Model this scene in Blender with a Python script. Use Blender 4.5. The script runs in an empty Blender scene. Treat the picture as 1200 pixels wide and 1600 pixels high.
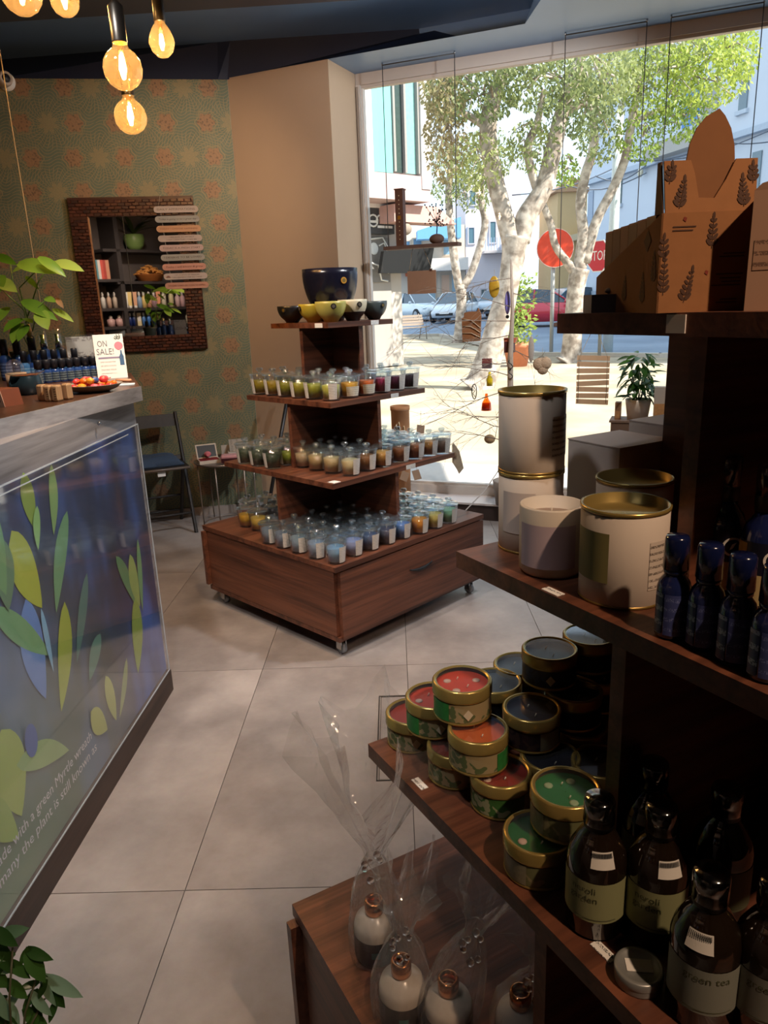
import bpy, bmesh, math, random
from mathutils import Vector, Matrix
random.seed(11)
R = math.radians
scene = bpy.context.scene
COL = scene.collection

# ---------------------------------------------------------------- camera
EYE = 1.446
FPX, PITCH, ROLL = 1153.85, 0.2765, -0.0401
FW = Vector((0, math.cos(PITCH), -math.sin(PITCH)))
_u0 = Vector((0, math.sin(PITCH), math.cos(PITCH)))
_r0 = Vector((1, 0, 0))
RT = _r0 * math.cos(ROLL) + _u0 * math.sin(ROLL)
UP = -_r0 * math.sin(ROLL) + _u0 * math.cos(ROLL)
CAMP = Vector((0, 0, EYE))
cd = bpy.data.cameras.new('camera')
cam = bpy.data.objects.new('camera', cd)
COL.objects.link(cam)
cd.sensor_fit = 'VERTICAL'
cd.sensor_height = 36.0
cd.lens = 36.0 * FPX / 1600.0
cd.clip_start = 0.05
cd.clip_end = 400
cam.matrix_world = Matrix(((RT.x, UP.x, -FW.x, CAMP.x), (RT.y, UP.y, -FW.y, CAMP.y), (RT.z, UP.z, -FW.z, CAMP.z), (0, 0, 0, 1)))
scene.camera = cam

# ---------------------------------------------------------------- sky, sun, lamps, exposure
scene.view_settings.view_transform = 'Standard'
scene.view_settings.look = 'None'
scene.view_settings.exposure = 1.14
scene.view_settings.gamma = 1.0
scene.view_settings.use_curve_mapping = False
scene.cycles.use_denoising = True
scene.cycles.max_bounces = 9
scene.cycles.diffuse_bounces = 4
scene.cycles.glossy_bounces = 4
scene.cycles.transmission_bounces = 8
scene.cycles.transparent_max_bounces = 32
scene.cycles.caustics_reflective = False
scene.cycles.caustics_refractive = False
scene.cycles.sample_clamp_indirect = 4.0
w = bpy.data.worlds.new('sky')
scene.world = w
w.use_nodes = True
bg = w.node_tree.nodes['Background']
bg.inputs['Color'].default_value = (0.68, 0.84, 1.0, 1)
bg.inputs['Strength'].default_value = 0.85
sd = bpy.data.lights.new('sun', 'SUN')
sd.energy = 5.6
sd.angle = R(0.6)
sd.color = (1.0, 0.93, 0.82)
sun = bpy.data.objects.new('sun', sd)
COL.objects.link(sun)
sun.rotation_euler = Vector((1.0, -0.46, 1.05)).to_track_quat('Z', 'Y').to_euler()

def spot(name, loc, target, energy, size, col=(1.0, 0.72, 0.46), blend=0.6, rad=0.04):
    d = bpy.data.lights.new(name, 'SPOT')
    d.energy = energy; d.spot_size = R(size); d.spot_blend = blend; d.color = col; d.shadow_soft_size = rad
    o = bpy.data.objects.new(name, d); COL.objects.link(o)
    o.location = loc
    o.rotation_euler = (Vector(loc) - Vector(target)).to_track_quat('Z', 'Y').to_euler()
    return o
# ceiling spotlights of the shop, then fill spots added to brighten single areas
spot('ceiling_spot_a', (0.86, -0.34, 2.70), (0.20, 0.95, 0.9), 50, 54, (1.0, 0.68, 0.45), 0.5, 0.03)
spot('ceiling_spot_b', (-0.10, 2.05, 2.70), (-0.75, 2.75, 0.0), 44, 60, (1.0, 0.68, 0.42), 0.5, 0.05)
spot('ceiling_spot_c', (-0.55, 3.5, 2.70), (-1.25, 5.2, 1.95), 26, 66, (1.0, 0.72, 0.46), 0.9, 0.05)
spot('ceiling_spot_d', (-1.5, 1.6, 2.70), (-1.9, 0.2, 1.3), 80, 90, (1.0, 0.82, 0.66), 0.8, 0.06)
spot('ceiling_spot_e', (-0.4, 0.6, 2.70), (-0.20, 2.1, 0.0), 48, 58, (1.0, 0.95, 0.92), 0.9, 0.06)
spot('ceiling_spot_f', (1.1, 2.9, 2.70), (-0.05, 3.6, 0.7), 60, 70, (0.92, 0.95, 1.0), 0.8, 0.05)
spot('fill_spot_g', (-1.0, 2.2, 2.70), (-0.35, 3.4, 0.5), 52, 66, (1.0, 0.88, 0.76), 0.8, 0.05)  # added fill to brighten the display stand, no known fixture
spot('fill_spot_h', (1.5, 3.2, 2.70), (0.0, 5.2, 1.9), 78, 95, (0.90, 0.95, 1.0), 0.9, 0.05)  # added wash standing in for daylight on the pillar return
spot('fill_spot_k', (-0.35, 2.0, 2.70), (-1.22, 2.98, 1.25), 34, 36, (1.0, 0.93, 0.86), 0.7, 0.05)  # added fill that lifts the goods on the counter
spot('fill_spot_l', (1.35, 3.35, 2.70), (1.15, 4.65, 0.95), 46, 62, (1.0, 0.92, 0.84), 0.9, 0.05)  # added fill for the hangings and pedestal in the window
spot('fill_spot_j', (0.55, 3.45, 2.45), (0.1, 4.4, 3.06), 9, 130, (0.85, 0.92, 1.0), 0.9, 0.05)  # made-up uplight for the raised bay, hangs free below the slab
spot('fill_spot_i', (0.25, 1.5, 2.70), (-0.92, 1.95, 0.6), 40, 52, (0.95, 0.97, 1.0), 0.8, 0.05)  # added fill aimed at the printed counter panel

# ---------------------------------------------------------------- pixel helpers (1200 x 1600 frame)
def RAY(x, y):
    return FW + RT * ((x - 600) / FPX) - UP * ((y - 800) / FPX)
def PX(x, y, z):
    d = RAY(x, y); return CAMP + d * ((z - EYE) / d.z)
def PY(x, y, wy):
    d = RAY(x, y); return CAMP + d * (wy / d.y)
def PD(x, y, dep):
    return CAMP + RAY(x, y) * dep
def PP(x, y, p0, n):
    d = RAY(x, y); return CAMP + d * ((Vector(p0) - CAMP).dot(n) / d.dot(n))
def lin(h):
    h = h.lstrip('#'); o = []
    for i in (0, 2, 4):
        c = int(h[i:i + 2], 16) / 255
        o.append(c / 12.92 if c <= 0.04045 else ((c + 0.055) / 1.055) ** 2.4)
    return tuple(o)

# ---------------------------------------------------------------- mesh builder
class MB:
    def __init__(s): s.v = []; s.f = []; s.sm = []
    def add(s, vs, fs, smooth=False):
        b = len(s.v); s.v += [tuple(p) for p in vs]
        for f in fs: s.f.append(tuple(b + i for i in f)); s.sm.append(smooth)
        return s
    def box(s, c, d, rz=0.0, M=None):
        x, y, z = d[0] / 2, d[1] / 2, d[2] / 2; c = Vector(c)
        vs = [Vector(q) for q in ((-x, -y, -z), (x, -y, -z), (x, y, -z), (-x, y, -z), (-x, -y, z), (x, -y, z), (x, y, z), (-x, y, z))]
        if rz: m = Matrix.Rotation(rz, 3, 'Z'); vs = [m @ q for q in vs]
        if M: vs = [M @ q for q in vs]
        return s.add([q + c for q in vs], [(0, 3, 2, 1), (4, 5, 6, 7), (0, 1, 5, 4), (1, 2, 6, 5), (2, 3, 7, 6), (3, 0, 4, 7)])
    def bbox(s, x0, x1, y0, y1, z0, z1):
        return s.box(((x0 + x1) / 2, (y0 + y1) / 2, (z0 + z1) / 2), (x1 - x0, y1 - y0, z1 - z0))
    def bev(s, c, d, b, rz=0.0):
        """box with chamfered vertical and top/bottom edges"""
        x, y, z = d[0] / 2, d[1] / 2, d[2] / 2; c = Vector(c)
        def ring(k, zz): return [(-x + k, -y + b + k - k, zz), (-x + b, -y + k, zz), (x - b, -y + k, zz), (x - k, -y + b, zz), (x - k, y - b, zz), (x - b, y - k, zz), (-x + b, y - k, zz), (-x + k, y - b, zz)]
        rs = [ring(b * .7, -z), ring(0, -z + b), ring(0, z - b), ring(b * .7, z)]
        m = Matrix.Rotation(rz, 3, 'Z')
        vs = [m @ Vector(q) + c for r in rs for q in r]
        fs = [tuple(range(7, -1, -1)), tuple(range(24, 32))]
        for k in range(3):
            for i in range(8): fs.append((k * 8 + i, k * 8 + (i + 1) % 8, k * 8 + 8 + (i + 1) % 8, k * 8 + 8 + i))
        return s.add(vs, fs)
    def lathe(s, prof, n=24, c=(0, 0, 0), smooth=True, M=None, cap=True):
        c = Vector(c); vs = []; fs = []
        for (r, z) in prof:
            for i in range(n):
                a = 2 * math.pi * i / n; q = Vector((r * math.cos(a), r * math.sin(a), z))
                if M: q = M @ q
                vs.append(q + c)
        m = len(prof)
        for k in range(m - 1):
            for i in range(n):
                j = (i + 1) % n; fs.append((k * n + i, k * n + j, k * n + n + j, k * n + n + i))
        s.add(vs, fs, smooth)
        if cap:
            b = len(s.v) - len(vs)
            if prof[0][0] > 1e-5: s.f.append(tuple(b + i for i in range(n - 1, -1, -1))); s.sm.append(False)
            if prof[-1][0] > 1e-5: s.f.append(tuple(b + (m - 1) * n + i for i in range(n))); s.sm.append(False)
        return s
    def tube(s, pts, r, n=6, smooth=True, cap=True):
        pts = [Vector(p) for p in pts]; m = len(pts); rs = r if isinstance(r, (list, tuple)) else [r] * m
        vs = []; fs = []; prev = None
        for k, p in enumerate(pts):
            t = (pts[min(k + 1, m - 1)] - pts[max(k - 1, 0)])
            t = t.normalized() if t.length > 1e-9 else Vector((0, 0, 1))
            if prev is None:
                a = t.orthogonal().normalized()
            else:
                a = (prev - t * prev.dot(t)); a = a.normalized() if a.length > 1e-6 else t.orthogonal().normalized()
            prev = a; b = t.cross(a)
            for i in range(n):
                g = 2 * math.pi * i / n; vs.append(p + (a * math.cos(g) + b * math.sin(g)) * rs[k])
        for k in range(m - 1):
            for i in range(n):
                j = (i + 1) % n; fs.append((k * n + i, k * n + j, k * n + n + j, k * n + n + i))
        if cap: fs.append(tuple(range(n - 1, -1, -1))); fs.append(tuple((m - 1) * n + i for i in range(n)))
        return s.add(vs, fs, smooth)
    def prism(s, poly, o, ux, uy, t):
        """polygon (2D) in frame (o,ux,uy), extruded by vector t"""
        o = Vector(o); ux = Vector(ux); uy = Vector(uy); t = Vector(t); n = len(poly)
        a = [o + ux * x + uy * y for x, y in poly]
        vs = a + [q + t for q in a]
        fs = [tuple(range(n - 1, -1, -1)), tuple(range(n, 2 * n))] + [(i, (i + 1) % n, n + (i + 1) % n, n + i) for i in range(n)]
        return s.add(vs, fs)
    def sphere(s, c, r, sc=(1, 1, 1), n=12, m=8):
        prof = [(max(1e-6, math.sin(math.pi * k / m)) * r, -math.cos(math.pi * k / m) * r) for k in range(m + 1)]
        M = Matrix.Diagonal(Vector(sc))
        return s.lathe(prof, n, c, True, M, False)
    def quad(s, a, b, c, d): return s.add([a, b, c, d], [(0, 1, 2, 3)])
    def mesh(s, name, m=None):
        me = bpy.data.meshes.new(name); me.from_pydata(s.v, [], s.f); me.validate(clean_customdata=False)
        if len(me.polygons) == len(s.sm): me.polygons.foreach_set('use_smooth', s.sm)
        if m: me.materials.append(m)
        me.update(); return me

def ob(name, mesh, parent=None, loc=None, rot=None, sc=None, label=None, kind=None):
    o = bpy.data.objects.new(name, mesh); COL.objects.link(o)
    if parent is not None: o.parent = parent
    if loc is not None: o.location = loc
    if rot is not None: o.rotation_euler = rot
    if sc is not None: o.scale = sc if not isinstance(sc, (int, float)) else (sc, sc, sc)
    if label: o['label'] = label
    if kind: o['kind'] = kind
    return o
def part(name, mb, m, parent, label=None, kind=None): return ob(name, mb.mesh(name, m), parent, label=label, kind=kind)
def tag(o, label, cat, group=None):
    o['label'] = label; o['category'] = cat
    if group: o['group'] = group
    return o
def thing(name, label, cat, loc=(0, 0, 0), rz=0.0, group=None):
    o = bpy.data.objects.new(name, None); COL.objects.link(o); o.empty_display_size = .05
    o.location = loc; o.rotation_euler = (0, 0, rz)
    return tag(o, label, cat, group)
def solo(name, mb, m, label, cat, group=None): return tag(ob(name, mb.mesh(name, m)), label, cat, group)
def struct(name, mb, m, parent=None):
    o = ob(name, mb.mesh(name, m), parent)
    if parent is None: o['kind'] = 'structure'
    return o

# ---------------------------------------------------------------- materials
_mc = {}
def nt(name):
    m = bpy.data.materials.new(name); m.use_nodes = True; t = m.node_tree
    return m, t, t.nodes['Principled BSDF']
def mat(col, rough=0.5, metal=0.0, var=0.10, scale=18.0, bump=0.0, spec=0.5, sss=0.0, coat=0.0):
    if isinstance(col, str): col = lin(col)
    key = (tuple(round(c, 4) for c in col), rough, metal, var, scale, bump, spec, sss, coat)
    if key in _mc: return _mc[key]
    m, t, p = nt('paint'); N = t.nodes; L = t.links
    p.inputs['Roughness'].default_value = rough; p.inputs['Metallic'].default_value = metal
    p.inputs['Specular IOR Level'].default_value = spec; p.inputs['Coat Weight'].default_value = coat
    tc = N.new('ShaderNodeTexCoord'); no = N.new('ShaderNodeTexNoise'); no.inputs['Scale'].default_value = scale; no.inputs['Detail'].default_value = 3
    L.new(tc.outputs['Object'], no.inputs['Vector'])
    mx = N.new('ShaderNodeMix'); mx.data_type = 'RGBA'
    mx.inputs[6].default_value = (*[max(0, c * (1 - var)) for c in col], 1); mx.inputs[7].default_value = (*[min(1, c * (1 + var)) for c in col], 1)
    L.new(no.outputs['Fac'], mx.inputs[0]); L.new(mx.outputs[2], p.inputs['Base Color'])
    if bump:
        b = N.new('ShaderNodeBump'); b.inputs['Strength'].default_value = bump; b.inputs['Distance'].default_value = 0.01
        L.new(no.outputs['Fac'], b.inputs['Height']); L.new(b.outputs['Normal'], p.inputs['Normal'])
    _mc[key] = m; return m
def emit(col, st):
    if isinstance(col, str): col = lin(col)
    m, t, p = nt('glow'); p.inputs['Base Color'].default_value = (0, 0, 0, 1)
    p.inputs['Emission Color'].default_value = (*col, 1); p.inputs['Emission Strength'].default_value = st
    return m
def thin(tint=(1, 1, 1), ior=1.45, rough=0.02, boost=0.0, name='clear_glass', bump=0.0, bscale=30, haze=0.0):
    """thin clear sheet: Fresnel mix of transmission straight through and mirror reflection"""
    m = bpy.data.materials.new(name); m.use_nodes = True; t = m.node_tree; N = t.nodes; L = t.links
    N.remove(N['Principled BSDF'])
    tr = N.new('ShaderNodeBsdfTransparent'); tr.inputs['Color'].default_value = (*tint, 1)
    gl = N.new('ShaderNodeBsdfGlossy'); gl.inputs['Roughness'].default_value = rough; gl.inputs['Color'].default_value = (1, 1, 1, 1)
    fr = N.new('ShaderNodeLayerWeight'); f0 = ((ior - 1) / (ior + 1)) ** 2
    pw = N.new('ShaderNodeMath'); pw.operation = 'POWER'; pw.inputs[1].default_value = 5.0; L.new(fr.outputs['Facing'], pw.inputs[0])
    ad = N.new('ShaderNodeMath'); ad.operation = 'MULTIPLY_ADD'; ad.use_clamp = True; ad.inputs[1].default_value = 1 - f0; ad.inputs[2].default_value = f0 + boost
    mx = N.new('ShaderNodeMixShader')
    L.new(pw.outputs[0], ad.inputs[0]); L.new(ad.outputs[0], mx.inputs[0]); L.new(tr.outputs[0], mx.inputs[1]); L.new(gl.outputs[0], mx.inputs[2])
    if haze:
        tl = N.new('ShaderNodeBsdfTranslucent'); tl.inputs['Color'].default_value = (*tint, 1); df = N.new('ShaderNodeBsdfDiffuse'); df.inputs['Color'].default_value = (*tint, 1)
        m1 = N.new('ShaderNodeMixShader'); m1.inputs[0].default_value = .5; L.new(tl.outputs[0], m1.inputs[1]); L.new(df.outputs[0], m1.inputs[2])
        m2 = N.new('ShaderNodeMixShader'); m2.inputs[0].default_value = haze; L.new(mx.outputs[0], m2.inputs[1]); L.new(m1.outputs[0], m2.inputs[2]); mx = m2
    L.new(mx.outputs[0], N['Material Output'].inputs[0])
    if bump:
        tc = N.new('ShaderNodeTexCoord'); no = N.new('ShaderNodeTexNoise'); no.inputs['Scale'].default_value = bscale
        b = N.new('ShaderNodeBump'); b.inputs['Strength'].default_value = bump; b.inputs['Distance'].default_value = .01
        L.new(tc.outputs['Object'], no.inputs['Vector']); L.new(no.outputs['Fac'], b.inputs['Height'])
        L.new(b.outputs['Normal'], gl.inputs['Normal']); L.new(b.outputs['Normal'], fr.inputs['Normal'])
    return m
def solidglass(col=(1, 1, 1), ior=1.45, rough=0.0):
    m = bpy.data.materials.new('solid_glass'); m.use_nodes = True; t = m.node_tree; N = t.nodes
    N.remove(N['Principled BSDF']); g = N.new('ShaderNodeBsdfGlass'); g.inputs['Color'].default_value = (*col, 1); g.inputs['IOR'].default_value = ior; g.inputs['Roughness'].default_value = rough
    t.links.new(g.outputs[0], N['Material Output'].inputs[0]); return m
def wood(axis, dark=(0.040, 0.0145, 0.0095), light=(0.185, 0.066, 0.035), rough=0.42, freq=1.0):
    m, t, p = nt('walnut_wood'); N = t.nodes; L = t.links
    tc = N.new('ShaderNodeTexCoord'); mp = N.new('ShaderNodeMapping')
    s = [26 * freq, 26 * freq, 26 * freq]; s[axis] = 1.3 * freq; mp.inputs['Scale'].default_value = s
    n1 = N.new('ShaderNodeTexNoise'); n1.inputs['Scale'].default_value = 1.0; n1.inputs['Detail'].default_value = 6; n1.inputs['Distortion'].default_value = 0.6
    mp2 = N.new('ShaderNodeMapping'); s2 = [150 * freq] * 3; s2[axis] = 4 * freq; mp2.inputs['Scale'].default_value = s2
    n2 = N.new('ShaderNodeTexNoise'); n2.inputs['Scale'].default_value = 1.0; n2.inputs['Detail'].default_value = 2
    L.new(tc.outputs['Object'], mp.inputs[0]); L.new(mp.outputs[0], n1.inputs['Vector']); L.new(tc.outputs['Object'], mp2.inputs[0]); L.new(mp2.outputs[0], n2.inputs['Vector'])
    ad = N.new('ShaderNodeMath'); ad.operation = 'MULTIPLY_ADD'; ad.inputs[1].default_value = 0.35
    L.new(n2.outputs['Fac'], ad.inputs[0]); L.new(n1.outputs['Fac'], ad.inputs[2])
    rp = N.new('ShaderNodeValToRGB'); rp.color_ramp.elements[0].position = 0.42; rp.color_ramp.elements[0].color = (*dark, 1)
    rp.color_ramp.elements[1].position = 0.86; rp.color_ramp.elements[1].color = (*light, 1)
    L.new(ad.outputs[0], rp.inputs[0]); L.new(rp.outputs[0], p.inputs['Base Color']); p.inputs['Roughness'].default_value = rough
    b = N.new('ShaderNodeBump'); b.inputs['Strength'].default_value = 0.12; b.inputs['Distance'].default_value = .003
    L.new(n2.outputs['Fac'], b.inputs['Height']); L.new(b.outputs['Normal'], p.inputs['Normal'])
    return m
def printed(base, ink, freq=260.0, axis=2, dens=0.5, rough=0.55):
    """paper printed with rows of tiny unreadable type"""
    if isinstance(base, str): base = lin(base)
    if isinstance(ink, str): ink = lin(ink)
    m, t, p = nt('printed_paper'); N = t.nodes; L = t.links
    tc = N.new('ShaderNodeTexCoord'); sp = N.new('ShaderNodeSeparateXYZ'); L.new(tc.outputs['Object'], sp.inputs[0])
    mu = N.new('ShaderNodeMath'); mu.operation = 'MULTIPLY'; mu.inputs[1].default_value = freq; L.new(sp.outputs[axis], mu.inputs[0])
    si = N.new('ShaderNodeMath'); si.operation = 'SINE'; L.new(mu.outputs[0], si.inputs[0])
    gt = N.new('ShaderNodeMath'); gt.operation = 'GREATER_THAN'; gt.inputs[1].default_value = 0.35; L.new(si.outputs[0], gt.inputs[0])
    no = N.new('ShaderNodeTexNoise'); no.inputs['Scale'].default_value = freq * 1.3; L.new(tc.outputs['Object'], no.inputs['Vector'])
    g2 = N.new('ShaderNodeMath'); g2.operation = 'GREATER_THAN'; g2.inputs[1].default_value = dens; L.new(no.outputs['Fac'], g2.inputs[0])
    ml = N.new('ShaderNodeMath'); ml.operation = 'MULTIPLY'; L.new(gt.outputs[0], ml.inputs[0]); L.new(g2.outputs[0], ml.inputs[1])
    mx = N.new('ShaderNodeMix'); mx.data_type = 'RGBA'; mx.inputs[6].default_value = (*base, 1); mx.inputs[7].default_value = (*ink, 1)
    L.new(ml.outputs[0], mx.inputs[0]); L.new(mx.outputs[2], p.inputs['Base Color']); p.inputs['Roughness'].default_value = rough
    return m

def textmesh(txt, size, m=None, align='CENTER', shear=0.0, thick=0.0):
    cu = bpy.data.curves.new('text', 'FONT'); cu.body = txt; cu.size = size; cu.align_x = align; cu.align_y = 'CENTER'; cu.shear = shear; cu.extrude = thick; cu.resolution_u = 2
    o = bpy.data.objects.new('text', cu); COL.objects.link(o)
    me = bpy.data.meshes.new_from_object(o)
    bpy.data.objects.remove(o); bpy.data.curves.remove(cu)
    if m: me.materials.clear(); me.materials.append(m)
    return me
def frame_mat(o, ux, uy):
    ux = Vector(ux).normalized(); uy = Vector(uy).normalized(); uz = ux.cross(uy)
    o = Vector(o)
    return Matrix(((ux.x, uy.x, uz.x, o.x), (ux.y, uy.y, uz.y, o.y), (ux.z, uy.z, uz.z, o.z), (0, 0, 0, 1)))
def lettering(txt, size, o, ux, uy, m, parent, name='lettering', align='CENTER', fit=None, shear=0.0):
    me = textmesh(txt, size, m, align, shear)
    if fit:
        xs = [v.co.x for v in me.vertices]
        if xs:
            k = fit / max(1e-6, max(xs) - min(xs))
            me.transform(Matrix.Diagonal((k, 1, 1, 1)))
    me.transform(frame_mat(o, ux, uy))
    return ob(name, me, parent)
def bend_text(txt, size, r, ang, z, m, parent, fit=None, vertical=False, name='lettering', align='CENTER'):
    """flat lettering wrapped on an upright cylinder of radius r, centred at angle ang"""
    me = textmesh(txt, size, m, align)
    if fit:
        xs = [v.co.x for v in me.vertices]; k = fit / max(1e-6, max(xs) - min(xs)); me.transform(Matrix.Diagonal((k, 1, 1, 1)))
    for v in me.vertices:
        x, y = (v.co.x, v.co.y) if not vertical else (-v.co.y, v.co.x)
        a = ang + x / r; v.co = (r * math.cos(a), r * math.sin(a), z + y)
    return ob(name, me, parent)
def patch(r0, r1, z0, z1, a0, a1, n=8):
    """curved label patch (r0 at z0, r1 at z1)"""
    b = MB(); vs = []; fs = []
    for i in range(n + 1):
        a = a0 + (a1 - a0) * i / n
        vs += [(r0 * math.cos(a), r0 * math.sin(a), z0), (r1 * math.cos(a), r1 * math.sin(a), z1)]
    for i in range(n): fs.append((2 * i, 2 * i + 2, 2 * i + 3, 2 * i + 1))
    return b.add(vs, fs, True)
def leafmesh(L, W, fold=0.25, droop=0.25, n=5, m=None):
    b = MB(); vs = []; fs = []
    for i in range(n + 1):
        t = i / n; wv = W / 2 * math.sin(math.pi * min(1, t * .93 + .05)) ** 0.8 * (1 - .25 * t)
        if i == n: wv = 0.0005
        z = -droop * L * t * t
        vs += [(t * L, -wv, z + fold * wv), (t * L, 0, z), (t * L, wv, z + fold * wv)]
    for i in range(n):
        a = 3 * i; fs += [(a, a + 3, a + 4, a + 1), (a + 1, a + 4, a + 5, a + 2)]
    b.add(vs, fs, True); return b.mesh('leaf', m)
def leafmat(c1, c2, rough=.4, trans=.35):
    if isinstance(c1, str): c1 = lin(c1)
    if isinstance(c2, str): c2 = lin(c2)
    m = bpy.data.materials.new('leaf_green'); m.use_nodes = True; t = m.node_tree; N = t.nodes; L = t.links; p = N['Principled BSDF']
    oi = N.new('ShaderNodeObjectInfo'); tc = N.new('ShaderNodeTexCoord'); no = N.new('ShaderNodeTexNoise'); no.inputs['Scale'].default_value = 3.0
    L.new(tc.outputs['Object'], no.inputs['Vector'])
    ad = N.new('ShaderNodeMath'); ad.operation = 'ADD'; L.new(no.outputs['Fac'], ad.inputs[0]); L.new(oi.outputs['Random'], ad.inputs[1])
    mm = N.new('ShaderNodeMath'); mm.operation = 'MULTIPLY_ADD'; mm.inputs[1].default_value = .8; mm.inputs[2].default_value = -.3; mm.use_clamp = True; L.new(ad.outputs[0], mm.inputs[0])
    mx = N.new('ShaderNodeMix'); mx.data_type = 'RGBA'; mx.inputs[6].default_value = (*c1, 1); mx.inputs[7].default_value = (*c2, 1); L.new(mm.outputs[0], mx.inputs[0])
    L.new(mx.outputs[2], p.inputs['Base Color']); p.inputs['Roughness'].default_value = rough
    tl = N.new('ShaderNodeBsdfTranslucent'); L.new(mx.outputs[2], tl.inputs['Color'])
    ms = N.new('ShaderNodeMixShader'); ms.inputs[0].default_value = trans; L.new(p.outputs[0], ms.inputs[1]); L.new(tl.outputs[0], ms.inputs[2]); L.new(ms.outputs[0], N['Material Output'].inputs[0])
    return m
def rotz_to(v): return math.atan2(v[1], v[0])

WX, WY, WZ = wood(0), wood(1), wood(2)
GLASS = thin((0.965, 0.99, 1.0), 1.5, 0.03, 0.035, haze=.012)
PANE = thin((0.97, 0.985, 0.99), 1.40, 0.01, 0.0, 'window_glass')
KNOB = thin((0.88, 0.96, 1.0), 1.55, 0.08, 0.24, 'knob_glass', haze=.035)
RIM = thin((0.86, 0.95, 1.0), 1.5, 0.06, 0.11, 'rim_glass', haze=.035)
BLACK = mat('#141417', .45); WHITE = mat('#e9e6e0', .6, var=.04); PAPER = mat('#e8e4dc', .7, var=.03)
CHROME = mat('#b9bcc0', .22, 1.0, .05); GOLD = mat('#b39b5a', .26, .62, .06); BRASS = mat('#957a42', .35, .65, .08)
COPPER = mat('#c98457', .18, 1.0, .05); PRICE = printed('#efece6', '#444444', 700, 0, .5)
# ================================================================ THE ROOM
ZC = 2.856
K = Vector((-0.887, 5.287, 0)); E_ = Vector((-0.2275, 4.985, 0)); W0 = Vector((-0.06, 5.343, 0))
BANG = R(8.8); BD = Vector((math.cos(BANG), math.sin(BANG), 0)); BN = Vector((BD.y, -BD.x, 0)); B0 = Vector((-1.719, 5.153, 0))
WDIR = Vector((0.9268, -0.3756, 0)).normalized(); WOUT = Vector((-WDIR.y, WDIR.x, 0)); WANG = rotz_to(WDIR); WLEN = 3.9
WR = W0 + WDIR * WLEN
KL = B0 + BD * (-1.70)
XL, XR, YB = KL.x, WR.x, -2.5

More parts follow.
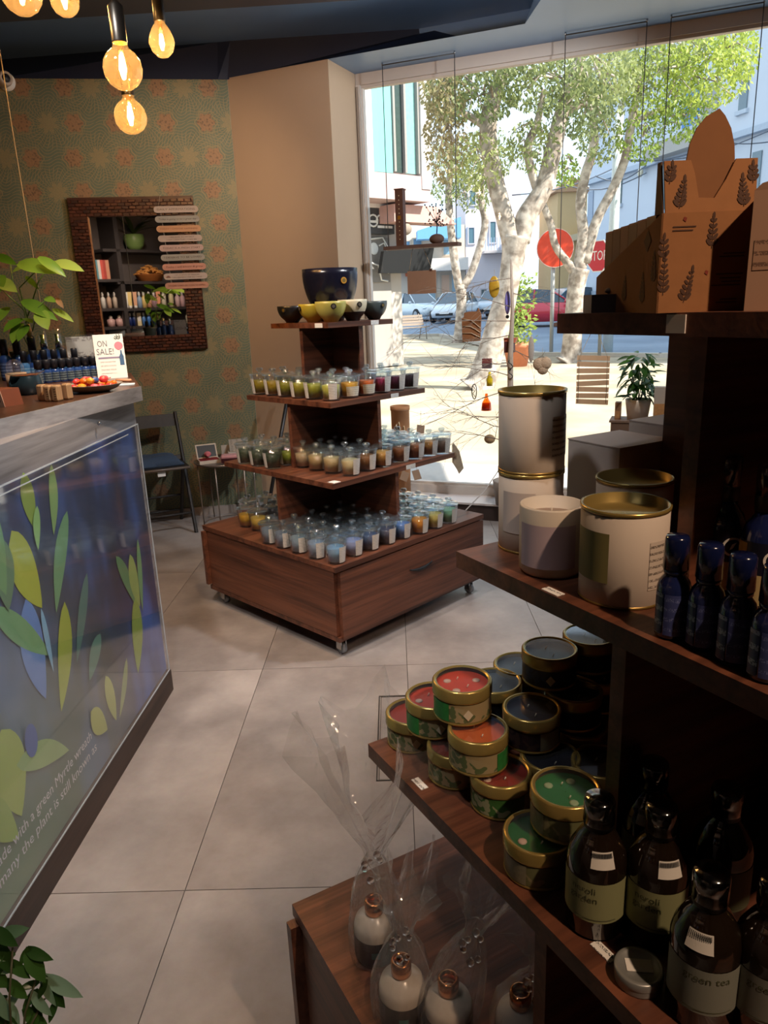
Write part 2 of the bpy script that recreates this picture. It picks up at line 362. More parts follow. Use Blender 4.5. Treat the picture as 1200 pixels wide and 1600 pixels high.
# --- wallpaper
def wallpaper():
    m, t, p = nt('floral_wallpaper'); N = t.nodes; L = t.links
    def mth(op, a, b=None, c=None, clamp=False):
        n = N.new('ShaderNodeMath'); n.operation = op; n.use_clamp = clamp
        for i, v in enumerate((a, b, c)):
            if v is None: continue
            if isinstance(v, (int, float)): n.inputs[i].default_value = v
            else: L.new(v, n.inputs[i])
        return n.outputs[0]
    tc = N.new('ShaderNodeTexCoord'); sp = N.new('ShaderNodeSeparateXYZ'); L.new(tc.outputs['Object'], sp.inputs[0])
    x, z = sp.outputs[0], sp.outputs[2]
    PWID, PHEI = 0.56, 0.40
    def cell(ox, oz):
        fx = mth('MULTIPLY', mth('SUBTRACT', mth('FRACT', mth('ADD', mth('DIVIDE', x, PWID), ox)), 0.5), PWID)
        fz = mth('MULTIPLY', mth('SUBTRACT', mth('FRACT', mth('ADD', mth('DIVIDE', z, PHEI), oz)), 0.5), PHEI)
        return fx, fz
    def polar(fx, fz, cx):
        dx = mth('SUBTRACT', fx, cx); d = mth('SQRT', mth('ADD', mth('MULTIPLY', dx, dx), mth('MULTIPLY', fz, fz)))
        return d, mth('ARCTAN2', fz, dx)
    def sstep(v, a, b):
        n = N.new('ShaderNodeMapRange'); n.interpolation_type = 'SMOOTHSTEP'; n.inputs[1].default_value = a; n.inputs[2].default_value = b; n.inputs[3].default_value = 1; n.inputs[4].default_value = 0
        L.new(v, n.inputs[0]); return n.outputs[0]
    orange = gold = line = None
    mxm = lambda a, b: b if a is None else mth('MAXIMUM', a, b)
    for ox, oz in ((0.0, 0.0), (0.5, 0.5)):
        fx, fz = cell(ox, oz)
        dg, ag = polar(fx, fz, 0.0)
        pet = mth('MULTIPLY_ADD', mth('ABSOLUTE', mth('SINE', mth('MULTIPLY', ag, 4.0))), 0.030, 0.036)
        gold = mxm(gold, sstep(mth('SUBTRACT', dg, pet), -0.008, 0.006))
        rad = mth('SINE', mth('ADD', mth('MULTIPLY', ag, 16.0), mth('MULTIPLY', dg, 40.0)))
        ring = mth('MULTIPLY', sstep(mth('ABSOLUTE', rad), 0.12, 0.5), sstep(dg, 0.12, 0.17))
        line = mxm(line, ring)
        wv = mth('SINE', mth('ADD', mth('MULTIPLY', dg, 170.0), mth('MULTIPLY', mth('SINE', mth('MULTIPLY', ag, 8.0)), 2.2)))
        line = mxm(line, mth('MULTIPLY', sstep(mth('ABSOLUTE', wv), 0.10, 0.45), sstep(dg, 0.19, 0.26)))
        for cx in (-0.185, 0.185):
            pass
        for cx in (0.155, -0.155):
            do, ao = polar(fx, fz, cx)
            hexr = mth('MULTIPLY_ADD', mth('COSINE', mth('MULTIPLY', ao, 6.0)), 0.007, 0.052)
            orange = mxm(orange, sstep(mth('SUBTRACT', do, hexr), -0.006, 0.006))
            line = mxm(line, sstep(mth('ABSOLUTE', mth('SUBTRACT', do, mth('ADD', hexr, 0.012))), 0.0015, 0.004))
    no = N.new('ShaderNodeTexNoise'); no.inputs['Scale'].default_value = 7.0; no.inputs['Detail'].default_value = 6; L.new(tc.outputs['Object'], no.inputs['Vector'])
    vo = N.new('ShaderNodeTexVoronoi'); vo.inputs['Scale'].default_value = 62.0; L.new(tc.outputs['Object'], vo.inputs['Vector'])
    dots = sstep(vo.outputs['Distance'], 0.25, 0.45)
    def mixc(f, a, b):
        n = N.new('ShaderNodeMix'); n.data_type = 'RGBA'; L.new(f, n.inputs[0])
        for k, v in ((6, a), (7, b)):
            if isinstance(v, tuple): n.inputs[k].default_value = (*v, 1)
            else: L.new(v, n.inputs[k])
        return n.outputs[2]
    base = mixc(no.outputs['Fac'], lin('#4f5a48'), lin('#6d7560'))
    c = mixc(mth('MULTIPLY', line, 0.55), base, lin('#a08658'))
    c = mixc(mth('MULTIPLY', gold, 0.28), c, lin('#a98d5c'))
    oc = mixc(mth('MULTIPLY', dots, 0.8), lin('#9c6a48'), lin('#5f3523'))
    c = mixc(mth('MULTIPLY', orange, 0.62), c, oc)
    L.new(c, p.inputs['Base Color']); p.inputs['Roughness'].default_value = 0.55
    b = N.new('ShaderNodeBump'); b.inputs['Strength'].default_value = .15; b.inputs['Distance'].default_value = .002; L.new(line, b.inputs['Height']); L.new(b.outputs['Normal'], p.inputs['Normal'])
    return m
BEIGE = mat('#b49a80', .75, var=.03, scale=6); NAVY = mat((0.150, 0.250, 0.42), .38, var=.10, scale=3.0); NAVY_SHADE = mat((0.008, 0.013, 0.034), .5, var=.08, scale=4.0)  # the last is the navy paint with shade put into its colour
DWALL = mat('#4a4440', .8, var=.05)

o = struct('wall_back', MB().bbox(-1.70, 0.842, 0, 0.12, 0, ZC), wallpaper()); o.location = B0; o.rotation_euler = (0, 0, BANG)
def wallseg(name, a, b, z0, z1, m, th=0.10, side=1, parent=None):
    a = Vector(a); b = Vector(b); d = (b - a); n = Vector((-d.y, d.x, 0)).normalized() * th * side
    return struct(name, MB().prism([(0, 0), (1, 0), (1, 1), (0, 1)], (a.x, a.y, z0), (d.x, d.y, 0), (0, 0, z1 - z0), n), m, parent)
wallseg('wall_pillar', K, E_, 0, ZC, BEIGE)
wallseg('wall_pillar_return', E_, W0 + WDIR * 0.0, 0, ZC, BEIGE)
wallseg('wall_left', (XL, YB, 0), (KL.x, KL.y + .05, 0), 0, 3.4, DWALL)
wallseg('wall_camera_side', (XR + .1, YB, 0), (XL - .1, YB, 0), 0, 3.4, DWALL)
wallseg('wall_right', (XR, WR.y, 0), (XR, YB, 0), 0, 3.4, DWALL)
wallseg('wall_over_window', W0 + WOUT * .02 - WDIR * .3, WR + WOUT * .02, ZC, 3.4, NAVY)
# baseboard along the wallpaper
bb = struct('baseboard_back', MB().bbox(-1.70, 0.842, -0.014, 0, 0, 0.062), mat('#9c8f86', .5, var=.04)); bb.location = B0; bb.rotation_euler = (0, 0, BANG)
# ceiling: window soffit, raised bay with a leaning fascia, lower slab over the shop; both coloured as if unlit
P2 = Vector((0.862, 4.526, ZC)); ZBAY = 3.063
def near_y(x): return 3.897 - (x + 1.673) * 0.056
sof = MB(); P2n = (0.90, near_y(.9), ZC); P3 = (XR, near_y(XR), ZC)
sof.add([(K.x, K.y, ZC), (E_.x, E_.y, ZC), P2, P2n, P3, (WR.x, WR.y, ZC), (W0.x, W0.y, ZC), (E_.x - .3, 5.6, ZC)], [(0, 1, 6, 7), (1, 2, 6), (2, 3, 4, 5), (2, 5, 6)])
ceil = struct('ceiling', sof, NAVY)
up = [PX(x, y, ZBAY) for x, y in ((-330, 119), (0, 93), (340, 66), (360, 64), (700, 42), (820, 37))]
tb = MB().add(up + [(0.90, near_y(.9), ZBAY), (up[0].x, near_y(up[0].x), ZBAY)], [tuple(range(8))])
part('bay_ceiling', tb, NAVY, ceil)
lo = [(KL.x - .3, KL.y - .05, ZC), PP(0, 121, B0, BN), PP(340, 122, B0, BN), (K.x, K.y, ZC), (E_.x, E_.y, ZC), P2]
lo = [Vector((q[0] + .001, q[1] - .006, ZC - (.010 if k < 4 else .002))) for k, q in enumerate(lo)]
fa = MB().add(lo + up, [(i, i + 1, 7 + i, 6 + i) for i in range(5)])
part('fascia', fa, NAVY_SHADE, ceil)
part('bay_side', MB().quad(P2, P2n, (P2n[0], P2n[1], ZBAY), up[5]), NAVY, ceil)
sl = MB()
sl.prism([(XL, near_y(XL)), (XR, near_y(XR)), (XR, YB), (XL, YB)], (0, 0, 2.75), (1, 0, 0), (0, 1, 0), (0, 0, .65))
part('lower_slab', sl, NAVY_SHADE, ceil)
part('roof', MB().bbox(XL - .4, XR + .2, YB - .2, 6.2, 3.4, 3.5), NAVY_SHADE, ceil)

# --- window
FRM = mat('#c9c2bb', .45, var=.03); FRM2 = mat('#b3a79d', .5, var=.03)
win = thing('window_1', 'shop window', 'window', W0, WANG); del win['label']; del win['category']; win['kind'] = 'structure'
part('frame_head', MB().bbox(0, WLEN, -0.035, 0.045, 2.790, ZC).bbox(0.03, WLEN, -0.02, 0.02, 2.772, 2.790), FRM2, win)
part('frame_sill', MB().bbox(0, WLEN, -0.035, 0.045, 0.118, 0.178).bbox(0.03, WLEN, -0.02, 0.02, 0.178, 0.196), FRM, win)
part('frame_jamb', MB().bbox(0, 0.028, -0.035, 0.045, 0.178, 2.79).bbox(0.028, 0.042, -0.02, 0.02, 0.19, 2.775), FRM, win)
part('frame_jamb', MB().bbox(WLEN - .04, WLEN, -0.035, 0.045, 0.178, 2.79), FRM, win)
part('glass_pane', MB().quad((0.04, 0, .19), (WLEN - .04, 0, .19), (WLEN - .04, 0, 2.778), (0.04, 0, 2.778)), PANE, win)
part('handle_strip', MB().bbox(0.004, 0.018, -0.045, -0.035, .2, 2.78), mat('#8f8378', .5), win)
pf = struct('trim_window_platform', MB().bbox(0.0, WLEN, -0.235, 0.0, 0, 0.105), mat('#3a2c27', .6)); pf.location = W0; pf.rotation_euler = (0, 0, WANG)
part('platform_top', MB().bbox(0.0, WLEN, -0.245, 0.0, 0.105, 0.118), mat('#cfc6c2', .45, var=.03), pf)

# --- floor of rectified tiles (0.6 x 1.2 m) with recessed joints
def tilemat():
    m, t, p = nt('concrete_look_tile'); N = t.nodes; L = t.links
    tc = N.new('ShaderNodeTexCoord'); oi = N.new('ShaderNodeObjectInfo')
    ad = N.new('ShaderNodeVectorMath'); ad.operation = 'ADD'; cx = N.new('ShaderNodeCombineXYZ'); mu = N.new('ShaderNodeMath'); mu.operation = 'MULTIPLY'; mu.inputs[1].default_value = 37.0
    L.new(oi.outputs['Random'], mu.inputs[0]); L.new(mu.outputs[0], cx.inputs[2]); L.new(tc.outputs['Object'], ad.inputs[0]); L.new(cx.outputs[0], ad.inputs[1])
    n1 = N.new('ShaderNodeTexNoise'); n1.inputs['Scale'].default_value = 2.6; n1.inputs['Detail'].default_value = 9; n1.inputs['Roughness'].default_value = .62; L.new(ad.outputs[0], n1.inputs['Vector'])
    n2 = N.new('ShaderNodeTexNoise'); n2.inputs['Scale'].default_value = 55; n2.inputs['Detail'].default_value = 4; L.new(ad.outputs[0], n2.inputs['Vector'])
    rp = N.new('ShaderNodeValToRGB'); e = rp.color_ramp.elements; e[0].position = .34; e[0].color = (*lin('#7f7774'), 1); e[1].position = .68; e[1].color = (*lin('#a9a09b'), 1)
    L.new(n1.outputs['Fac'], rp.inputs[0])
    mx = N.new('ShaderNodeMix'); mx.data_type = 'RGBA'; mx.blend_type = 'MULTIPLY'; mx.inputs[0].default_value = .35
    L.new(rp.outputs[0], mx.inputs[6]); L.new(n2.outputs['Color'], mx.inputs[7])
    m2 = N.new('ShaderNodeMix'); m2.data_type = 'RGBA'; m2.inputs[0].default_value = .75; L.new(mx.outputs[2], m2.inputs[6]); L.new(rp.outputs[0], m2.inputs[7])
    L.new(m2.outputs[2], p.inputs['Base Color'])
    rr = N.new('ShaderNodeMapRange'); rr.inputs[3].default_value = .33; rr.inputs[4].default_value = .52; L.new(n1.outputs['Fac'], rr.inputs[0]); L.new(rr.outputs[0], p.inputs['Roughness'])
    bp = N.new('ShaderNodeBump'); bp.inputs['Strength'].default_value = .06; bp.inputs['Distance'].default_value = .004; L.new(n2.outputs['Fac'], bp.inputs['Height']); L.new(bp.outputs['Normal'], p.inputs['Normal'])
    return m
TILE = tilemat()
TY = -0.0208; TEX = Vector((math.cos(TY), math.sin(TY), 0)); TEY = Vector((-TEX.y, TEX.x, 0))
def clip(poly, p0, n):
    out = []
    for i in range(len(poly)):
        a, b = poly[i], poly[(i + 1) % len(poly)]; da, db = (a - p0).dot(n), (b - p0).dot(n)
        if da >= 0: out.append(a)
        if da * db < 0: out.append(a + (b - a) * (da / (da - db)))
    return out
HP = [(B0, BN), (W0, -WOUT), (Vector((XL, 0, 0)), Vector((1, 0, 0))), (Vector((XR, 0, 0)), Vector((-1, 0, 0))), (Vector((0, YB, 0)), Vector((0, 1, 0)))]
base = [Vector((XL - 1, YB - 1, 0)), Vector((XR + 1, YB - 1, 0)), Vector((XR + 1, 8, 0)), Vector((XL - 1, 8, 0))]
for p0, n in HP: base = clip(base, p0, n)
floor = struct('floor', MB().prism([(q.x, q.y) for q in base], (0, 0, -.10), (1, 0, 0), (0, 1, 0), (0, 0, .0965)), mat('#4d4744', .8))
g = 0.0013
for i in range(-7, 8):
    for j in range(-5, 5):
        cs = [(i * .6 + g, j * 1.2 + g), ((i + 1) * .6 - g, j * 1.2 + g), ((i + 1) * .6 - g, (j + 1) * 1.2 - g), (i * .6 + g, (j + 1) * 1.2 - g)]
        poly = [TEX * (.0124 + a) + TEY * (1.568 + b) for a, b in cs]
        for p0, n in HP: poly = clip(poly, p0, n) if poly else poly
        if len(poly) < 3: continue
        area = sum(poly[k].x * poly[(k + 1) % len(poly)].y - poly[(k + 1) % len(poly)].x * poly[k].y for k in range(len(poly))) / 2
        if area < .004: continue
        part('tile', MB().prism([(q.x, q.y) for q in poly], (0, 0, -.0035), (1, 0, 0), (0, 1, 0), (0, 0, .0035)), TILE, floor)
# service hatch let into the floor
hp = PX(592, 1088, 0.0)
h = thing('floor_hatch', 'square service hatch with thin dark metal frame set in the floor', 'hatch', (hp.x, hp.y, 0), TY)
part('hatch_frame', MB().bbox(0, .52, -.004, 0, 0, .002).bbox(0, .004, -.52, 0, 0, .002).bbox(.516, .52, -.52, 0, 0, .002).bbox(0, .52, -.52, -.516, 0, .002)
     .bbox(.008, .512, -.010, -.008, 0, .002).bbox(.008, .010, -.512, -.008, 0, .002), mat('#2b2826', .45, .6), h)
part('hatch_infill', MB().bbox(.011, .51, -.51, -.011, 0, .0012), TILE, h)
# ================================================================ TIERED DISPLAY STANDS
def display(name, label, loc, yaw, S, T, zb, th=0.022):
    root = thing(name, label, 'display stand', (loc[0], loc[1], 0), yaw)
    s = S[3]; t = T[3]
    part('base_top', MB().bbox(-s, s, -s, s, t - th, t), WX, root)
    part('base_body', MB().bbox(-s + .02, s - .02, -s + .02, s - .02, zb + .022, t - th), WX, root)
    part('base_bottom', MB().bbox(-s + .006, s - .006, -s + .006, s - .006, zb, zb + .022), WX, root)
    part('side_panel', MB().bbox(-s + .004, -s + .022, -s + .02, s - .03, zb + .024, t - th - .002), WY, root)
    part('edge_panel', MB().bbox(-s - .014, -s + .02, s - .022, s - .002, zb + .03, t - th - .006), WY, root)
    part('side_panel', MB().bbox(s - .022, s - .004, -s + .02, s - .02, zb + .024, t - th - .002), WY, root)
    d = part('drawer_front', MB().bbox(-s + .022, s - .006, -s - .002, -s + .02, zb + .012, t - th - .006), WX, root)
    # curved finger pull let into the drawer
    hz = (zb + t) / 2 + .035; pts = []
    for i in range(11):
        u = i / 10 * 2 - 1; pts.append((u * .078 + .02, -s - .003, hz - .016 * (1 - u * u)))
    part('finger_pull', MB().tube(pts, [.003 + .006 * (1 - abs(i / 5 - 1)) for i in range(11)], 8), BLACK, d)
    part('drawer_front', MB().bbox(-s + .022, s - .022, s - .02, s + .002, zb + .012, t - th - .006), WX, root)
    for sx in (-1, 1):
        for sy in (-1, 1):
            cx, cy = sx * (s - .055), sy * (s - .055)
            c = part('caster', MB().bbox(cx - .022, cx + .022, cy - .022, cy + .022, zb - .004, zb).bbox(cx - .016, cx - .012, cy - .016, cy + .014, .022, zb - .004).bbox(cx + .012, cx + .016, cy - .016, cy + .014, .022, zb - .004), CHROME, root)
            part('wheel', MB().lathe([(.012, -.010), (.0235, -.009), (.0245, 0), (.0235, .009), (.012, .010)], 20, (cx, cy - .004, .0245), True, Matrix.Rotation(R(90), 3, 'Y')), mat('#8d9096', .4, .3), c)
    for i in (2, 1, 0):
        lo, hi, a = T[i + 1], T[i] - th, S[i] - .012
        for sx in (-1, 1):
            part('support_panel', MB().bbox(min(sx * .01, sx * a), max(sx * .01, sx * a), -.01, .01, lo, hi), WX, root)
            part('support_panel', MB().bbox(-.01, .01, min(sx * .01, sx * a), max(sx * .01, sx * a), lo, hi), WY, root)
        part('shelf', MB().bbox(-S[i], S[i], -S[i], S[i], T[i] - th, T[i]), WX, root)
    return root
D1 = (-0.2058, 3.5245); Y1 = 0.7844; S1 = (.1995, .2988, .3956, .4949); T1 = (1.3714, 1.0484, .7314, .415)
disp1 = display('tiered_display_stand', 'four-tier walnut display stand on casters in the middle of the shop floor', D1, Y1, S1, T1, .0781)
def W1(a, b, z):
    c, s = math.cos(Y1), math.sin(Y1); return Vector((D1[0] + a * c - b * s, D1[1] + a * s + b * c, z))
D2 = (0.499, 0.872); Y2 = 0.503; S2 = (.201, .294, .397, .508); T2 = (1.424, 1.104, .773, .426)
disp2 = display('tiered_display_stand', 'four-tier walnut display stand close by with tins, bottles and cardboard boxes on its shelves', D2, Y2, S2, T2, .085, .024)
def W2(a, b, z):   # a along e1 (away right), b along e2 (towards the viewer, right)
    c, s = math.cos(Y2), math.sin(Y2); return Vector((D2[0] + a * c + b * s, D2[1] + a * s - b * c, z))
# price tickets
TK = mat('#e6ded6', .6, var=.03)
def ticket(root, x0, x1, y0, y1, z0, z1): part('price_ticket', MB().bbox(x0, x1, y0, y1, z0, z1), PRICE, root)
ticket(disp1, -.2015, -.1995, -.165, -.115, 1.351, 1.370); ticket(disp1, .055, .105, -.2015, -.1995, 1.351, 1.370)
ticket(disp1, .065, .115, -.3010, -.2988, 1.028, 1.046); ticket(disp1, .05, .11, -.3980, -.3956, .711, .730); ticket(disp1, -.385, -.345, -.39, -.35, .7314, .733)

# ---------------------------------------------------------------- glass jar candles
JR0, JR1, JH = .0365, .0465, .092
m_jar = MB().lathe([(.0005, 0), (JR0, 0), (JR0 + .001, .004), (JR1, JH), (JR1 - .003, JH), (JR0 - .0015, .010), (.0005, .009)], 24, cap=False).mesh('jar', GLASS)
m_lid = MB().lathe([(.0005, JH + .001), (JR1 + .0035, JH + .001), (JR1 + .004, JH + .004), (JR1, JH + .007), (.012, JH + .010), (.0005, JH + .010)], 24, cap=False).mesh('lid', RIM)
m_knob = MB().lathe([(.0005, JH + .010), (.008, JH + .0105), (.0065, JH + .014), (.010, JH + .017), (.0155, JH + .022), (.0165, JH + .027), (.0125, JH + .0325), (.0005, JH + .034)], 16, cap=False).mesh('lid_knob', KNOB)
LABEL = printed('#ded9d2', '#6a6660', 900, 2, .5)
m_label = patch(JR0 + .0022, JR1 - .0005, .008, .076, -.46, .46).mesh('paper_label', LABEL)
m_label2 = patch(JR0 + .0024, JR1 - .0015, .010, .052, -.75, .75).mesh('paper_label', printed('#e3dcc9', '#8a7f66', 700, 2, .55))
_wx = {}
def waxmesh(col, h):
    k = (col, h)
    if k not in _wx:
        c = lin(col); m = mat(c, .42, 0, .05, 30)
        if m.node_tree.nodes['Principled BSDF'].inputs['Subsurface Weight'].default_value == 0:
            m.node_tree.nodes['Principled BSDF'].inputs['Subsurface Weight'].default_value = .0
        r1 = JR0 + (JR1 - JR0) * h / JH - .0035
        _wx[k] = MB().lathe([(.0005, .0105), (JR0 - .003, .0105), (r1, h), (r1 - .002, h + .0008), (.0005, h)], 24, cap=False).mesh('wax', m)
    return _wx[k]
m_wick = MB().tube([(0, 0, .06), (.001, 0, .074)], .0012, 5).mesh('wick', mat('#efe7d5', .8))
def jar(pos, col, label, group=None, face=-45, h=.068, lab=1):
    t = thing('candle_jar', label, 'candle', pos, R(face), group)
    ob('jar', m_jar, t); ob('wax', waxmesh(col, h), t); ob('wick', m_wick, t, loc=(0, 0, h - .064))
    if lab: ob('paper_label', m_label if lab == 1 else m_label2, t)
    l = ob('lid', m_lid, t); ob('lid_knob', m_knob, l)
    return t
z4, z3, z2_, z1_ = T1[3], T1[2], T1[1], T1[0]
# base tier: blue candles in the front quarter, five by five
blues = ['#7d95aa', '#7f8fa6', '#8ba3b8', '#7f90a8', '#86a6c4']
gx = [-.443, -.352, -.258, -.165, -.070]
ORD = ['first', 'second', 'third', 'fourth', 'fifth']
ordl = ['', 'second', 'third', 'fourth', 'fifth']
for i, a in enumerate(gx):
    for j, b in enumerate(gx):
        if i == 0 and j == 0: jar(W1(a, b, z4), '#7fa6c6', 'light blue candle jar standing at the front corner of the stand base', 'blue jars on the stand base', -40)
        elif i == 0: jar(W1(-.452, (-.437, -.33, -.215, -.105, -.005)[j], z4), ['', '#8696ac', '#8fa5b8', '#76869c', '#73879b'][j], ordl[j] + ' blue candle jar from the front corner along the left edge of the stand base', 'blue jars on the stand base', -60, lab=1)
        elif j == 0: jar(W1((0, -.333, -.235, -.130, -.032)[i], -.432, z4), ['', '#9aa3cf', '#4f5f7f', '#4a4d63', '#5f86c4'][i], ['', 'lavender candle jar beside the front corner jar on the stand base', 'slate blue candle jar in the right front row of the stand base', 'dark grey-violet candle jar in the right front row of the stand base', 'bright blue candle jar left of the orange one on the stand base'][i], 'blue jars on the stand base', -48)
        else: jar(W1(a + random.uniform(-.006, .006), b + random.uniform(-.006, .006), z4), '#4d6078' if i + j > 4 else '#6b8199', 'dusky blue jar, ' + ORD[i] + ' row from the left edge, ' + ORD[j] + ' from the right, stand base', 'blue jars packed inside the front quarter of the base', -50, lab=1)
rows = (('#e08a12', 'orange candle jar in the right front row of the stand base'), ('#d8bd62', 'pale yellow candle jar between the orange and green ones on the stand base'), ('#86b48e', 'mint green candle jar at the right end of the stand base row'))
for k, (c, lb) in enumerate(rows):
    jar(W1(.072 + k * .104, -.447, z4), c, lb, 'jars on the right of the stand base', -45)
    for q in range(1, 5): jar(W1(.075 + k * .104, -.447 + q * .098, z4), '#b5cfc0', 'mint tinted candle jar, ' + ORD[q - 1] + ' behind the ' + ('orange', 'pale yellow', 'mint green')[k] + ' one on the stand base', 'mint jars packed on the right of the base', -45, .045)
jar(W1(-.362, .202, z4), '#d8b04a', 'honey yellow candle jar beside the blue ones on the stand base', None, -100, .062, 0)
jar(W1(-.361, .300, z4), '#d09a1e', 'amber yellow candle jar at the left of the stand base', None, -100, .062, 0)
jar(W1(-.275, .405, z4), '#8e2a3a', 'deep red candle jar at the far left of the stand base', None, -100, .056, 0)
for k, (a, b) in enumerate(((-.265, .105), (-.262, .205), (-.175, .29), (-.170, .39), (-.165, .15))):
    jar(W1(a, b, z4), '#8f9299', ordl[k].replace('', '') + (' ' if k else '') + ('nearest' if k == 0 else '') + ' pale grey candle jar behind the yellow ones, counted from the support', 'grey jars at the left of the base', -100, .045, 0)
# third tier from the top
cr = ['#c7ab86', '#c2a26e', '#c0a473', '#d2ba8a']
for k, (a, b) in enumerate(((-.243, -.028), (-.25, -.128), (-.247, -.228), (-.232, -.330))):
    jar(W1(a, b, z3), cr[k], ['fourth cream candle jar from the front corner of the third tier', 'third cream candle jar from the front corner of the third tier', 'second cream candle jar from the front corner of the third tier', 'cream candle jar with white label at the front corner of the third tier'][k], 'cream jars on the third tier', (-20, -20, -20, -45)[k])
for k, (a, b, c, lb) in enumerate(((-.122, -.318, '#8a5526', 'brown candle jar right of the front cream one on the third tier'), (-.022, -.318, '#d99a4a', 'peach candle jar in the right row of the third tier'), (.098, -.318, '#8c4c1c', 'dark caramel candle jar in the right row of the third tier'),
                                  (.193, -.325, '#a4571c', 'rust brown candle jar in the right row of the third tier'), (.283, -.331, '#d58a3c', 'light orange candle jar in the right row of the third tier'), (.345, -.247, '#7d5f4c', 'taupe candle jar at the right tip of the third tier'))):
    jar(W1(a, b if k < 5 else -.340, z3) if k < 5 else W1(.352, -.352, z3), c, lb, 'brown and orange jars on the third tier', -45)
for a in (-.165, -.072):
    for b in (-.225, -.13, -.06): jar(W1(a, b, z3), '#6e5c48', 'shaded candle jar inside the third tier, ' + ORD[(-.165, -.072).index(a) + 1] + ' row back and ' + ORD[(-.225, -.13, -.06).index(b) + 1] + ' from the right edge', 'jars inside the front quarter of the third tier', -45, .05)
for a in (.072, .168, .262):
    for b in (-.232, -.145, -.056): jar(W1(a, b, z3), '#a9bdb8', 'clear pale candle jar, ' + ORD[(-.232, -.145, -.056).index(b)] + ' behind the ' + ('dark caramel', 'rust brown', 'light orange')[(.072, .168, .262).index(a)] + ' one on the third tier', 'pale jars on the right of the third tier', -45, .035)
for k, (a, b) in enumerate(((-.349, .278), (-.345, .18), (-.340, .078))):
    jar(W1(a, b, z3), '#3d4a36', ['dark green candle jar at the left end of the third tier', 'dark green candle jar in the middle of the left row of the third tier', 'dark green candle jar nearest the support on the third tier'][k], 'dark green jars on the third tier', -150)
for k, (a, b) in enumerate(((-.248, .08), (-.25, .18), (-.25, .275), (-.155, .10), (-.155, .20))):
    jar(W1(a, b, z3), '#8f9a26' if k == 0 else '#8b9478', 'lime green candle jar behind the dark green ones on the third tier' if k == 0 else ORD[k] + ' pale green candle jar behind the dark green row on the third tier', 'light green jars on the third tier', -150, .06, 0 if k else 1)
# second tier
s2 = [(-.243, .258, '#b09a1c', 'first yellow-green candle jar from the left end of the second tier'), (-.240, .162, '#bd9c14', 'second yellow-green candle jar from the left end of the second tier'), (-.240, .068, '#9a9418', 'third yellow-green candle jar from the left end of the second tier'),
      (-.240, -.030, '#a89a1c', 'fourth yellow-green candle jar from the left end of the second tier'), (-.240, -.128, '#99961a', 'fifth yellow-green candle jar from the left end of the second tier'), (-.236, -.236, '#c9c454', 'lemon candle jar with white label at the front corner of the second tier'),
      (-.128, -.238, '#d89a1c', 'golden candle jar with cream label on the second tier'), (-.030, -.240, '#e0660e', 'orange candle jar with small white label on the second tier'), (.070, -.240, '#c22f57', 'raspberry pink candle jar on the second tier'), (.166, -.240, '#6d1838', 'wine red candle jar on the second tier'), (.258, -.243, '#3a1c28', 'dark plum candle jar at the right tip of the second tier')]
for k, (a, b, c, lb) in enumerate(s2): jar(W1(a, b, z2_), c, lb, 'coloured jars on the second tier', -150 if k < 5 else (-75 if k == 5 else -45 if k > 7 else -65), .066, 2 if k in (6, 7) else 1)
for k, (a, b) in enumerate(((-.15, .2), (-.14, .09), (-.15, -.06), (-.14, -.145), (.07, -.14), (.165, -.14), (-.06, -.145))):
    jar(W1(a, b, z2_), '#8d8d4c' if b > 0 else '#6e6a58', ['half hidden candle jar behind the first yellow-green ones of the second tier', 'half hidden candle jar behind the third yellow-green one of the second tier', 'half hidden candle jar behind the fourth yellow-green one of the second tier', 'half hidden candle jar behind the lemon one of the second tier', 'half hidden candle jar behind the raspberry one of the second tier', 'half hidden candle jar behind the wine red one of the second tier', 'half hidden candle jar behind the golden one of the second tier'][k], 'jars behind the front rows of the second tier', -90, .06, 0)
# bowls on the top tier
def bowl(pos, r, h, col, label, dot, ring, face, band=None, name='candle_bowl', rough=.35):
    t = thing(name, label, 'bowl', pos, R(face), 'bowls on the top tier')
    pr = [(r * .42, 0)] + [(r * math.sin(th), h * (.02 + .98 * (1 - math.cos(th)) / 1.08)) for th in [.46 + (1.65 - .46) * k / 9 for k in range(1, 10)]]; pr[-1] = (pr[-1][0], h)
    inner = [(q[0] - .006, max(q[1], .008)) for q in pr[::-1]]
    part('bowl_body', MB().lathe(pr + inner + [(.0005, .008)], 32), mat(col, rough, 0, .12, 25), t)
    part('wax', MB().lathe([(r * .93, h * .80), (.0005, h * .80)], 32, cap=False), mat(band or col, .5), t)
    if band: 
        part('dipped_base', MB().lathe([(q[0] + .0012, q[1]) for q in pr if q[1] < h * .5], 32, cap=False), mat('#2a1610', .4), t)
    rr = pr[-2][0]; zz = h * .76; d = Vector((1, 0, 0))
    M = Matrix.Rotation(R(90), 3, 'Y')
    st = part('sticker', MB().lathe([(.0005, 0), (dot, 0), (dot, .0025), (.0005, .0025)], 20, (rr - .0015, 0, zz), False, M), mat(ring, .4), t)
    part('sticker_mark', MB().lathe([(.0005, 0), (dot * .62, 0), (dot * .62, .0012), (.0005, .0012)], 16, (rr + .0012, 0, zz), False, M), mat('#6b5a2c' if ring != '#1d1a18' else '#5a5148', .4), t)
    return t
bowl(W1(-.128, .128, z1_), .066, .075, '#20222a', 'black candle bowl at the left end of the top tier', .010, '#2e3036', -118)
bowl(W1(-.122, -.018, z1_), .066, .080, '#b5a238', 'mustard yellow candle bowl second from the left on the top tier', .011, '#1d1a18', -150)
bowl(W1(-.128, -.142, z1_), .068, .088, '#b3a956', 'pale yellow candle bowl at the front corner of the top tier', .012, '#1d1a18', -76)
bowl(W1(.012, -.132, z1_), .066, .092, '#d8cdb0', 'cream candle bowl with dark dipped base on the top tier', .012, '#1d1a18', -60, '#b98a3c')
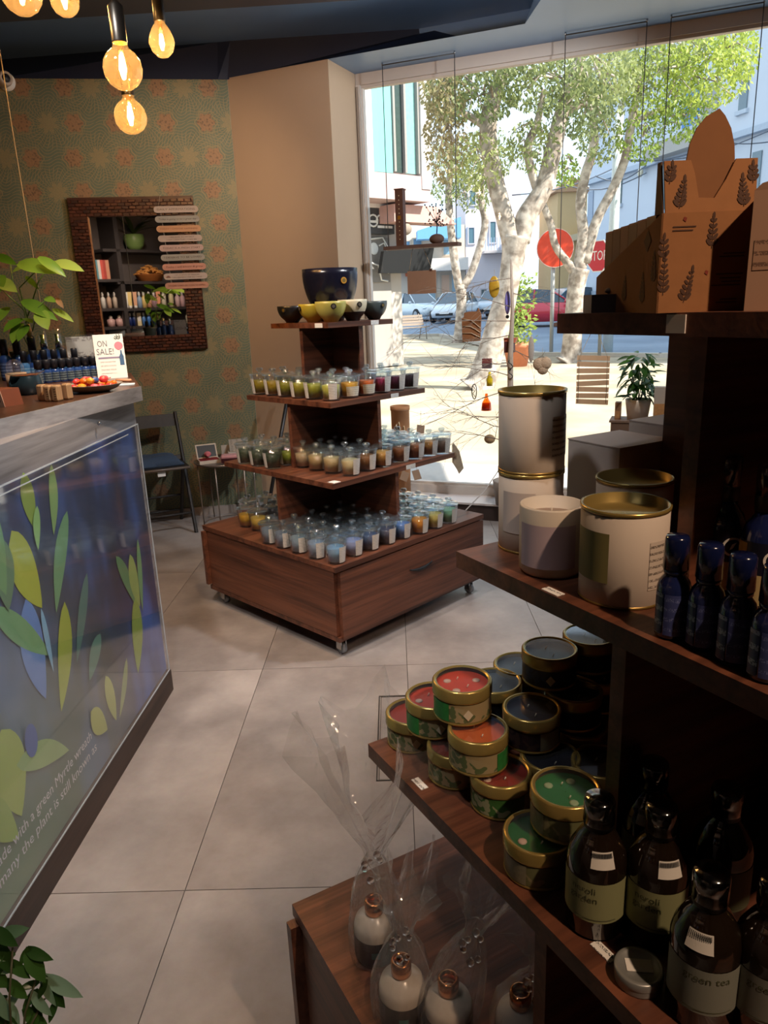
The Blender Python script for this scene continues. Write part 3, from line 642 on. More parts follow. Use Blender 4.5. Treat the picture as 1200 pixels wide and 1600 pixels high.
bowl(W1(.140, -.138, z1_), .062, .082, '#4a5456', 'slate grey candle bowl at the right end of the top tier', .010, '#2a2e30', -48)
bowl(W1(.035, .035, z1_), .128, .232, '#171726', 'large midnight blue ceramic bowl standing behind the small bowls on the top tier', .014, '#c08a2c', -58, name='ceramic_bowl', rough=.22)
# ================================================================ GOODS ON THE NEAR STAND
# ---- price tickets on shelves
for (x, y, z) in ((864, 925, T2[1]), (656, 1225, T2[2]), (943, 1487, T2[2])):
    q = PX(x, y, z)
    l = (q - Vector((D2[0], D2[1], 0))); c, s = math.cos(Y2), math.sin(Y2); lx, ly = l.x * c + l.y * s, -l.x * s + l.y * c
    part('price_ticket', MB().box((lx, ly, z + .0006), (.012, .028, .001)), PRICE, disp2)
part('price_ticket', MB().bbox(-.2025, -.201, .008, .032, 1.403, 1.422), TK, disp2)
# ---- card drums
DRUM = mat('#cfc3b6', .7, var=.03, scale=40); TYPE = printed('#cdc1b4', '#6d635a', 800, 2, .46)
def drum(pos, r, h, label, face, patchcol=None, lid=True, face2=None, group='card candle drums on the near stand'):
    t = thing('candle_drum', label, 'drum', pos, R(face), group)
    part('drum_wall', MB().lathe([(r - .001, .002), (r, .003), (r, h - .004), (r - .001, h - .003)], 40, cap=False), DRUM, t)
    part('base_rim', MB().lathe([(.0005, 0), (r + .0006, 0), (r + .0006, .0035), (r - .002, .0035)], 40, cap=False), BRASS, t)
    part('gold_rim', MB().lathe([(r - .001, h - .005), (r + .0012, h - .004), (r + .0012, h), (r - .002, h), (r - .002, h - .012), (.0005, h - .012)], 40, cap=False), GOLD, t)
    if patchcol: part('colour_label', patch(r + .0006, r + .0006, h * .26, h * .78, -.55, .55, 10), mat(patchcol, .6, var=.05), t)
    a = R((face2 if face2 is not None else face + 120) - face)
    part('printed_panel', patch(r + .0006, r + .0006, h * .2, h * .70, a - .42, a + .42, 8), TYPE, t)
    return t
pa = PX(828, 852, T2[1])
drum(pa, .0445, .112, 'lower pale card drum of the tall pair at the back left of the near stand', -125, '#c3b6ae', face2=-40)
drum((pa.x, pa.y, pa.z + .1122), .0450, .110, 'upper pale card drum stacked on another, its gold rim open to the ceiling', 160, None, face2=-42)
drum(PX(970, 928, T2[1]), .0490, .112, 'large cream card drum with olive label and gold lid on the near stand', -158, '#80794a', face2=-50)
drum(PX(985, 873, T2[1]) , .0480, .113, 'card drum with dark gold lid half hidden behind the large cream drum', 120, None, face2=100)
# ---- ceramic candle with lilac label
pb = PX(860, 890, T2[1])
t = thing('pillar_candle', 'off-white ceramic candle with lilac label between the card drums', 'candle', pb, R(-112))
r, hh = .0405, .090
part('cup', MB().lathe([(.0005, 0), (r - .005, 0), (r, .006), (r, hh - .002), (r - .001, hh), (r - .004, hh), (r - .005, hh - .02), (.0005, hh - .02)], 40, cap=False), mat('#cbbfae', .5, var=.03), t)
part('wax', MB().lathe([(r - .005, hh - .0165), (.0005, hh - .0165)], 32, cap=False), mat('#8f7a6a', .5), t)
part('wick', MB().tube([(0, 0, hh - .017), (.001, 0, hh - .006)], .001, 5), mat('#d8cdbb', .8), t)
part('lilac_label', patch(r + .0006, r + .0006, .014, .070, -.95, .95, 12), mat('#b29fa6', .6, var=.03), t)
# ---- white cartons at the back
def carton(name, a, b, sx, sy, h, z, label, m, top=None, yaw=0.0, cat='box', group=None):
    t = thing(name, label, cat, W2(a, b, z), Y2 + yaw, group)
    part('carton_body', MB().bbox(-sx / 2, sx / 2, -sy / 2, sy / 2, 0, h), m, t)
    part('lid_flap', MB().bbox(-sx / 2 - .0008, sx / 2 + .0008, -sy / 2 - .0008, sy / 2 + .0008, h, h + .0015), top or m, t)
    return t
CART = mat('#b9b0ad', .65, var=.03); 
ct = carton('white_carton', -.040, -.240, .105, .10, .136, T2[1], 'white card box standing behind the tall drums on the near stand', CART, group='white card boxes on the near stand')
part('printed_panel', MB().quad((-.0532, .03, .012), (-.0532, -.04, .012), (-.0532, -.04, .045), (-.0532, .03, .045)), printed('#b9b0ad', '#77706c', 700, 2, .46), ct)
carton('white_carton', .085, -.240, .105, .10, .150, T2[1], 'second white card box further right, half behind the dark post', CART, group='white card boxes on the near stand')
# ---- blue spray bottles
BLUEG = mat((0.010, 0.016, 0.075), .08, 0, .1, spec=.7, coat=.5); BCAP = mat((0.006, 0.010, 0.050), .18, 0, .05, coat=.4); BLAB = printed('#3d4577', '#6f79a8', 600, 2, .56, .35); BSIDE = printed('#3a4575', '#9aa6c8', 420, 2, .45, .35)
def spray(pos, label, face, k=1.0):
    t = thing('spray_bottle', label, 'bottle', pos, R(face), 'blue spray bottles on the near stand')
    r = .0167 * k
    part('bottle_body', MB().lathe([(.0005, 0), (r - .003, 0), (r, .003), (r, .054 * k), (r - .002, .061 * k), (.0105 * k, .067 * k), (.0105 * k, .070 * k)], 28), BLUEG, t)
    part('collar', MB().lathe([(.0115 * k, .069 * k), (.0118 * k, .074 * k)], 24), BCAP, t)
    part('cap', MB().lathe([(.0125 * k, .074 * k), (.0118 * k, .105 * k), (.0105 * k, .108 * k), (.0005, .1085 * k)], 24), BCAP, t)
    part('front_label', patch(r + .0004, r + .0004, .006, .050 * k, -.75, .95, 12), BLAB, t)
    part('side_lettering', patch(r + .0006, r + .0006, .006, .050 * k, -1.55, -.85, 6), BSIDE, t)
    return t
for i, (x, y) in enumerate(((1048, 992), (1098, 1010), (1146, 1033), (1196, 1058))):
    spray(PX(x, y, T2[1]), ['blue spray bottle beside the large cream drum', 'second blue spray bottle from the cream drum', 'third blue spray bottle from the cream drum', 'blue spray bottle cut by the right edge of the view'][i], -98)
def tallbottle(pos, label):
    t = thing('tall_bottle', label, 'bottle', pos, R(-90), 'tall dark bottles at the back of the near stand')
    r = .0235
    part('bottle_body', MB().lathe([(.0005, 0), (r - .003, 0), (r, .004), (r, .085), (r - .004, .098), (.012, .108), (.012, .114)], 28), BLUEG, t)
    part('collar', MB().lathe([(.013, .113), (.0135, .130), (.0135, .131)], 24), BLACK, t)
    part('clear_cap', MB().lathe([(.0138, .130), (.0138, .160), (.012, .163), (.0005, .163)], 24), thin((.55, .58, .7), 1.5, .05, .05), t)
    part('nozzle', MB().lathe([(.007, .131), (.007, .150), (.0005, .152)], 16), BLACK, t)
    part('label_band', patch(r + .0004, r + .0004, .012, .082, -1.9, 1.9, 16), mat('#15182a', .4), t)
    part('cream_label', patch(r + .0007, r + .0007, .012, .046, -1.9, 1.9, 16), mat('#b9a878', .5), t)
    part('amber_edge', patch(r + .0008, r + .0008, .012, .08, -1.9, -1.2, 6), mat('#b78f2e', .5), t)
    g = MB(); 
    for i in range(20):
        a0, a1 = 2 * math.pi * i / 24 + .5, 2 * math.pi * (i + 1) / 24 + .5
        vs = []
        for a, q in ((a0, .011), (a1, .011), (a1, .0085), (a0, .0085)):
            an = math.cos(a) * q / r; vs.append(((r + .0012) * math.cos(an), (r + .0012) * math.sin(an), .064 + math.sin(a) * q))
        g.add(vs, [(0, 1, 2, 3)])
    part('round_logo', g, WHITE, t)
    part('leaf_mark', MB().add([((r + .0012), y, .064 + z) for y, z in ((-.004, -.004), (0, -.002), (.004, .005), (-.001, .003))], [(0, 1, 2, 3)]), WHITE, t)
    return t
tallbottle(PX(1122, 925, T2[1]), 'tall dark blue bottle with clear cap behind the blue spray bottles'); tallbottle(PX(1183, 950, T2[1]), 'tall dark bottle with clear cap at the right edge of the view')
# ---- cardboard dispenser with leaf-shaped tongue, on the top shelf
KRAFT = mat('#94643c', .85, var=.10, scale=60, bump=.05); KRAFTD = mat('#7d5230', .85, var=.08, scale=60); INK = mat('#4a2f20', .8); INKR = mat('#7a2c1c', .8)
zt = T2[0]; fo_ = Vector((.290, .790, zt))
t = thing('cardboard_dispenser', 'brown cardboard dispenser printed with sprigs, its leaf-shaped tongue standing up', 'display box', fo_, R(2))
bw, bl, hf, hb = .100, .196, .097, .042
part('front_panel', MB().bbox(0, bw, 0, .002, 0, hf), KRAFT, t)
part('side_panel', MB().prism([(0, 0), (bl, 0), (bl, hb), (0, hf)], (0, 0, 0), (0, 1, 0), (0, 0, 1), (.002, 0, 0)), KRAFTD, t)
part('side_panel', MB().prism([(0, 0), (bl, 0), (bl, hb), (0, hf)], (bw - .002, 0, 0), (0, 1, 0), (0, 0, 1), (.002, 0, 0)), KRAFTD, t)
part('end_panel', MB().bbox(0, bw, bl - .002, bl, 0, hb), KRAFTD, t)
tilt = R(9); uy = Vector((0, math.sin(tilt), math.cos(tilt))); hfl = .050
def leafshape(cx, y0, w, h, n=9, low=.0):
    L = [(cx - w / 2 * math.sin(math.pi * .5 * (1 - (i / n)) ** .75), y0 + h * (i / n)) for i in range(n)]
    return L
fl = [(0.004, 0), (bw - .004, 0), (bw - .002, hfl), (bw - .024, hfl), (bw - .034, hfl * .62), (bw * .5 + .004, hfl * .26), (bw * .5 - .012, hfl * .28), (.034, hfl * .75), (.030, hfl), (.003, hfl)]
part('folded_flap', MB().prism(fl, (0, .001, hf), (1, 0, 0), uy, (0, .002, 0)), KRAFT, t)
tg = [(.074, .002), (.024, .002), (.026, hfl * .72), (.0275, hfl), (.031, hfl + .016), (.038, hfl + .031), (.048, hfl + .042), (.0610, hfl + .049), (.067, hfl + .042), (.073, hfl + .030), (.0765, hfl + .014), (.0770, hfl), (.074, hfl * .6)]
part('leaf_tongue', MB().prism(tg, (0, .006, hf), (1, 0, 0), uy, (0, .002, 0)), KRAFTD, t)
part('flap_side', MB().prism([(0, 0), (.02, 0), (.012, hfl), (0.004, hfl)], (.002, .003, hf), (0, 1, 0), uy, (.0015, 0, 0)), INK, t)
def sprig(b, ox, oz, h, fr, n=5, lw=.006, lean=0.0):
    """printed sprig: stem with paired leaves; fr(x,z) maps to 3D"""
    def ellipse(cx, cz, a, rx, rz):
        vs = []
        for i in range(8):
            q = 2 * math.pi * i / 8; x, z = rx * math.cos(q), rz * math.sin(q); vs.append(fr(cx + x * math.cos(a) - z * math.sin(a), cz + x * math.sin(a) + z * math.cos(a)))
        b.add(vs, [tuple(range(8))])
    b.add([fr(ox - .0004, oz), fr(ox + .0004, oz), fr(ox + .0004 + lean * h, oz + h), fr(ox - .0004 + lean * h, oz + h)], [(0, 1, 2, 3)])
    for i in range(n):
        zz = oz + h * (i + .6) / (n + .4); xx = ox + lean * (zz - oz); sc = 1 - .12 * i
        ellipse(xx - lw * .8 * sc, zz + .003, R(130), lw * sc, .0017 * sc + .0004); ellipse(xx + lw * .8 * sc, zz + .003, R(50), lw * sc, .0017 * sc + .0004)
    ellipse(ox + lean * h, oz + h + .003, R(90), .004, .0015)
f1 = lambda x, z: (x, -.0006, z)
for ar in ((.028, .010, .030, f1, 6, .0046, .25), (.0535, .062, .028, f1, 5, .0042), (.006, .018, .036, f1, 6, .0042), (.004, .052, .020, f1, 3, .004)):
    sp = MB(); sprig(sp, *ar); part('sprig_print', sp, INK, t)
f2 = lambda x, z: Vector((x, .0002, hf)) + uy * z
for ar in ((.018, .004, .026, f2, 6, .0046, .22), (.084, .004, .026, f2, 6, .0046, -.06), (.008, .028, .016, f2, 3, .0042, .2), (.093, .026, .016, f2, 3, .004)):
    sp = MB(); sprig(sp, *ar); part('sprig_print', sp, INK, t)
f3 = lambda x, z: (-.0006, x, z)
for ar in ((.095, .012, .022, f3, 5, .005, -.1), (.040, .010, .026, f3, 6, .005), (.012, .030, .026, f3, 5, .005)):
    sp = MB(); sprig(sp, *ar); part('sprig_print', sp, INK, t)
sp = MB()
sp.add([f3(x, z) for x, z in ((.032, .062), (.042, .073), (.032, .084), (.022, .073))], [(0, 1, 2, 3)])
part('diamond_print', sp, INK, t)
sp = MB()
for (x0, z0, wd) in ((.012, .083, .024), (.012, .0795, .021), (.066, .056, .022), (.062, .053, .026), (.060, .036, .028), (.064, .032, .022), (.066, .0285, .02), (.056, .025, .03), (.066, .011, .018), (.062, .008, .022)):
    part('print_line', MB().quad(f1(x0, z0), f1(x0 + wd, z0), f1(x0 + wd, z0 + .0012), f1(x0, z0 + .0012)), INK, t)
for (x0, z0) in ((.022, .090), (.048, .038)): part('red_star', MB().quad(f1(x0, z0), f1(x0 + .003, z0 - .002), f1(x0 + .004, z0 + .002), f1(x0 + .001, z0 + .003)), INKR, t)
# tea packets inside the dispenser
for i in range(6):
    y0 = .024 + i * .026
    pk = thing('tea_packet', ['maroon tea packet nearest the viewer in the cardboard dispenser', 'second maroon tea packet in the cardboard dispenser', 'third dark red tea packet in the cardboard dispenser', 'fourth maroon tea packet in the cardboard dispenser', 'fifth maroon tea packet in the cardboard dispenser', 'last tea packet with a brown end at the back of the dispenser'][i], 'packet', fo_, R(2), 'tea packets in the dispenser')
    part('packet_body', MB().bbox(.004, bw - .004, y0, y0 + .025, .003, .096 - .0008 * i), mat('#5a1420' if i % 2 else '#431019', .5) if i < 5 else mat('#5d4034', .6), pk)
    part('packet_top', MB().bbox(.004, bw - .004, y0, y0 + .025, .096 - .0008 * i, .098 - .0008 * i), mat('#7a2f33' if i % 2 else '#6a4438', .5), pk)
# flat dark box with pebble, left of the dispenser
pq = W2(-.135, -.150, zt)
t = thing('flat_carton', 'flat grey card box lying on the top shelf tip beside the cardboard dispenser', 'box', pq, R(-6))
part('carton_body', MB().bbox(-.048, .048, -.03, .03, 0, .021), mat('#4b4346', .6), t); part('copper_end', MB().bbox(.012, .049, -.0306, .0306, 0, .0205), mat('#7a3a1c', .5), t)
solo('pebble', MB().sphere((pq.x - .018, pq.y, zt + .021 + .004), .009, (1.2, .9, .48)), mat('#5d4d46', .7), 'small brown pebble on the flat grey box', 'pebble')
# large carton at the right edge
q = PX(1162, 486, zt)
t = thing('large_carton', 'tan card box with rows of faint lettering cut by the right edge', 'box', (q.x, q.y, zt), R(-30))
part('carton_body', MB().bbox(0, .14, 0, .07, 0, .110), mat('#a5826b', .8, var=.05), t); part('lid_flap', MB().prism([(0, 0), (.14, .0), (.14, .022), (.03, .012), (.006, .006)], (0, 0, .110), (1, 0, 0), (0, 0, 1), (0, .07, 0)), mat('#95745f', .8), t)
part('print_line', MB().quad((.004, -.0006, .038), (.13, -.0006, .038), (.13, -.0006, .066), (.004, -.0006, .066)), printed('#a5826b', '#6e5344', 620, 2, .44), t)

# ---------------------------------------------------------------- travel tins with window lids
TW = thin((.93, .95, .96), 1.5, .05, .06, 'tin_window', haze=.03)
TR, TH = .0415, .052
m_tb = MB().lathe([(.0005, 0), (TR - .001, 0), (TR, .001), (TR, .003), (TR - .0012, .004), (TR - .0012, TH - .018)], 40, cap=False)
m_tl = MB().lathe([(TR + .0005, TH - .018), (TR + .0012, TH - .0165), (TR + .0008, TH - .015), (TR + .0008, TH - .002), (TR - .001, TH), (TR - .0035, TH), (TR - .0045, TH - .0015), (TR - .0055, TH - .0015)], 40, cap=False)
m_tb = m_tb.mesh('tin_body', GOLD); m_tl = m_tl.mesh('tin_lid', GOLD)
m_tw = MB().lathe([(TR - .0045, TH - .0014), (.0005, TH - .0014)], 40, cap=False).mesh('lid_window', TW)
m_tk = MB().tube([(0, 0, TH - .009), (.002, .002, TH - .0025)], .0009, 5).mesh('wick', mat('#e8dfcf', .8))
m_band = {}
def labelmat(kind):
    if kind in m_band: return m_band[kind]
    m, t, p = nt('tin_print'); N = t.nodes; L = t.links
    cols = {'cream': ('#a3946f', '#5d6b45'), 'green': ('#3c6a34', '#9aa07c'), 'olive': ('#6d6f4c', '#8f8766'), 'navy': ('#12182c', '#252f4e'), 'plum': ('#241a22', '#40302c'), 'dark': ('#161a1c', '#2a3236')}[kind]
    tc = N.new('ShaderNodeTexCoord'); vo = N.new('ShaderNodeTexVoronoi'); vo.inputs['Scale'].default_value = 95; n1 = N.new('ShaderNodeTexNoise'); n1.inputs['Scale'].default_value = 28; n1.inputs['Detail'].default_value = 2
    L.new(tc.outputs['Object'], vo.inputs['Vector']); L.new(tc.outputs['Object'], n1.inputs['Vector'])
    gt = N.new('ShaderNodeMath'); gt.operation = 'GREATER_THAN'; gt.inputs[1].default_value = .56; L.new(n1.outputs['Fac'], gt.inputs[0])
    lt = N.new('ShaderNodeMath'); lt.operation = 'LESS_THAN'; lt.inputs[1].default_value = .5; L.new(vo.outputs['Distance'], lt.inputs[0])
    mu = N.new('ShaderNodeMath'); mu.operation = 'MULTIPLY'; L.new(gt.outputs[0], mu.inputs[0]); L.new(lt.outputs[0], mu.inputs[1])
    mx = N.new('ShaderNodeMix'); mx.data_type = 'RGBA'; mx.inputs[6].default_value = (*lin(cols[0]), 1); mx.inputs[7].default_value = (*lin(cols[1]), 1); L.new(mu.outputs[0], mx.inputs[0]); L.new(mx.outputs[2], p.inputs['Base Color']); p.inputs['Roughness'].default_value = .4
    m_band[kind] = m; return m
def tin(px, py, lev, kind, wax, label, face=-110, panel=None, diamond=False, blobs=0, pos=None):
    ztop = T2[2] + TH * lev + .0006 * lev
    q = pos or PX(px, py, ztop); q = Vector((q.x, q.y, ztop - TH))
    t = thing('candle_tin', label, 'tin', q, R(face), 'round candle tins on the near stand')
    ob('tin_body', m_tb, t); l = ob('tin_lid', m_tl, t); ob('lid_window', m_tw, l)
    part('printed_band', patch(TR - .0006, TR - .0006, .005, TH - .020, -math.pi, math.pi, 32), labelmat(kind), t)
    part('wax', MB().lathe([(TR - .003, TH - .0085), (.0005, TH - .0080)], 32, cap=False), mat(wax, .35, 0, .12, 40), t)
    ob('wick', m_tk, t, loc=(.012, .004, 0)); ob('wick', m_tk, t, loc=(-.012, -.006, 0))
    for i in range(blobs):
        a = 2.4 * i + px; part('wax_chip', MB().sphere((.022 * math.cos(a), .022 * math.sin(a), TH - .0080), .006, (1, 1, .35), 8, 5), mat('#d8b9a8' if wax != '#2f7a45' else '#a8c09a', .5), t)
    if panel: part('side_panel', patch(TR, TR, .005, TH - .020, R(panel) - .42, R(panel) + .42, 8), mat('#2e7d3c' if kind == 'cream' else '#8f8a72', .4, 0, .35, 160), t)
    if diamond: part('diamond_mark', MB().add([(TR * math.cos(a) * 1.012, TR * math.sin(a) * 1.012, z) for a, z in ((0, .009), (.17, .0175), (0, .026), (-.17, .0175))], [(0, 1, 2, 3)]), mat('#d9cfb4', .5), t)
    return t
tin(644, 1110, 1, 'cream', '#b8412a', 'cream gold tin with orange wax at the tip of the lower shelf', -85, None, True, 1)
tin(677, 1085, 2, 'cream', '#c2452e', 'cream gold tin with green panel behind the topmost orange tin', -80, -70, True, 1)
tin(712, 1160, 1, 'cream', '#8a2f20', 'cream gold tin with wreath print under the stacked orange tins', -100, None, False)
tin(747, 1136, 2, 'cream', '#c8571c', 'gold tin with glowing orange wax and green wreath print', -95, 60, False, 0)
tin(782, 1202, 1, 'green', '#8f2417', 'green printed tin with red wax below the orange one', -95, 70, False, 2)
tin(722, 1060, 3, 'cream', '#d2482c', 'topmost gold tin with orange-red wax and diamond mark', -85, -62, True, 3)
tin(773, 1062, 2, 'dark', '#4b545c', 'dark tin with grey wax right behind the topmost orange tin', -80)
tin(812, 1036, 2, 'dark', '#4c555a', 'dark tin with silvery wax left of the topmost blue tin', -80)
tin(859, 1012, 3, 'navy', '#7c8d8b', 'topmost navy tin with pale grey-green wax', -100, None, True)
tin(922, 990, 3, 'dark', '#5c6664', 'dark tin at the back beneath the middle shelf', -90)
tin(831, 1104, 2, 'plum', '#1e1c26', 'dark plum tin with reflecting window lid right of the orange tins', -100, 40)
tin(897, 1075, 2, 'navy', '#101626', 'navy tin under the topmost navy tin', -95)
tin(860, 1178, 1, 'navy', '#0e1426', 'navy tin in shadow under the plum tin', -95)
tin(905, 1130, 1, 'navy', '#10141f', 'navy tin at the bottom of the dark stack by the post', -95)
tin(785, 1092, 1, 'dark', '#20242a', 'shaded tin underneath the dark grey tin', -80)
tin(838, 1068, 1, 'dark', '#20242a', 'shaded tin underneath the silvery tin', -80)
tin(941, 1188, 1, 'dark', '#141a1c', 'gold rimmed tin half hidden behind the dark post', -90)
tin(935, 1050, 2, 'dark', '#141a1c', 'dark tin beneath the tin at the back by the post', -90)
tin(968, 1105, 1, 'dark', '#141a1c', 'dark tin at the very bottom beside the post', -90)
tin(884, 1228, 2, 'olive', '#2f7a45', 'gold tin with green wax lying on another green tin', -105, -60, False, 3)
tin(841, 1298, 1, 'olive', '#226b36', 'lower gold tin with green wax at the shelf edge', -105, -40, False, 2)

# ---------------------------------------------------------------- brown bath bottles
AMB = mat((0.012, 0.007, 0.004), .07, 0, .2, spec=.7, coat=.4); PUMP = thin((.30, .30, .31), 1.5, .10, .12, 'smoked_cap')
def bath(px, py, label, col, words, face, stick=None, k=1.0, pos=None):
    q = pos or PX(px, py, T2[2])
    t = thing('bath_bottle', label, 'bottle', (q.x, q.y, T2[2]), R(face), 'brown bath bottles on the near stand')
    r = .0318 * k
    part('bottle_body', MB().lathe([(.0005, 0), (r - .004, 0), (r, .004), (r, .088), (r - .003, .100), (r * .62, .117), (.0145, .124), (.0145, .128)], 36), AMB, t)
    part('paper_label', patch(r + .0005, r + .0005, .026, .076, -1.7, 1.5, 20), mat(col, .65, var=.04), t)
    part('collar', MB().lathe([(.0155, .126), (.016, .138), (.0145, .139)], 28), BLACK, t)
    part('clear_cap', MB().lathe([(.0165, .132), (.0165, .156), (.015, .160), (.0005, .160)], 28), PUMP, t)
    part('nozzle', MB().lathe([(.008, .138), (.009, .150), (.006, .154), (.0005, .154)], 16), BLACK, t)
    if words:
        for i, wd in enumerate(words): bend_text(wd, .0115, r + .0009, -.62 if len(words) > 1 else -.3, .066 - i * .011, mat('#4d5036', .7), t)
    part('print_line', patch(r + .0009, r + .0009, .0295, .0305, -.9, .5, 8), mat('#5a5c44', .7), t)
    if stick is not None:
        s = part('barcode_sticker', patch(r * .985, r * .80, .094, .1115, stick - .42, stick + .42, 8), mat('#d8d4cc', .6, var=.02), t)
        b = MB()
        for i in range(13):
            a = stick - .38 + .76 * i / 13; b.add(list(zip(*[]))) if False else None
            ra, rb = r * .862 + .0012, r * .805 + .0012
            b.add([(ra * math.cos(a), ra * math.sin(a), .1062), (ra * math.cos(a + .028), ra * math.sin(a + .028), .1062), (rb * math.cos(a + .028), rb * math.sin(a + .028), .1110), (rb * math.cos(a), rb * math.sin(a), .1110)], [(0, 1, 2, 3)])
        part('barcode', b, BLACK, s)
    return t
bath(928, 1437, 'brown bottle with pale green label reading neroli garden next to the green tins', '#8f9168', ['neroli', 'garden'], -95, .0)
bath(1020, 1452, 'brown bottle with pale green label second from the green tins', '#8a8c64', ['neroli', 'garden'], -92, .1)
bath(1092, 1573, 'brown bottle with grey-green label and torn sticker at the front', '#82857a', ['green tea'], -92, -.6)
bath(1190, 1590, 'brown bottle with grey label cut by the right edge', '#7a7d74', ['green tea'], -95, .6)
bath(1010, 1372, 'dark brown bottle behind the two green-label ones', '#5d6046', None, -95, -.4)
bath(1118, 1420, 'dark brown bottle in shadow at the back right', '#5d6046', None, -95, None)
q = PX(997, 1530, T2[2])
t = thing('flat_tin', 'small flat silver tin with white sticker in front of the brown bottles', 'tin', q, R(20))
part('tin_body', MB().lathe([(.0005, 0), (.0232, 0), (.0235, .002), (.0235, .009)], 36, cap=False), mat('#9a9c9a', .35, .45), t)
part('tin_lid', MB().lathe([(.0240, .0085), (.0243, .0095), (.0243, .0165), (.0232, .0175), (.0195, .0178), (.0190, .0172), (.0005, .0172)], 36, cap=False), mat('#9a9c9a', .35, .45), t)
part('white_sticker', MB().box((0, 0, .0178), (.026, .015, .0006), R(-28)), WHITE, t)

# ---------------------------------------------------------------- gift-wrapped diffusers on the base
CEL = thin((.96, .96, .96), 1.45, .16, .035, 'cellophane', .7, 40, .07)
def cello(b, c, prof, lean, pleat, seed, n=40):
    rnd = random.Random(seed); ph = [rnd.uniform(0, 6.28) for _ in range(6)]; vs = []; fs = []; m = len(prof)
    for k, (r, z) in enumerate(prof):
        t = k / (m - 1); lx, ly = lean(z)
        for i in range(n):
            a = 2 * math.pi * i / n
            f = 1 + pleat(t) * (.5 * math.sin(5 * a + ph[0] + 2 * t) + .35 * math.sin(9 * a + ph[1] - 3 * t) + .25 * math.sin(14 * a + ph[2] + 5 * t))
            zz = z + (.035 * math.sin(3 * a + ph[3]) + .03 * math.sin(7 * a + ph[4])) * max(0, t - .6) * 2.0
            rr = r * f + rnd.uniform(-.003, .003) * (.4 + t)
            vs.append((c[0] + lx + rr * math.cos(a), c[1] + ly + rr * math.sin(a), c[2] + zz))
    for k in range(m - 1):
        for i in range(n):
            j = (i + 1) % n; fs.append((k * n + i, k * n + j, k * n + n + j, k * n + n + i))
    b.add(vs, fs, False); return b
def wrapped(px, py, label, H, neck, flare, lx, ly, seed, bottle=True, rb=.043):
    q = PX(px, py, T2[3]); t = thing('wrapped_diffuser', label, 'gift', q, 0, 'gift-wrapped diffusers on the stand base')
    if bottle:
        part('bottle_body', MB().lathe([(.0005, .001), (.030, .001), (.034, .005), (.034, .060), (.031, .070), (.016, .080), (.012, .083)], 32), mat('#c2b6a8', .25, 0, .05), t)
        part('black_label', patch(.0346, .0346, .006, .050, -math.pi, math.pi, 32), mat('#15161c', .4), t)
        part('printed_mark', patch(.0350, .0350, .022, .034, -1.75, -1.35, 4), mat('#2f6f6a', .4), t)
        part('copper_collar', MB().lathe([(.013, .082), (.015, .084), (.015, .104), (.0135, .106), (.0105, .106), (.0105, .090)], 28, cap=False), COPPER, t)
    ln = lambda z: (lx * max(0, (z - .05) / (H - .05)) ** 1.2, ly * max(0, (z - .05) / (H - .05)) ** 1.2)
    P = [(rb * .9, .0005), (rb, .01), (rb * 1.02, .05), (rb * .98, .08), (rb * .8, neck * .72), (.022, neck * .9), (.012, neck), (.018, neck + .02)]
    for i in range(1, 9): P.append((.018 + (flare - .018) * (i / 8) ** .9, neck + .02 + (H - neck - .02) * i / 8))
    part('cellophane_wrap', cello(MB(), (0, 0, 0), P, ln, lambda u: .10 + .55 * max(0, u - .35), seed), CEL, t)
    bd = MB(); nx, ny = ln(neck)
    for i in range(7): bd.sphere((nx + .013 * math.cos(i * .9) - .004, ny + .013 * math.sin(i * .9) - .012, neck + .006 * math.sin(i * 2.1) - i * .004), .0048 + .0015 * (i % 2), n=8, m=6)
    part('bead_tie', bd, solidglass((.95, .93, .92)), t)
    return t
wrapped(588, 1488, 'wrapped diffuser whose cellophane fans out highest towards the counter', .40, .185, .110, .015, .02, 3)
wrapped(630, 1588, 'wrapped diffuser with copper collar in front of the tallest wrapped one', .24, .150, .045, .010, .015, 5)
wrapped(702, 1618, 'wrapped diffuser whose cellophane peaks near the lower shelf edge', .255, .165, .055, .075, .035, 8)
wrapped(812, 1640, 'wrapped diffuser at the bottom edge with crumpled cellophane', .20, .125, .065, .060, .030, 13)
# ================================================================ COUNTER
CF = Vector((-0.886, 2.637, 0)); CD_ = Vector((.0395, .9992, 0)).normalized(); CN = Vector((CD_.y, -CD_.x, 0))
def CP(s, z, off=0.0): q = CF + CD_ * s + CN * off; return Vector((q.x, q.y, z))
GREYW = wood(1, lin('#5f5b5c'), lin('#a5a2a3'), .5, .6); DARKW = wood(1, (.020, .011, .008), (.050, .026, .018), .45)
TOPW = wood(1, (.045, .020, .012), (.10, .045, .026), .3)
ZW = 1.197
ct = thing('shop_counter', 'shop counter with grey-washed wood edge, dark plinth and printed front panel', 'counter', (0, 0, 0))
part('counter_body', MB().prism([(-2.25, -.72), (.035, -.72), (.035, 0), (-2.25, 0)], (CF.x, CF.y, .0), CD_, CN, (0, 0, 1.150)), GREYW, ct)
part('plinth', MB().prism([(-2.25, 0), (.004, 0), (.004, .022), (-2.25, .022)], (CF.x, CF.y, 0), CD_, CN, (0, 0, .088)), DARKW, ct)
f0, f1_ = PX(219, 604, ZW), PX(0, 655, ZW); fd = (f1_ - f0).normalized(); fe = f0 + fd * 2.3
pl = [f0, Vector((-1.06, 3.22, 0)), Vector((-1.75, 3.30, 0)), Vector((-1.75, .45, 0)), Vector((fe.x, fe.y, 0))]
wt = struct('worktop', MB().prism([(q.x, q.y) for q in pl], (0, 0, 1.150), (1, 0, 0), (0, 1, 0), (0, 0, ZW - 1.150)), TOPW)
del wt['kind']; tag(wt, 'long brown worktop with grey-washed front edge lying on the shop counter', 'worktop')
en = Vector((-fd.y, fd.x, 0)); en = en if en.x > 0 else -en
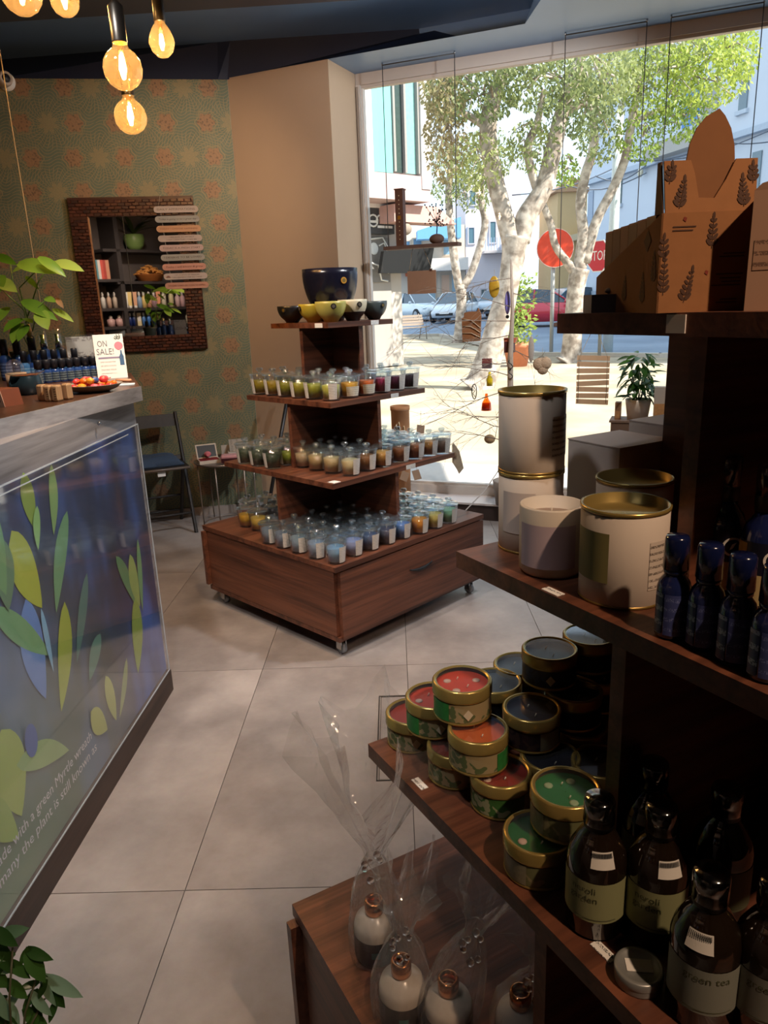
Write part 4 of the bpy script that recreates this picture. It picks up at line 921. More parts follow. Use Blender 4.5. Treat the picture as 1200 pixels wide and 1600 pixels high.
part('front_edge', MB().prism([(0, 0), (1, 0), (1, 1), (0, 1)], (f0.x, f0.y, 1.149), fd * 2.3, (0, 0, ZW - 1.1475), en * .004), GREYW, wt)
# printed picture panel and acrylic cover
pp0 = CP(0, 0, .010)
def panelmat():
    m, t, p = nt('panel_print'); N = t.nodes; L = t.links
    tc = N.new('ShaderNodeTexCoord'); sp = N.new('ShaderNodeSeparateXYZ'); L.new(tc.outputs['Object'], sp.inputs[0])
    mp = N.new('ShaderNodeMapping'); mp.inputs['Scale'].default_value = (1, 3.0, 1.3); L.new(tc.outputs['Object'], mp.inputs[0])
    no = N.new('ShaderNodeTexNoise'); no.inputs['Scale'].default_value = 1.7; no.inputs['Detail'].default_value = 2; L.new(mp.outputs[0], no.inputs['Vector'])
    rp = N.new('ShaderNodeValToRGB'); e = rp.color_ramp.elements; e[0].position = .36; e[0].color = (*lin('#2c3550'), 1); e[1].position = .70; e[1].color = (*lin('#4a70c0'), 1); x = rp.color_ramp.elements.new(.5); x.color = (*lin('#33426c'), 1)
    L.new(no.outputs['Fac'], rp.inputs[0])
    gr = N.new('ShaderNodeMapRange'); gr.inputs[1].default_value = 2.35; gr.inputs[2].default_value = 1.55; L.new(sp.outputs[1], gr.inputs[0])
    g2 = N.new('ShaderNodeMapRange'); g2.inputs[1].default_value = .95; g2.inputs[2].default_value = .15; L.new(sp.outputs[2], g2.inputs[0])
    ml = N.new('ShaderNodeMath'); ml.operation = 'MULTIPLY'; L.new(gr.outputs[0], ml.inputs[0]); L.new(g2.outputs[0], ml.inputs[1])
    mx = N.new('ShaderNodeMix'); mx.data_type = 'RGBA'; mx.inputs[7].default_value = (*lin('#6d9070'), 1); L.new(ml.outputs[0], mx.inputs[0]); L.new(rp.outputs[0], mx.inputs[6])
    L.new(mx.outputs[2], p.inputs['Base Color']); p.inputs['Roughness'].default_value = .5
    return m
pn_ = thing('picture_panel', 'printed panel of green myrtle leaves on dark blue behind clear acrylic on the counter front', 'panel', (0, 0, 0))
part('print_sheet', MB().prism([(-2.25, .094), (-.006, .094), (-.006, 1.058), (-2.25, 1.058)], (CF.x, CF.y, 0) , CD_, (0, 0, 1), CN * .008), panelmat(), pn_)
def pleaf(b, x0, y0, x1, y1, wpx, off, curve=0.0, n=12):
    A = PP(x0, y0, CP(0, 0, .009 + off), CN); B = PP(x1, y1, CP(0, 0, .009 + off), CN)
    d = B - A; Ln = d.length; d.normalize(); side = CN.cross(d).normalized(); dep = (A - CAMP).dot(FW); W = wpx * dep / FPX * 1.55
    L = []; Rr = []
    for i in range(n + 1):
        t = i / n; w_ = W / 2 * math.sin(math.pi * t ** .8) ** .85; c = A + d * (Ln * t) + side * (curve * Ln * math.sin(math.pi * t)); L.append(c + side * w_); Rr.append(c - side * w_)
    pts = L + Rr[::-1][1:-1]
    b.add(pts, [tuple(range(len(pts)))])
LEAF = [((18, 829, 66, 950, 46), '#8e9b2a'), ((36, 738, 54, 826, 26), '#6f8a35'), ((80, 725, 84, 836, 18), '#6e9357'), ((105, 798, 88, 958, 24), '#5a8a62'), ((136, 895, 120, 1036, 18), '#44706a'), ((101, 940, 96, 1112, 30), '#8ea032'),
        ((40, 936, 72, 1092, 44), '#4f78b4'), ((-14, 950, 80, 1024, 30), '#5d9060'), ((181, 869, 212, 944, 18), '#4d7a4c'), ((203, 866, 219, 948, 22), '#86994c'), ((215, 842, 223, 955, 12), '#5f8c58'), ((211, 934, 216, 1052, 28), '#7d9434'),
        ((157, 990, 140, 1064, 22), '#4f7d70'), ((165, 1056, 182, 1126, 20), '#93a04a'), ((198, 1028, 187, 1122, 12), '#80945a'), ((142, 1112, 168, 1140, 26), '#9aa552'), ((2, 1140, 34, 1275, 58), '#8aa044'), ((26, 1196, 108, 1172, 30), '#7f9f62'),
        ((-20, 1250, 30, 1310, 36), '#7d9a3e'), ((64, 950, 84, 1050, 10), '#6f9fc4'), ((-6, 835, 14, 955, 40), '#4c7254'), ((58, 790, 60, 860, 14), '#74a060'), ((-40, 760, 10, 930, 50), '#5c8858'), ((-60, 1000, -10, 1200, 60), '#6f9348'), ((-130, 900, -60, 1150, 60), '#7f9c40'), ((-210, 980, -150, 1250, 70), '#5d8a58'), ((-280, 860, -230, 1120, 60), '#8ea032'), ((-120, 1180, -40, 1380, 70), '#6f9a5c'), ((-330, 1100, -240, 1360, 80), '#6b8f3c')]
for i, ((x0, y0, x1, y1, wp), c) in enumerate(LEAF):
    b = MB(); pleaf(b, x0, y0, x1, y1, wp, .0004 + .00022 * i, .04 * ((i % 3) - 1))
    part('printed_leaf', b, mat(tuple(min(1, v * 1.6 + .03) for v in lin(c)), .5, 0, .22, 5.0), pn_)
b = MB(); c0 = PP(49, 1157, CP(0, 0, .0140), CN); b.add([c0 + CD_ * (.030 * math.cos(a * .4)) + Vector((0, 0, .045 * math.sin(a * .4))) for a in range(16)], [tuple(range(16))])
part('printed_bud', b, mat('#4a6fb8', .5, 0, .2, 8), pn_)
TXT = mat('#dfe4ec', .5, var=.02)
for (xr, yr, s_, full, vis) in ((143, 1147, 0, 'made with a green Myrtle wreath', 29 / 31), (151, 1165, 1, 'many the plant is still known as', 1.0)):
    er = PP(xr, yr, CP(0, 0, .0155), CN); x_l, y_l = (0, 1345) if s_ == 0 else (0, 1380)
    el = PP(x_l, y_l, CP(0, 0, .0155), CN); wd = (er - el).length / vis
    me = textmesh(full, .042, TXT, 'RIGHT'); xs = [v.co.x for v in me.vertices]; k = wd / (max(xs) - min(xs)); me.transform(Matrix.Diagonal((k, 1, 1, 1)))
    me.transform(frame_mat((er.x, er.y, (er.z + el.z) / 2), CD_, (0, 0, 1))); ob('lettering', me, pn_)
part('acrylic_cover', MB().prism([(-2.25, .090), (.0, .090), (.0, 1.064), (-2.25, 1.064)], CP(0, 0, .0175), CD_, (0, 0, 1), CN * .0005), thin((.97, .98, .985), 1.52, .05, .03, 'acrylic', .02, 3, .02), pn_)
part('acrylic_edge', MB().prism([(-2.25, .088), (0, .088), (0, .092), (-2.25, .092)], CP(0, 0, .0165), CD_, (0, 0, 1), CN * .003).prism([(-.003, .09), (0.0, .09), (0.0, 1.064), (-.003, 1.064)], CP(0, 0, .0165), CD_, (0, 0, 1), CN * .003)
     .prism([(-2.25, 1.060), (0, 1.060), (0, 1.064), (-2.25, 1.064)], CP(0, 0, .0165), CD_, (0, 0, 1), CN * .003).prism([(-2.25, 1.040), (-.1, 1.040), (-.1, 1.043), (-2.25, 1.043)], CP(0, 0, .0165), CD_, (0, 0, 1), CN * .002), mat('#b9c2c8', .25, 0, .05), pn_)
q = PP(155, 662, CP(0, 0, .018), CN)
part('fixing_screw', MB().sphere((q.x, q.y, q.z), .006, n=10, m=6), CHROME, pn_)

# ---------------------------------------------------------------- goods on the counter
CBLUE = mat((.020, .055, .19), .10, 0, .2, coat=.5); CB2 = mat((.05, .16, .36), .12, 0, .2, coat=.4); CK = mat('#12131a', .4)
def cbottle(pos, r, h, label, cap='black', group=None, gm=None, lab=None, name='oil_bottle'):
    t = thing(name, label, 'bottle', pos, R(-75), group)
    hb = h * .62
    part('bottle_body', MB().lathe([(.0005, 0), (r * .9, 0), (r, r * .12), (r, hb * .82), (r * .85, hb * .93), (r * .45, hb), (r * .45, hb + .004)], 24), gm or CBLUE, t)
    if cap == 'black': part('cap', MB().lathe([(r * .60, hb), (r * .62, h * .97), (r * .5, h), (.0005, h)], 20), CK, t)
    elif cap == 'wide': part('cap', MB().lathe([(r * .95, hb), (r * .95, h * .98), (r * .85, h), (.0005, h)], 20), CK, t)
    else:
        part('silver_spray', MB().lathe([(r * .55, hb), (r * .55, hb + h * .12), (r * .42, hb + h * .14), (r * .42, h * .9), (.0005, h * .9)], 20), CHROME, t)
        part('clear_cap', MB().lathe([(r * .60, hb + h * .12), (r * .60, h), (.0005, h)], 20, cap=False), GLASS, t)
    if lab: part('paper_label', patch(r + .0005, r + .0005, h * .08, hb * .72, -1.1, 1.1, 10), lab, t)
    return t
LB1 = printed('#33466e', '#8fa2c4', 500, 2, .5); LB2 = printed('#3f7aa8', '#a8c0d0', 520, 2, .5); LB3 = printed('#28323e', '#8a9a98', 700, 2, .5)
nm5 = ['tall blue bottle with black cap at the left end of the counter', 'second tall blue bottle with black cap in the back row on the counter', 'tall blue bottle with wooden stopper in the back row on the counter', 'tall blue bottle with silver spray top under the plant leaf', 'tall blue bottle with silver spray top next to the clear box']
for i, (x, h, cp) in enumerate(((8, .165, 'black'), (29, .165, 'black'), (53, .170, 'black'), (72, .195, 'spray'), (95, .197, 'spray'))):
    y = 3.085 + .012 * i; q = PY(x, 560, y); cbottle((q.x, y, ZW), .0255, h, nm5[i], cp, 'tall blue bottles on the counter', lab=LB1)
q = PY(47, 520, 3.085)
solo('wooden_stopper', MB().lathe([(.012, 1.362), (.010, 1.385), (.004, 1.41), (.0005, 1.412)], 16, (PY(53, 560, 3.109).x, 3.109, .0058)), mat('#a58a6c', .7), 'small cone-shaped wooden stopper on a tall blue bottle', 'stopper')
for i, (x, c2) in enumerate(((37, 1), (53, 0), (69, 0), (85, 0), (100, 0), (117, 0))):
    y = 2.985 + .014 * i; q = PY(x, 560, y); cbottle((q.x, y, ZW), .0205, .120, ['bright blue dropper bottle at the left of the middle row on the counter', 'second small blue bottle in the middle row on the counter', 'third small blue bottle in the middle row on the counter', 'fourth small blue bottle in the middle row on the counter', 'fifth small blue bottle in the middle row on the counter', 'small blue bottle at the right end of the middle row on the counter'][i], 'black', 'small blue bottles on the counter', CB2 if c2 else CBLUE, LB2)
for i, x in enumerate((60, 73, 85, 97, 109, 121, 134, 147)):
    y = 2.875 + .018 * i; q = PY(x, 575, y); cbottle((q.x, y, ZW), .0165, .088, ['first', 'second', 'third', 'fourth', 'fifth', 'sixth', 'seventh', 'eighth'][i] + ' black capped vial from the left in the front row on the counter', 'wide', 'black capped vials on the counter', None, LB3, 'oil_vial')
# clear box with pale card, and the sale sign
qa = PY(129, 585, 3.10)
t = thing('clear_box', 'clear plastic box holding a pale card behind the bottles on the counter', 'box', (qa.x, 3.10, ZW), R(8))
part('box_shell', MB().bbox(-.062, .062, -.03, .03, 0, .170), GLASS, t); part('pale_card', MB().bbox(-.050, .058, .012, .014, .004, .162), printed('#c6bfb8', '#9a918c', 90, 2, .5), t)
for x in (-.02, .03): part('black_tube', MB().lathe([(.014, .002), (.014, .085), (.0005, .085)], 16, (x, -.008, 0)), CK, t)
qs = PX(177, 591, ZW); t = thing('sale_sign', 'small white sign reading ON SALE with a pink dot on the counter', 'sign', (qs.x, qs.y, ZW), R(20))
lean = R(10); suy = Vector((0, math.sin(lean), math.cos(lean)))
part('sign_board', MB().prism([(-.056, 0), (.056, 0), (.056, .172), (-.056, .172)], (0, 0, 0), (1, 0, 0), suy, (0, .003, 0)), PAPER, t)
def sg(x, z): return Vector((x, -.0008, 0)) + suy * z
INKG = mat('#6c6a6c', .6)
lettering('ON', .034, sg(-.024, .135), (1, 0, 0), suy, INKG, t, fit=.036); lettering('SALE!', .034, sg(-.016, .104), (1, 0, 0), suy, INKG, t, fit=.064)
part('pink_dot', MB().add([sg(.036 + .016 * math.cos(a * .4), .126 + .016 * math.sin(a * .4)) for a in range(16)], [tuple(range(16))]), mat('#d77f8a', .5), t)
part('headline_bar', MB().add([sg(x, z) for x, z in ((-.045, .078), (.040, .078), (.040, .084), (-.045, .084))], [(0, 1, 2, 3)]), mat('#8a7f98', .5), t)
part('small_print', MB().add([sg(x, z) for x, z in ((-.040, .02), (.018, .02), (.018, .070), (-.040, .070))], [(0, 1, 2, 3)]), printed('#e8e4dc', '#b3aca6', 420, 2, .45), t)
part('pictured_bottle', MB().add([sg(x, z) for x, z in ((.034, .05), (.050, .05), (.050, .085), (.046, .095), (.045, .108), (.040, .108), (.039, .095), (.034, .085))], [tuple(range(8))]), mat('#3c5f80', .5), t)
b = MB(); [sprig(b, .028 + k * .01, .148, .016, lambda x, z: sg(x, z), 2, .005, .3) for k in range(2)]; part('leaf_print', b, mat('#5a6658', .6), t)
# dish of wrapped sweets
qd = PX(147, 612, ZW); t = thing('sweet_dish', 'shallow grey dish full of wrapped sweets on the counter end', 'dish', (qd.x, qd.y, ZW), 0)
part('dish_body', MB().lathe([(.0005, 0), (.045, 0), (.075, .010), (.092, .024), (.094, .026), (.090, .026), (.072, .013), (.0005, .006)], 36, cap=False), mat('#8d8579', .45), t)
rs = random.Random(4); swc = [('#e06a1c', 'orange'), ('#d63a3a', 'red'), ('#e2606a', 'pink'), ('#e89a2c', 'amber'), ('#2c4f8a', 'blue')]
for i in range(26):
    a = i * 2.399; rr = .070 * math.sqrt((i % 17 + .5) / 17); c, nm = swc[(i * 7 + i // 5) % 5 if i % 6 == 0 else i % 4]
    p_ = (qd.x + rr * math.cos(a), qd.y + rr * math.sin(a), ZW + (.018 if i < 17 else .036) + .004 * rs.random())
    s = thing('wrapped_sweet', nm + ' foil-wrapped sweet in the grey dish', 'sweet', p_, a * 1.7, 'sweets in the grey dish ' + nm)
    part('sweet_body', MB().sphere((0, 0, 0), .014, (1.1, .8, .75), 10, 7), mat(c, .25, 0, .2, 60, coat=.4), s)
    part('twisted_end', MB().add([(.012, 0, 0), (.022, -.008, .003), (.023, .007, -.002)], [(0, 1, 2)]).add([(-.012, 0, 0), (-.022, -.008, -.002), (-.023, .007, .003)], [(0, 1, 2)]), mat(c, .25, 0, .2, 60), s)
# wooden blocks
for i, (x, y, lb) in enumerate(((68, 626, 'leftmost light wooden block standing by the sweet dish'), (79, 627, 'light wooden block with dark burnt lettering second from the left'), (91, 627, 'light wooden block with dark burnt lettering third from the left'), (107, 624, 'rightmost light wooden block standing by the sweet dish'))):
    q = PX(x, y, ZW); t = thing('wooden_block', lb, 'block', (q.x, q.y, ZW), R(-14), 'wooden blocks on the counter')
    part('block_body', MB().bev((0, 0, .0245), (.0255, .0255, .049), .005), wood(2, lin('#9c7650'), lin('#c9a174'), .6, 2.0), t)
    if i in (1, 2): part('burnt_mark', MB().box((.002, -.0130, .024), (.007, .0006, .032)), printed('#b08a60', '#3d2210', 900, 2, .40), t)
# dark ceramic oil burner with glass dish, sweets box
qb = PX(44, 616, ZW); t = thing('oil_burner', 'dark teal ceramic oil burner with scooped sides and a glass dish on the counter', 'oil burner', (qb.x, qb.y, ZW), R(20))
b = MB(); vs = []; fs = []; n = 32; lv = [(.040, 0), (.050, .012), (.054, .030), (.052, .048), (.047, .062)]
for k, (r_, z) in enumerate(lv):
    for i in range(n):
        a = 2 * math.pi * i / n; vs.append((r_ * math.cos(a), r_ * math.sin(a), z * (1 - .42 * max(0, math.cos(2 * a - 1.2)) * (k / 4) ** 2)))
for k in range(len(lv) - 1):
    for i in range(n): fs.append((k * n + i, k * n + (i + 1) % n, k * n + n + (i + 1) % n, k * n + n + i))
b.add(vs, fs, True); part('burner_body', b, mat('#22323a', .25, 0, .1), t)
part('glass_dish', MB().lathe([(.0005, .058), (.030, .058), (.062, .072), (.063, .073), (.030, .061), (.0005, .060)], 28, cap=False), GLASS, t); part('amber_oil', MB().lathe([(.042, .0640), (.0005, .0640)], 24, cap=False), mat('#8a4a24', .2), t)
q = PY(25, 585, 2.62); t = thing('glass_dome', 'small clear glass dome standing on a wooden puck on the counter', 'dome', (q.x, 2.62, ZW), 0)
part('wooden_base', MB().lathe([(.0005, 0), (.034, 0), (.034, .062), (.0005, .062)], 24), mat('#a78a6e', .7), t); part('dome', MB().lathe([(.029, .062), (.029, .084), (.022, .100), (.010, .107), (.0005, .108)], 24, cap=False), GLASS, t)
qx = PX(9, 634, ZW); t = thing('gable_box', 'small brown and white box with triangular end and tiny printed mark on the counter', 'box', (qx.x, qx.y, ZW), R(-20))
part('gable_front', MB().prism([(-.045, 0), (.028, 0), (.018, .050)], (0, -.03, 0), (1, 0, 0), (0, 0, 1), (0, .002, 0)), mat('#c9a990', .7), t)
part('gable_body', MB().prism([(-.060, 0), (.026, 0), (.017, .049), (-.060, .049)], (0, -.028, 0), (1, 0, 0), (0, 0, 1), (0, .07, 0)), mat('#7a4026', .7), t)
part('printed_mark', MB().lathe([(.0075, 0), (.0075, .0006), (.0050, .0006)], 16, (.008, -.0301, .018), False, Matrix.Rotation(R(90), 3, 'X')), mat('#5a463a', .7), t)
q = PX(200, 598, ZW); solo('pencil', MB().tube([(q.x - .05, q.y + .02, ZW + .008), (q.x + .012, q.y + .0, ZW + .008)], .006, 8), mat('#c08a68', .6), 'short tan stick lying at the counter end by the sign', 'stick')
q = PX(190, 602, ZW); solo('paper_slip', MB().box((q.x, q.y, ZW + .002), (.09, .06, .003), R(15)), mat('#b9c6cf', .5), 'pale blue paper slip at the counter end under the sign', 'paper')
# trailing plant behind the bottles
LG = leafmat('#4f7a1c', '#86a83a', .35, .4); LY = leafmat('#8fae3a', '#b9c66a', .35, .45); LBR = mat('#7a5a38', .8)
qp = PY(40, 560, 3.22); plant = thing('potted_pothos', 'leafy green plant trailing over the blue bottles on the counter', 'plant', (qp.x, 3.22, ZW), 0)
part('pot', MB().lathe([(.0005, 0), (.045, 0), (.058, .10), (.060, .11), (.054, .11), (.05, .095), (.0005, .095)], 28, cap=False), mat('#4f5a52', .6), plant)
def stem(pts, r=.0028):
    P = [PY(x, y, d) - plant.location for x, y, d in pts]; part('stem', MB().tube(P, [r * (1 - .4 * k / len(P)) for k in range(len(P))], 6), mat('#6d8a3c', .5), plant)
stem([(44, 560, 3.2), (46, 520, 3.15), (36, 480, 3.12), (20, 440, 3.1), (16, 412, 3.1)]); stem([(44, 560, 3.2), (48, 515, 3.12), (30, 450, 3.1), (55, 425, 3.05), (64, 414, 3.05)]); stem([(46, 540, 3.2), (52, 512, 3.1), (60, 480, 3.05), (76, 464, 3.05)]); stem([(46, 545, 3.2), (30, 510, 3.15), (12, 500, 3.1)]); stem([(20, 440, 3.1), (-20, 420, 3.1)]); stem([(40, 505, 3.12), (60, 440, 3.1), (80, 412, 3.05)]); stem([(38, 485, 3.12), (0, 450, 3.1)])
lmesh = leafmesh(1, .50, .22, .18, 6)
def leaf(x0, y0, x1, y1, d0, d1, m, wf=1.0, parent=plant, roll=0.0, name='leaf'):
    A = PY(x0, y0, d0) - parent.location; B = PY(x1, y1, d1) - parent.location; ux = B - A; L = ux.length; ux.normalize()
    vw = Vector((0, -.75, .66)); uz = (vw - ux * vw.dot(ux)).normalized(); uy = uz.cross(ux)
    if roll: mm = Matrix.Rotation(roll, 3, ux); uy = mm @ uy; uz = mm @ uz
    me = lmesh.copy(); me.materials.append(m); me.transform(Matrix.Diagonal((L, L * wf, L, 1)))
    me.transform(Matrix(((ux.x, uy.x, uz.x, A.x), (ux.y, uy.y, uz.y, A.y), (ux.z, uy.z, uz.z, A.z), (0, 0, 0, 1))))
    return ob(name, me, parent)
for a in ((28, 412, 82, 418, 3.05, 2.98, LG, .9), (60, 402, 100, 426, 3.0, 2.95, LG, .7), (84, 410, 127, 417, 3.05, 3.0, LY, .8), (-10, 400, 22, 408, 3.1, 3.05, LG, .8), (6, 430, -14, 462, 3.1, 3.0, LG, 1), (-4, 440, 20, 448, 3.1, 3.0, LY, .9),
          (34, 470, 84, 492, 3.08, 3.0, LG, .7), (82, 483, 112, 498, 3.05, 3.0, LY, .6), (60, 484, 72, 510, 3.05, 2.98, LY, 1.3), (14, 480, -12, 502, 3.1, 3.0, LG, 1.0), (36, 498, 4, 512, 3.1, 3.0, LG, .9), (34, 505, 16, 530, 3.1, 3.0, LG, 1.0), (44, 508, 26, 528, 3.08, 3.0, LG, 1.1), (50, 505, 34, 492, 3.1, 3.02, LG, .9), (20, 425, 48, 408, 3.1, 3.05, LY, .6), (40, 432, 58, 448, 3.1, 3.05, LG, .6)): leaf(*a)
leaf(70, 466, 84, 468, 3.05, 3.0, LG, .9); leaf(88, 466, 97, 478, 3.05, 3.0, LBR, .7)
# plant on the floor by the counter, bottom left
LD = leafmat('#24401a', '#3f6228', .3, .25); LS = leafmat('#5c7a58', '#7f9a80', .3, .2)
fq = Vector((-.66, .92, 0)); fpl = thing('floor_plant', 'dark green leafy floor plant at the lower left corner of the view', 'plant', (fq.x, fq.y, 0), 0)
part('pot', MB().lathe([(.0005, 0), (.065, 0), (.078, .12), (.080, .14), (.074, .14), (.07, .12), (.0005, .12)], 28, cap=False), mat('#5a5550', .6), fpl)
def dpt(x, y): return max(.9, min(1.15, 1.02)) 
for (x, y) in ((20, 1480), (60, 1520), (10, 1560), (70, 1560), (30, 1600), (-20, 1530)):
    B = PY(x, y, .99) - fpl.location; part('stem', MB().tube([(0, 0, .12), B * .6 + Vector((0, 0, .10)), B], .0019, 6), mat('#4c4a30', .6), fpl)
for a in ((0, 1462, 36, 1452, 1.0, .98, LS, .8), (-6, 1470, 18, 1525, 1.0, .97, LD, 1.0), (24, 1490, -4, 1500, 1.0, .98, LD, 1.1), (40, 1482, 76, 1500, 1.0, .97, LD, .7), (42, 1480, 66, 1536, 1.0, .96, LD, 1.05), (70, 1524, 124, 1560, 1.0, .97, LS, .7), (66, 1524, 98, 1578, 1.0, .97, LD, .9), (64, 1526, 84, 1574, .995, .965, LS, .6), (62, 1534, 30, 1545, 1.0, .98, LD, .9), (60, 1545, 34, 1578, 1.0, .97, LD, 1.0),
          (22, 1512, 4, 1520, 1.0, .98, LS, 1.0), (30, 1552, 0, 1585, 1.0, .97, LS, .9), (12, 1556, -14, 1572, 1.0, .98, LD, 1.0), (36, 1575, 70, 1605, .99, .96, LD, .9), (20, 1570, 26, 1612, .99, .96, LS, .9), (0, 1580, 30, 1640, .98, .95, LD, 1.0), (52, 1566, 66, 1610, .99, .96, LD, .8), (-30, 1500, 10, 1545, 1, .97, LD, 1.0), (-20, 1590, 10, 1630, .98, .95, LD, 1.0), (40, 1600, 75, 1650, .98, .95, LD, 1.0), (-10, 1450, 22, 1478, 1.0, .97, LD, .9), (8, 1478, -16, 1520, 1.0, .97, LD, 1.0), (46, 1478, 28, 1512, 1.0, .98, LD, .8), (74, 1530, 58, 1562, .99, .97, LD, .9), (10, 1530, 40, 1562, .99, .97, LD, 1.0), (48, 1548, 78, 1590, .985, .96, LS, .7), (-10, 1545, 14, 1600, .98, .95, LS, .8), (60, 1580, 40, 1630, .98, .95, LD, .9), (15, 1500, 44, 1530, .99, .97, LD, .9), (90, 1560, 74, 1600, .985, .96, LD, .8)): leaf(*a, parent=fpl)
# ================================================================ LAMPS, MIRROR, CHAIR, TABLE
AMBER = thin((1.0, .80, .48), 1.5, .02, .03, 'amber_glass', haze=.018); FIL = emit((1.0, .66, .30), 90); SOCK = mat('#161413', .35)
def bulb(x, y, dep, r, label, pear=False, cable=True, watt=5.5, sock=.10):
    q = PD(x, y, dep); t = thing('pendant_bulb', label, 'pendant lamp', q, 0, 'filament bulbs over the counter')
    if pear: pr = [(.0005, -r * 1.0), (r * .42, -r * .92), (r * .8, -r * .55), (r, 0), (r * .93, r * .42), (r * .70, r * .95), (r * .42, r * 1.35), (r * .30, r * 1.55)]
    else: pr = [(.0005, -r), (r * .38, -r * .93), (r * .71, -r * .71), (r * .93, -r * .38), (r, 0), (r * .93, r * .38), (r * .72, r * .70), (r * .42, r * .95), (r * .36, r * 1.12), (r * .36, r * 1.25)]
    zt_ = pr[-1][1]
    part('globe', MB().lathe(pr, 28, cap=False), AMBER, t)
    part('socket', MB().lathe([(r * .38, zt_ - .004), (.024 if r > .05 else .021, zt_), (.024 if r > .05 else .021, zt_ + sock), (.012, zt_ + sock + .012), (.004, zt_ + sock + .03)], 20), SOCK, t)
    f = MB(); hz = r * .62
    for k in range(4):
        a = k * math.pi / 2 + .4; rx = r * .16
        f.tube([(rx * .5 * math.cos(a), rx * .5 * math.sin(a), hz), (rx * math.cos(a), rx * math.sin(a), 0), (rx * .3 * math.cos(a), rx * .3 * math.sin(a), -hz * .75)], .0022, 5)
    part('filament', f, FIL, t); part('glass_stem', MB().lathe([(r * .12, hz), (r * .2, zt_)], 10), AMBER, t)
    part('cable', MB().tube([(0, 0, zt_ + sock + .028), (0, 0, 2.75 - q.z)], .0035, 6), SOCK, t)
    l = bpy.data.lights.new('bulb_light', 'POINT'); l.energy = watt; l.color = (1.0, .60, .28); l.shadow_soft_size = .012; lo = bpy.data.objects.new('bulb_light', l); COL.objects.link(lo); lo.parent = t
    return t
bulb(192, 108, 2.40, .0625, 'large globe filament bulb, second lowest of the hanging bulbs')
bulb(204, 183, 2.92, .0630, 'lowest globe filament bulb, hanging behind the large one')
bulb(253, 68, 2.72, .0470, 'small pear-shaped filament bulb at the right of the group', True)
bulb(33, -10, 2.40, .0640, 'globe filament bulb cut by the top edge at the far left')
bulb(101, 2, 2.80, .0530, 'globe filament bulb cut by the top edge beside the far left one')
# security camera on the wallpaper wall
q = PP(6, 124, B0 + BN * .06, BN); t = thing('security_camera', 'small white dome security camera below the ceiling at the far left', 'camera', q, BANG)
M = Matrix.Rotation(R(-62), 3, 'Z') @ Matrix.Rotation(R(100), 3, 'X')
part('mount', MB().lathe([(.0005, 0), (.05, 0), (.052, .012), (.036, .026)], 24, (0, .06, 0.0), True, Matrix.Rotation(R(90), 3, 'X')), WHITE, t)
part('camera_body', MB().lathe([(.030, -.05), (.042, -.03), (.043, .02), (.038, .040), (.030, .046), (.026, .040), (.0005, .038)], 24, (0, 0, 0), True, Matrix.Rotation(R(35), 3, 'Z') @ Matrix.Rotation(R(90), 3, 'X')), mat('#b8aa9c', .5), t)
part('lens', MB().lathe([(.0005, .0385), (.024, .0395), (.022, .043), (.0005, .045)], 20, (0, 0, 0), True, Matrix.Rotation(R(35), 3, 'Z') @ Matrix.Rotation(R(90), 3, 'X')), BLACK, t)
a = PD(8, 132, 3.3); b_ = Vector((a.x, a.y, ZW + .1))
t = thing('macrame_string', 'thin pale string hanging straight down from the ceiling to the counter plant', 'cord', (a.x, a.y, 2.75), 0)
part('cord', MB().tube([(0, 0, 0), (0, 0, -.5), (.003, 0, -1.0), (0, 0, b_.z - 2.75)], .0026, 6), mat('#b5a893', .8), t)
# mirror in a woven frame
mi = thing('wall_mirror', 'rectangular mirror in a wide woven brown frame on the floral wallpaper', 'mirror', B0, BANG)
FRW = mat((.050, .014, .008), .4, 0, .35, 30)
part('mirror_glass', MB().bbox(-.120, .442, -.020, -.014, 1.285, 2.050), mat((.72, .72, .72), .015, 1.0, .01), mi)
WEAVE = [mat((.060, .016, .009), .38, 0, .25, 30), mat((.034, .010, .007), .42, 0, .25, 30), mat((.085, .026, .014), .36, 0, .25, 30)]
def frame_side(x0, x1, z0, z1):
    fr_ = part('frame_side', MB().bbox(x0, x1, -.030, 0, z0, z1), FRW, mi)
    bs = [MB() for _ in range(3)]; cw, chh = .044, .020; k = 0
    zz = z0 + .002
    while zz + chh < z1 + .002:
        xx = x0 + .001 + (.5 * cw if k % 2 else 0) - cw * .5
        while xx < x1:
            a0, a1 = max(x0, xx), min(x1, xx + cw - .002)
            if a1 - a0 > .006:
                d = random.uniform(.004, .011); b = bs[random.randrange(3)]
                b.add([(a0, -.030, zz), (a1, -.030, zz), (a1, -.030, zz + chh - .0015), (a0, -.030, zz + chh - .0015), (a0 + .003, -.030 - d, zz + .002), (a1 - .003, -.030 - d, zz + .002), (a1 - .003, -.030 - d, zz + chh - .0035), (a0 + .003, -.030 - d, zz + chh - .0035)],
                      [(4, 5, 6, 7), (0, 1, 5, 4), (1, 2, 6, 5), (2, 3, 7, 6), (3, 0, 4, 7)])
            xx += cw
        zz += chh; k += 1
    for b, m in zip(bs, WEAVE):
        if b.v: part('weave', b, m, fr_, kind='stuff')
frame_side(-.226, .556, 2.046, 2.163); frame_side(-.226, .556, 1.188, 1.290); frame_side(-.226, -.114, 1.290, 2.046); frame_side(.438, .556, 1.290, 2.046)
part('inner_bevel', MB().bbox(-.118, -.110, -.036, -.018, 1.290, 2.046), mat('#a06c48', .3), mi)
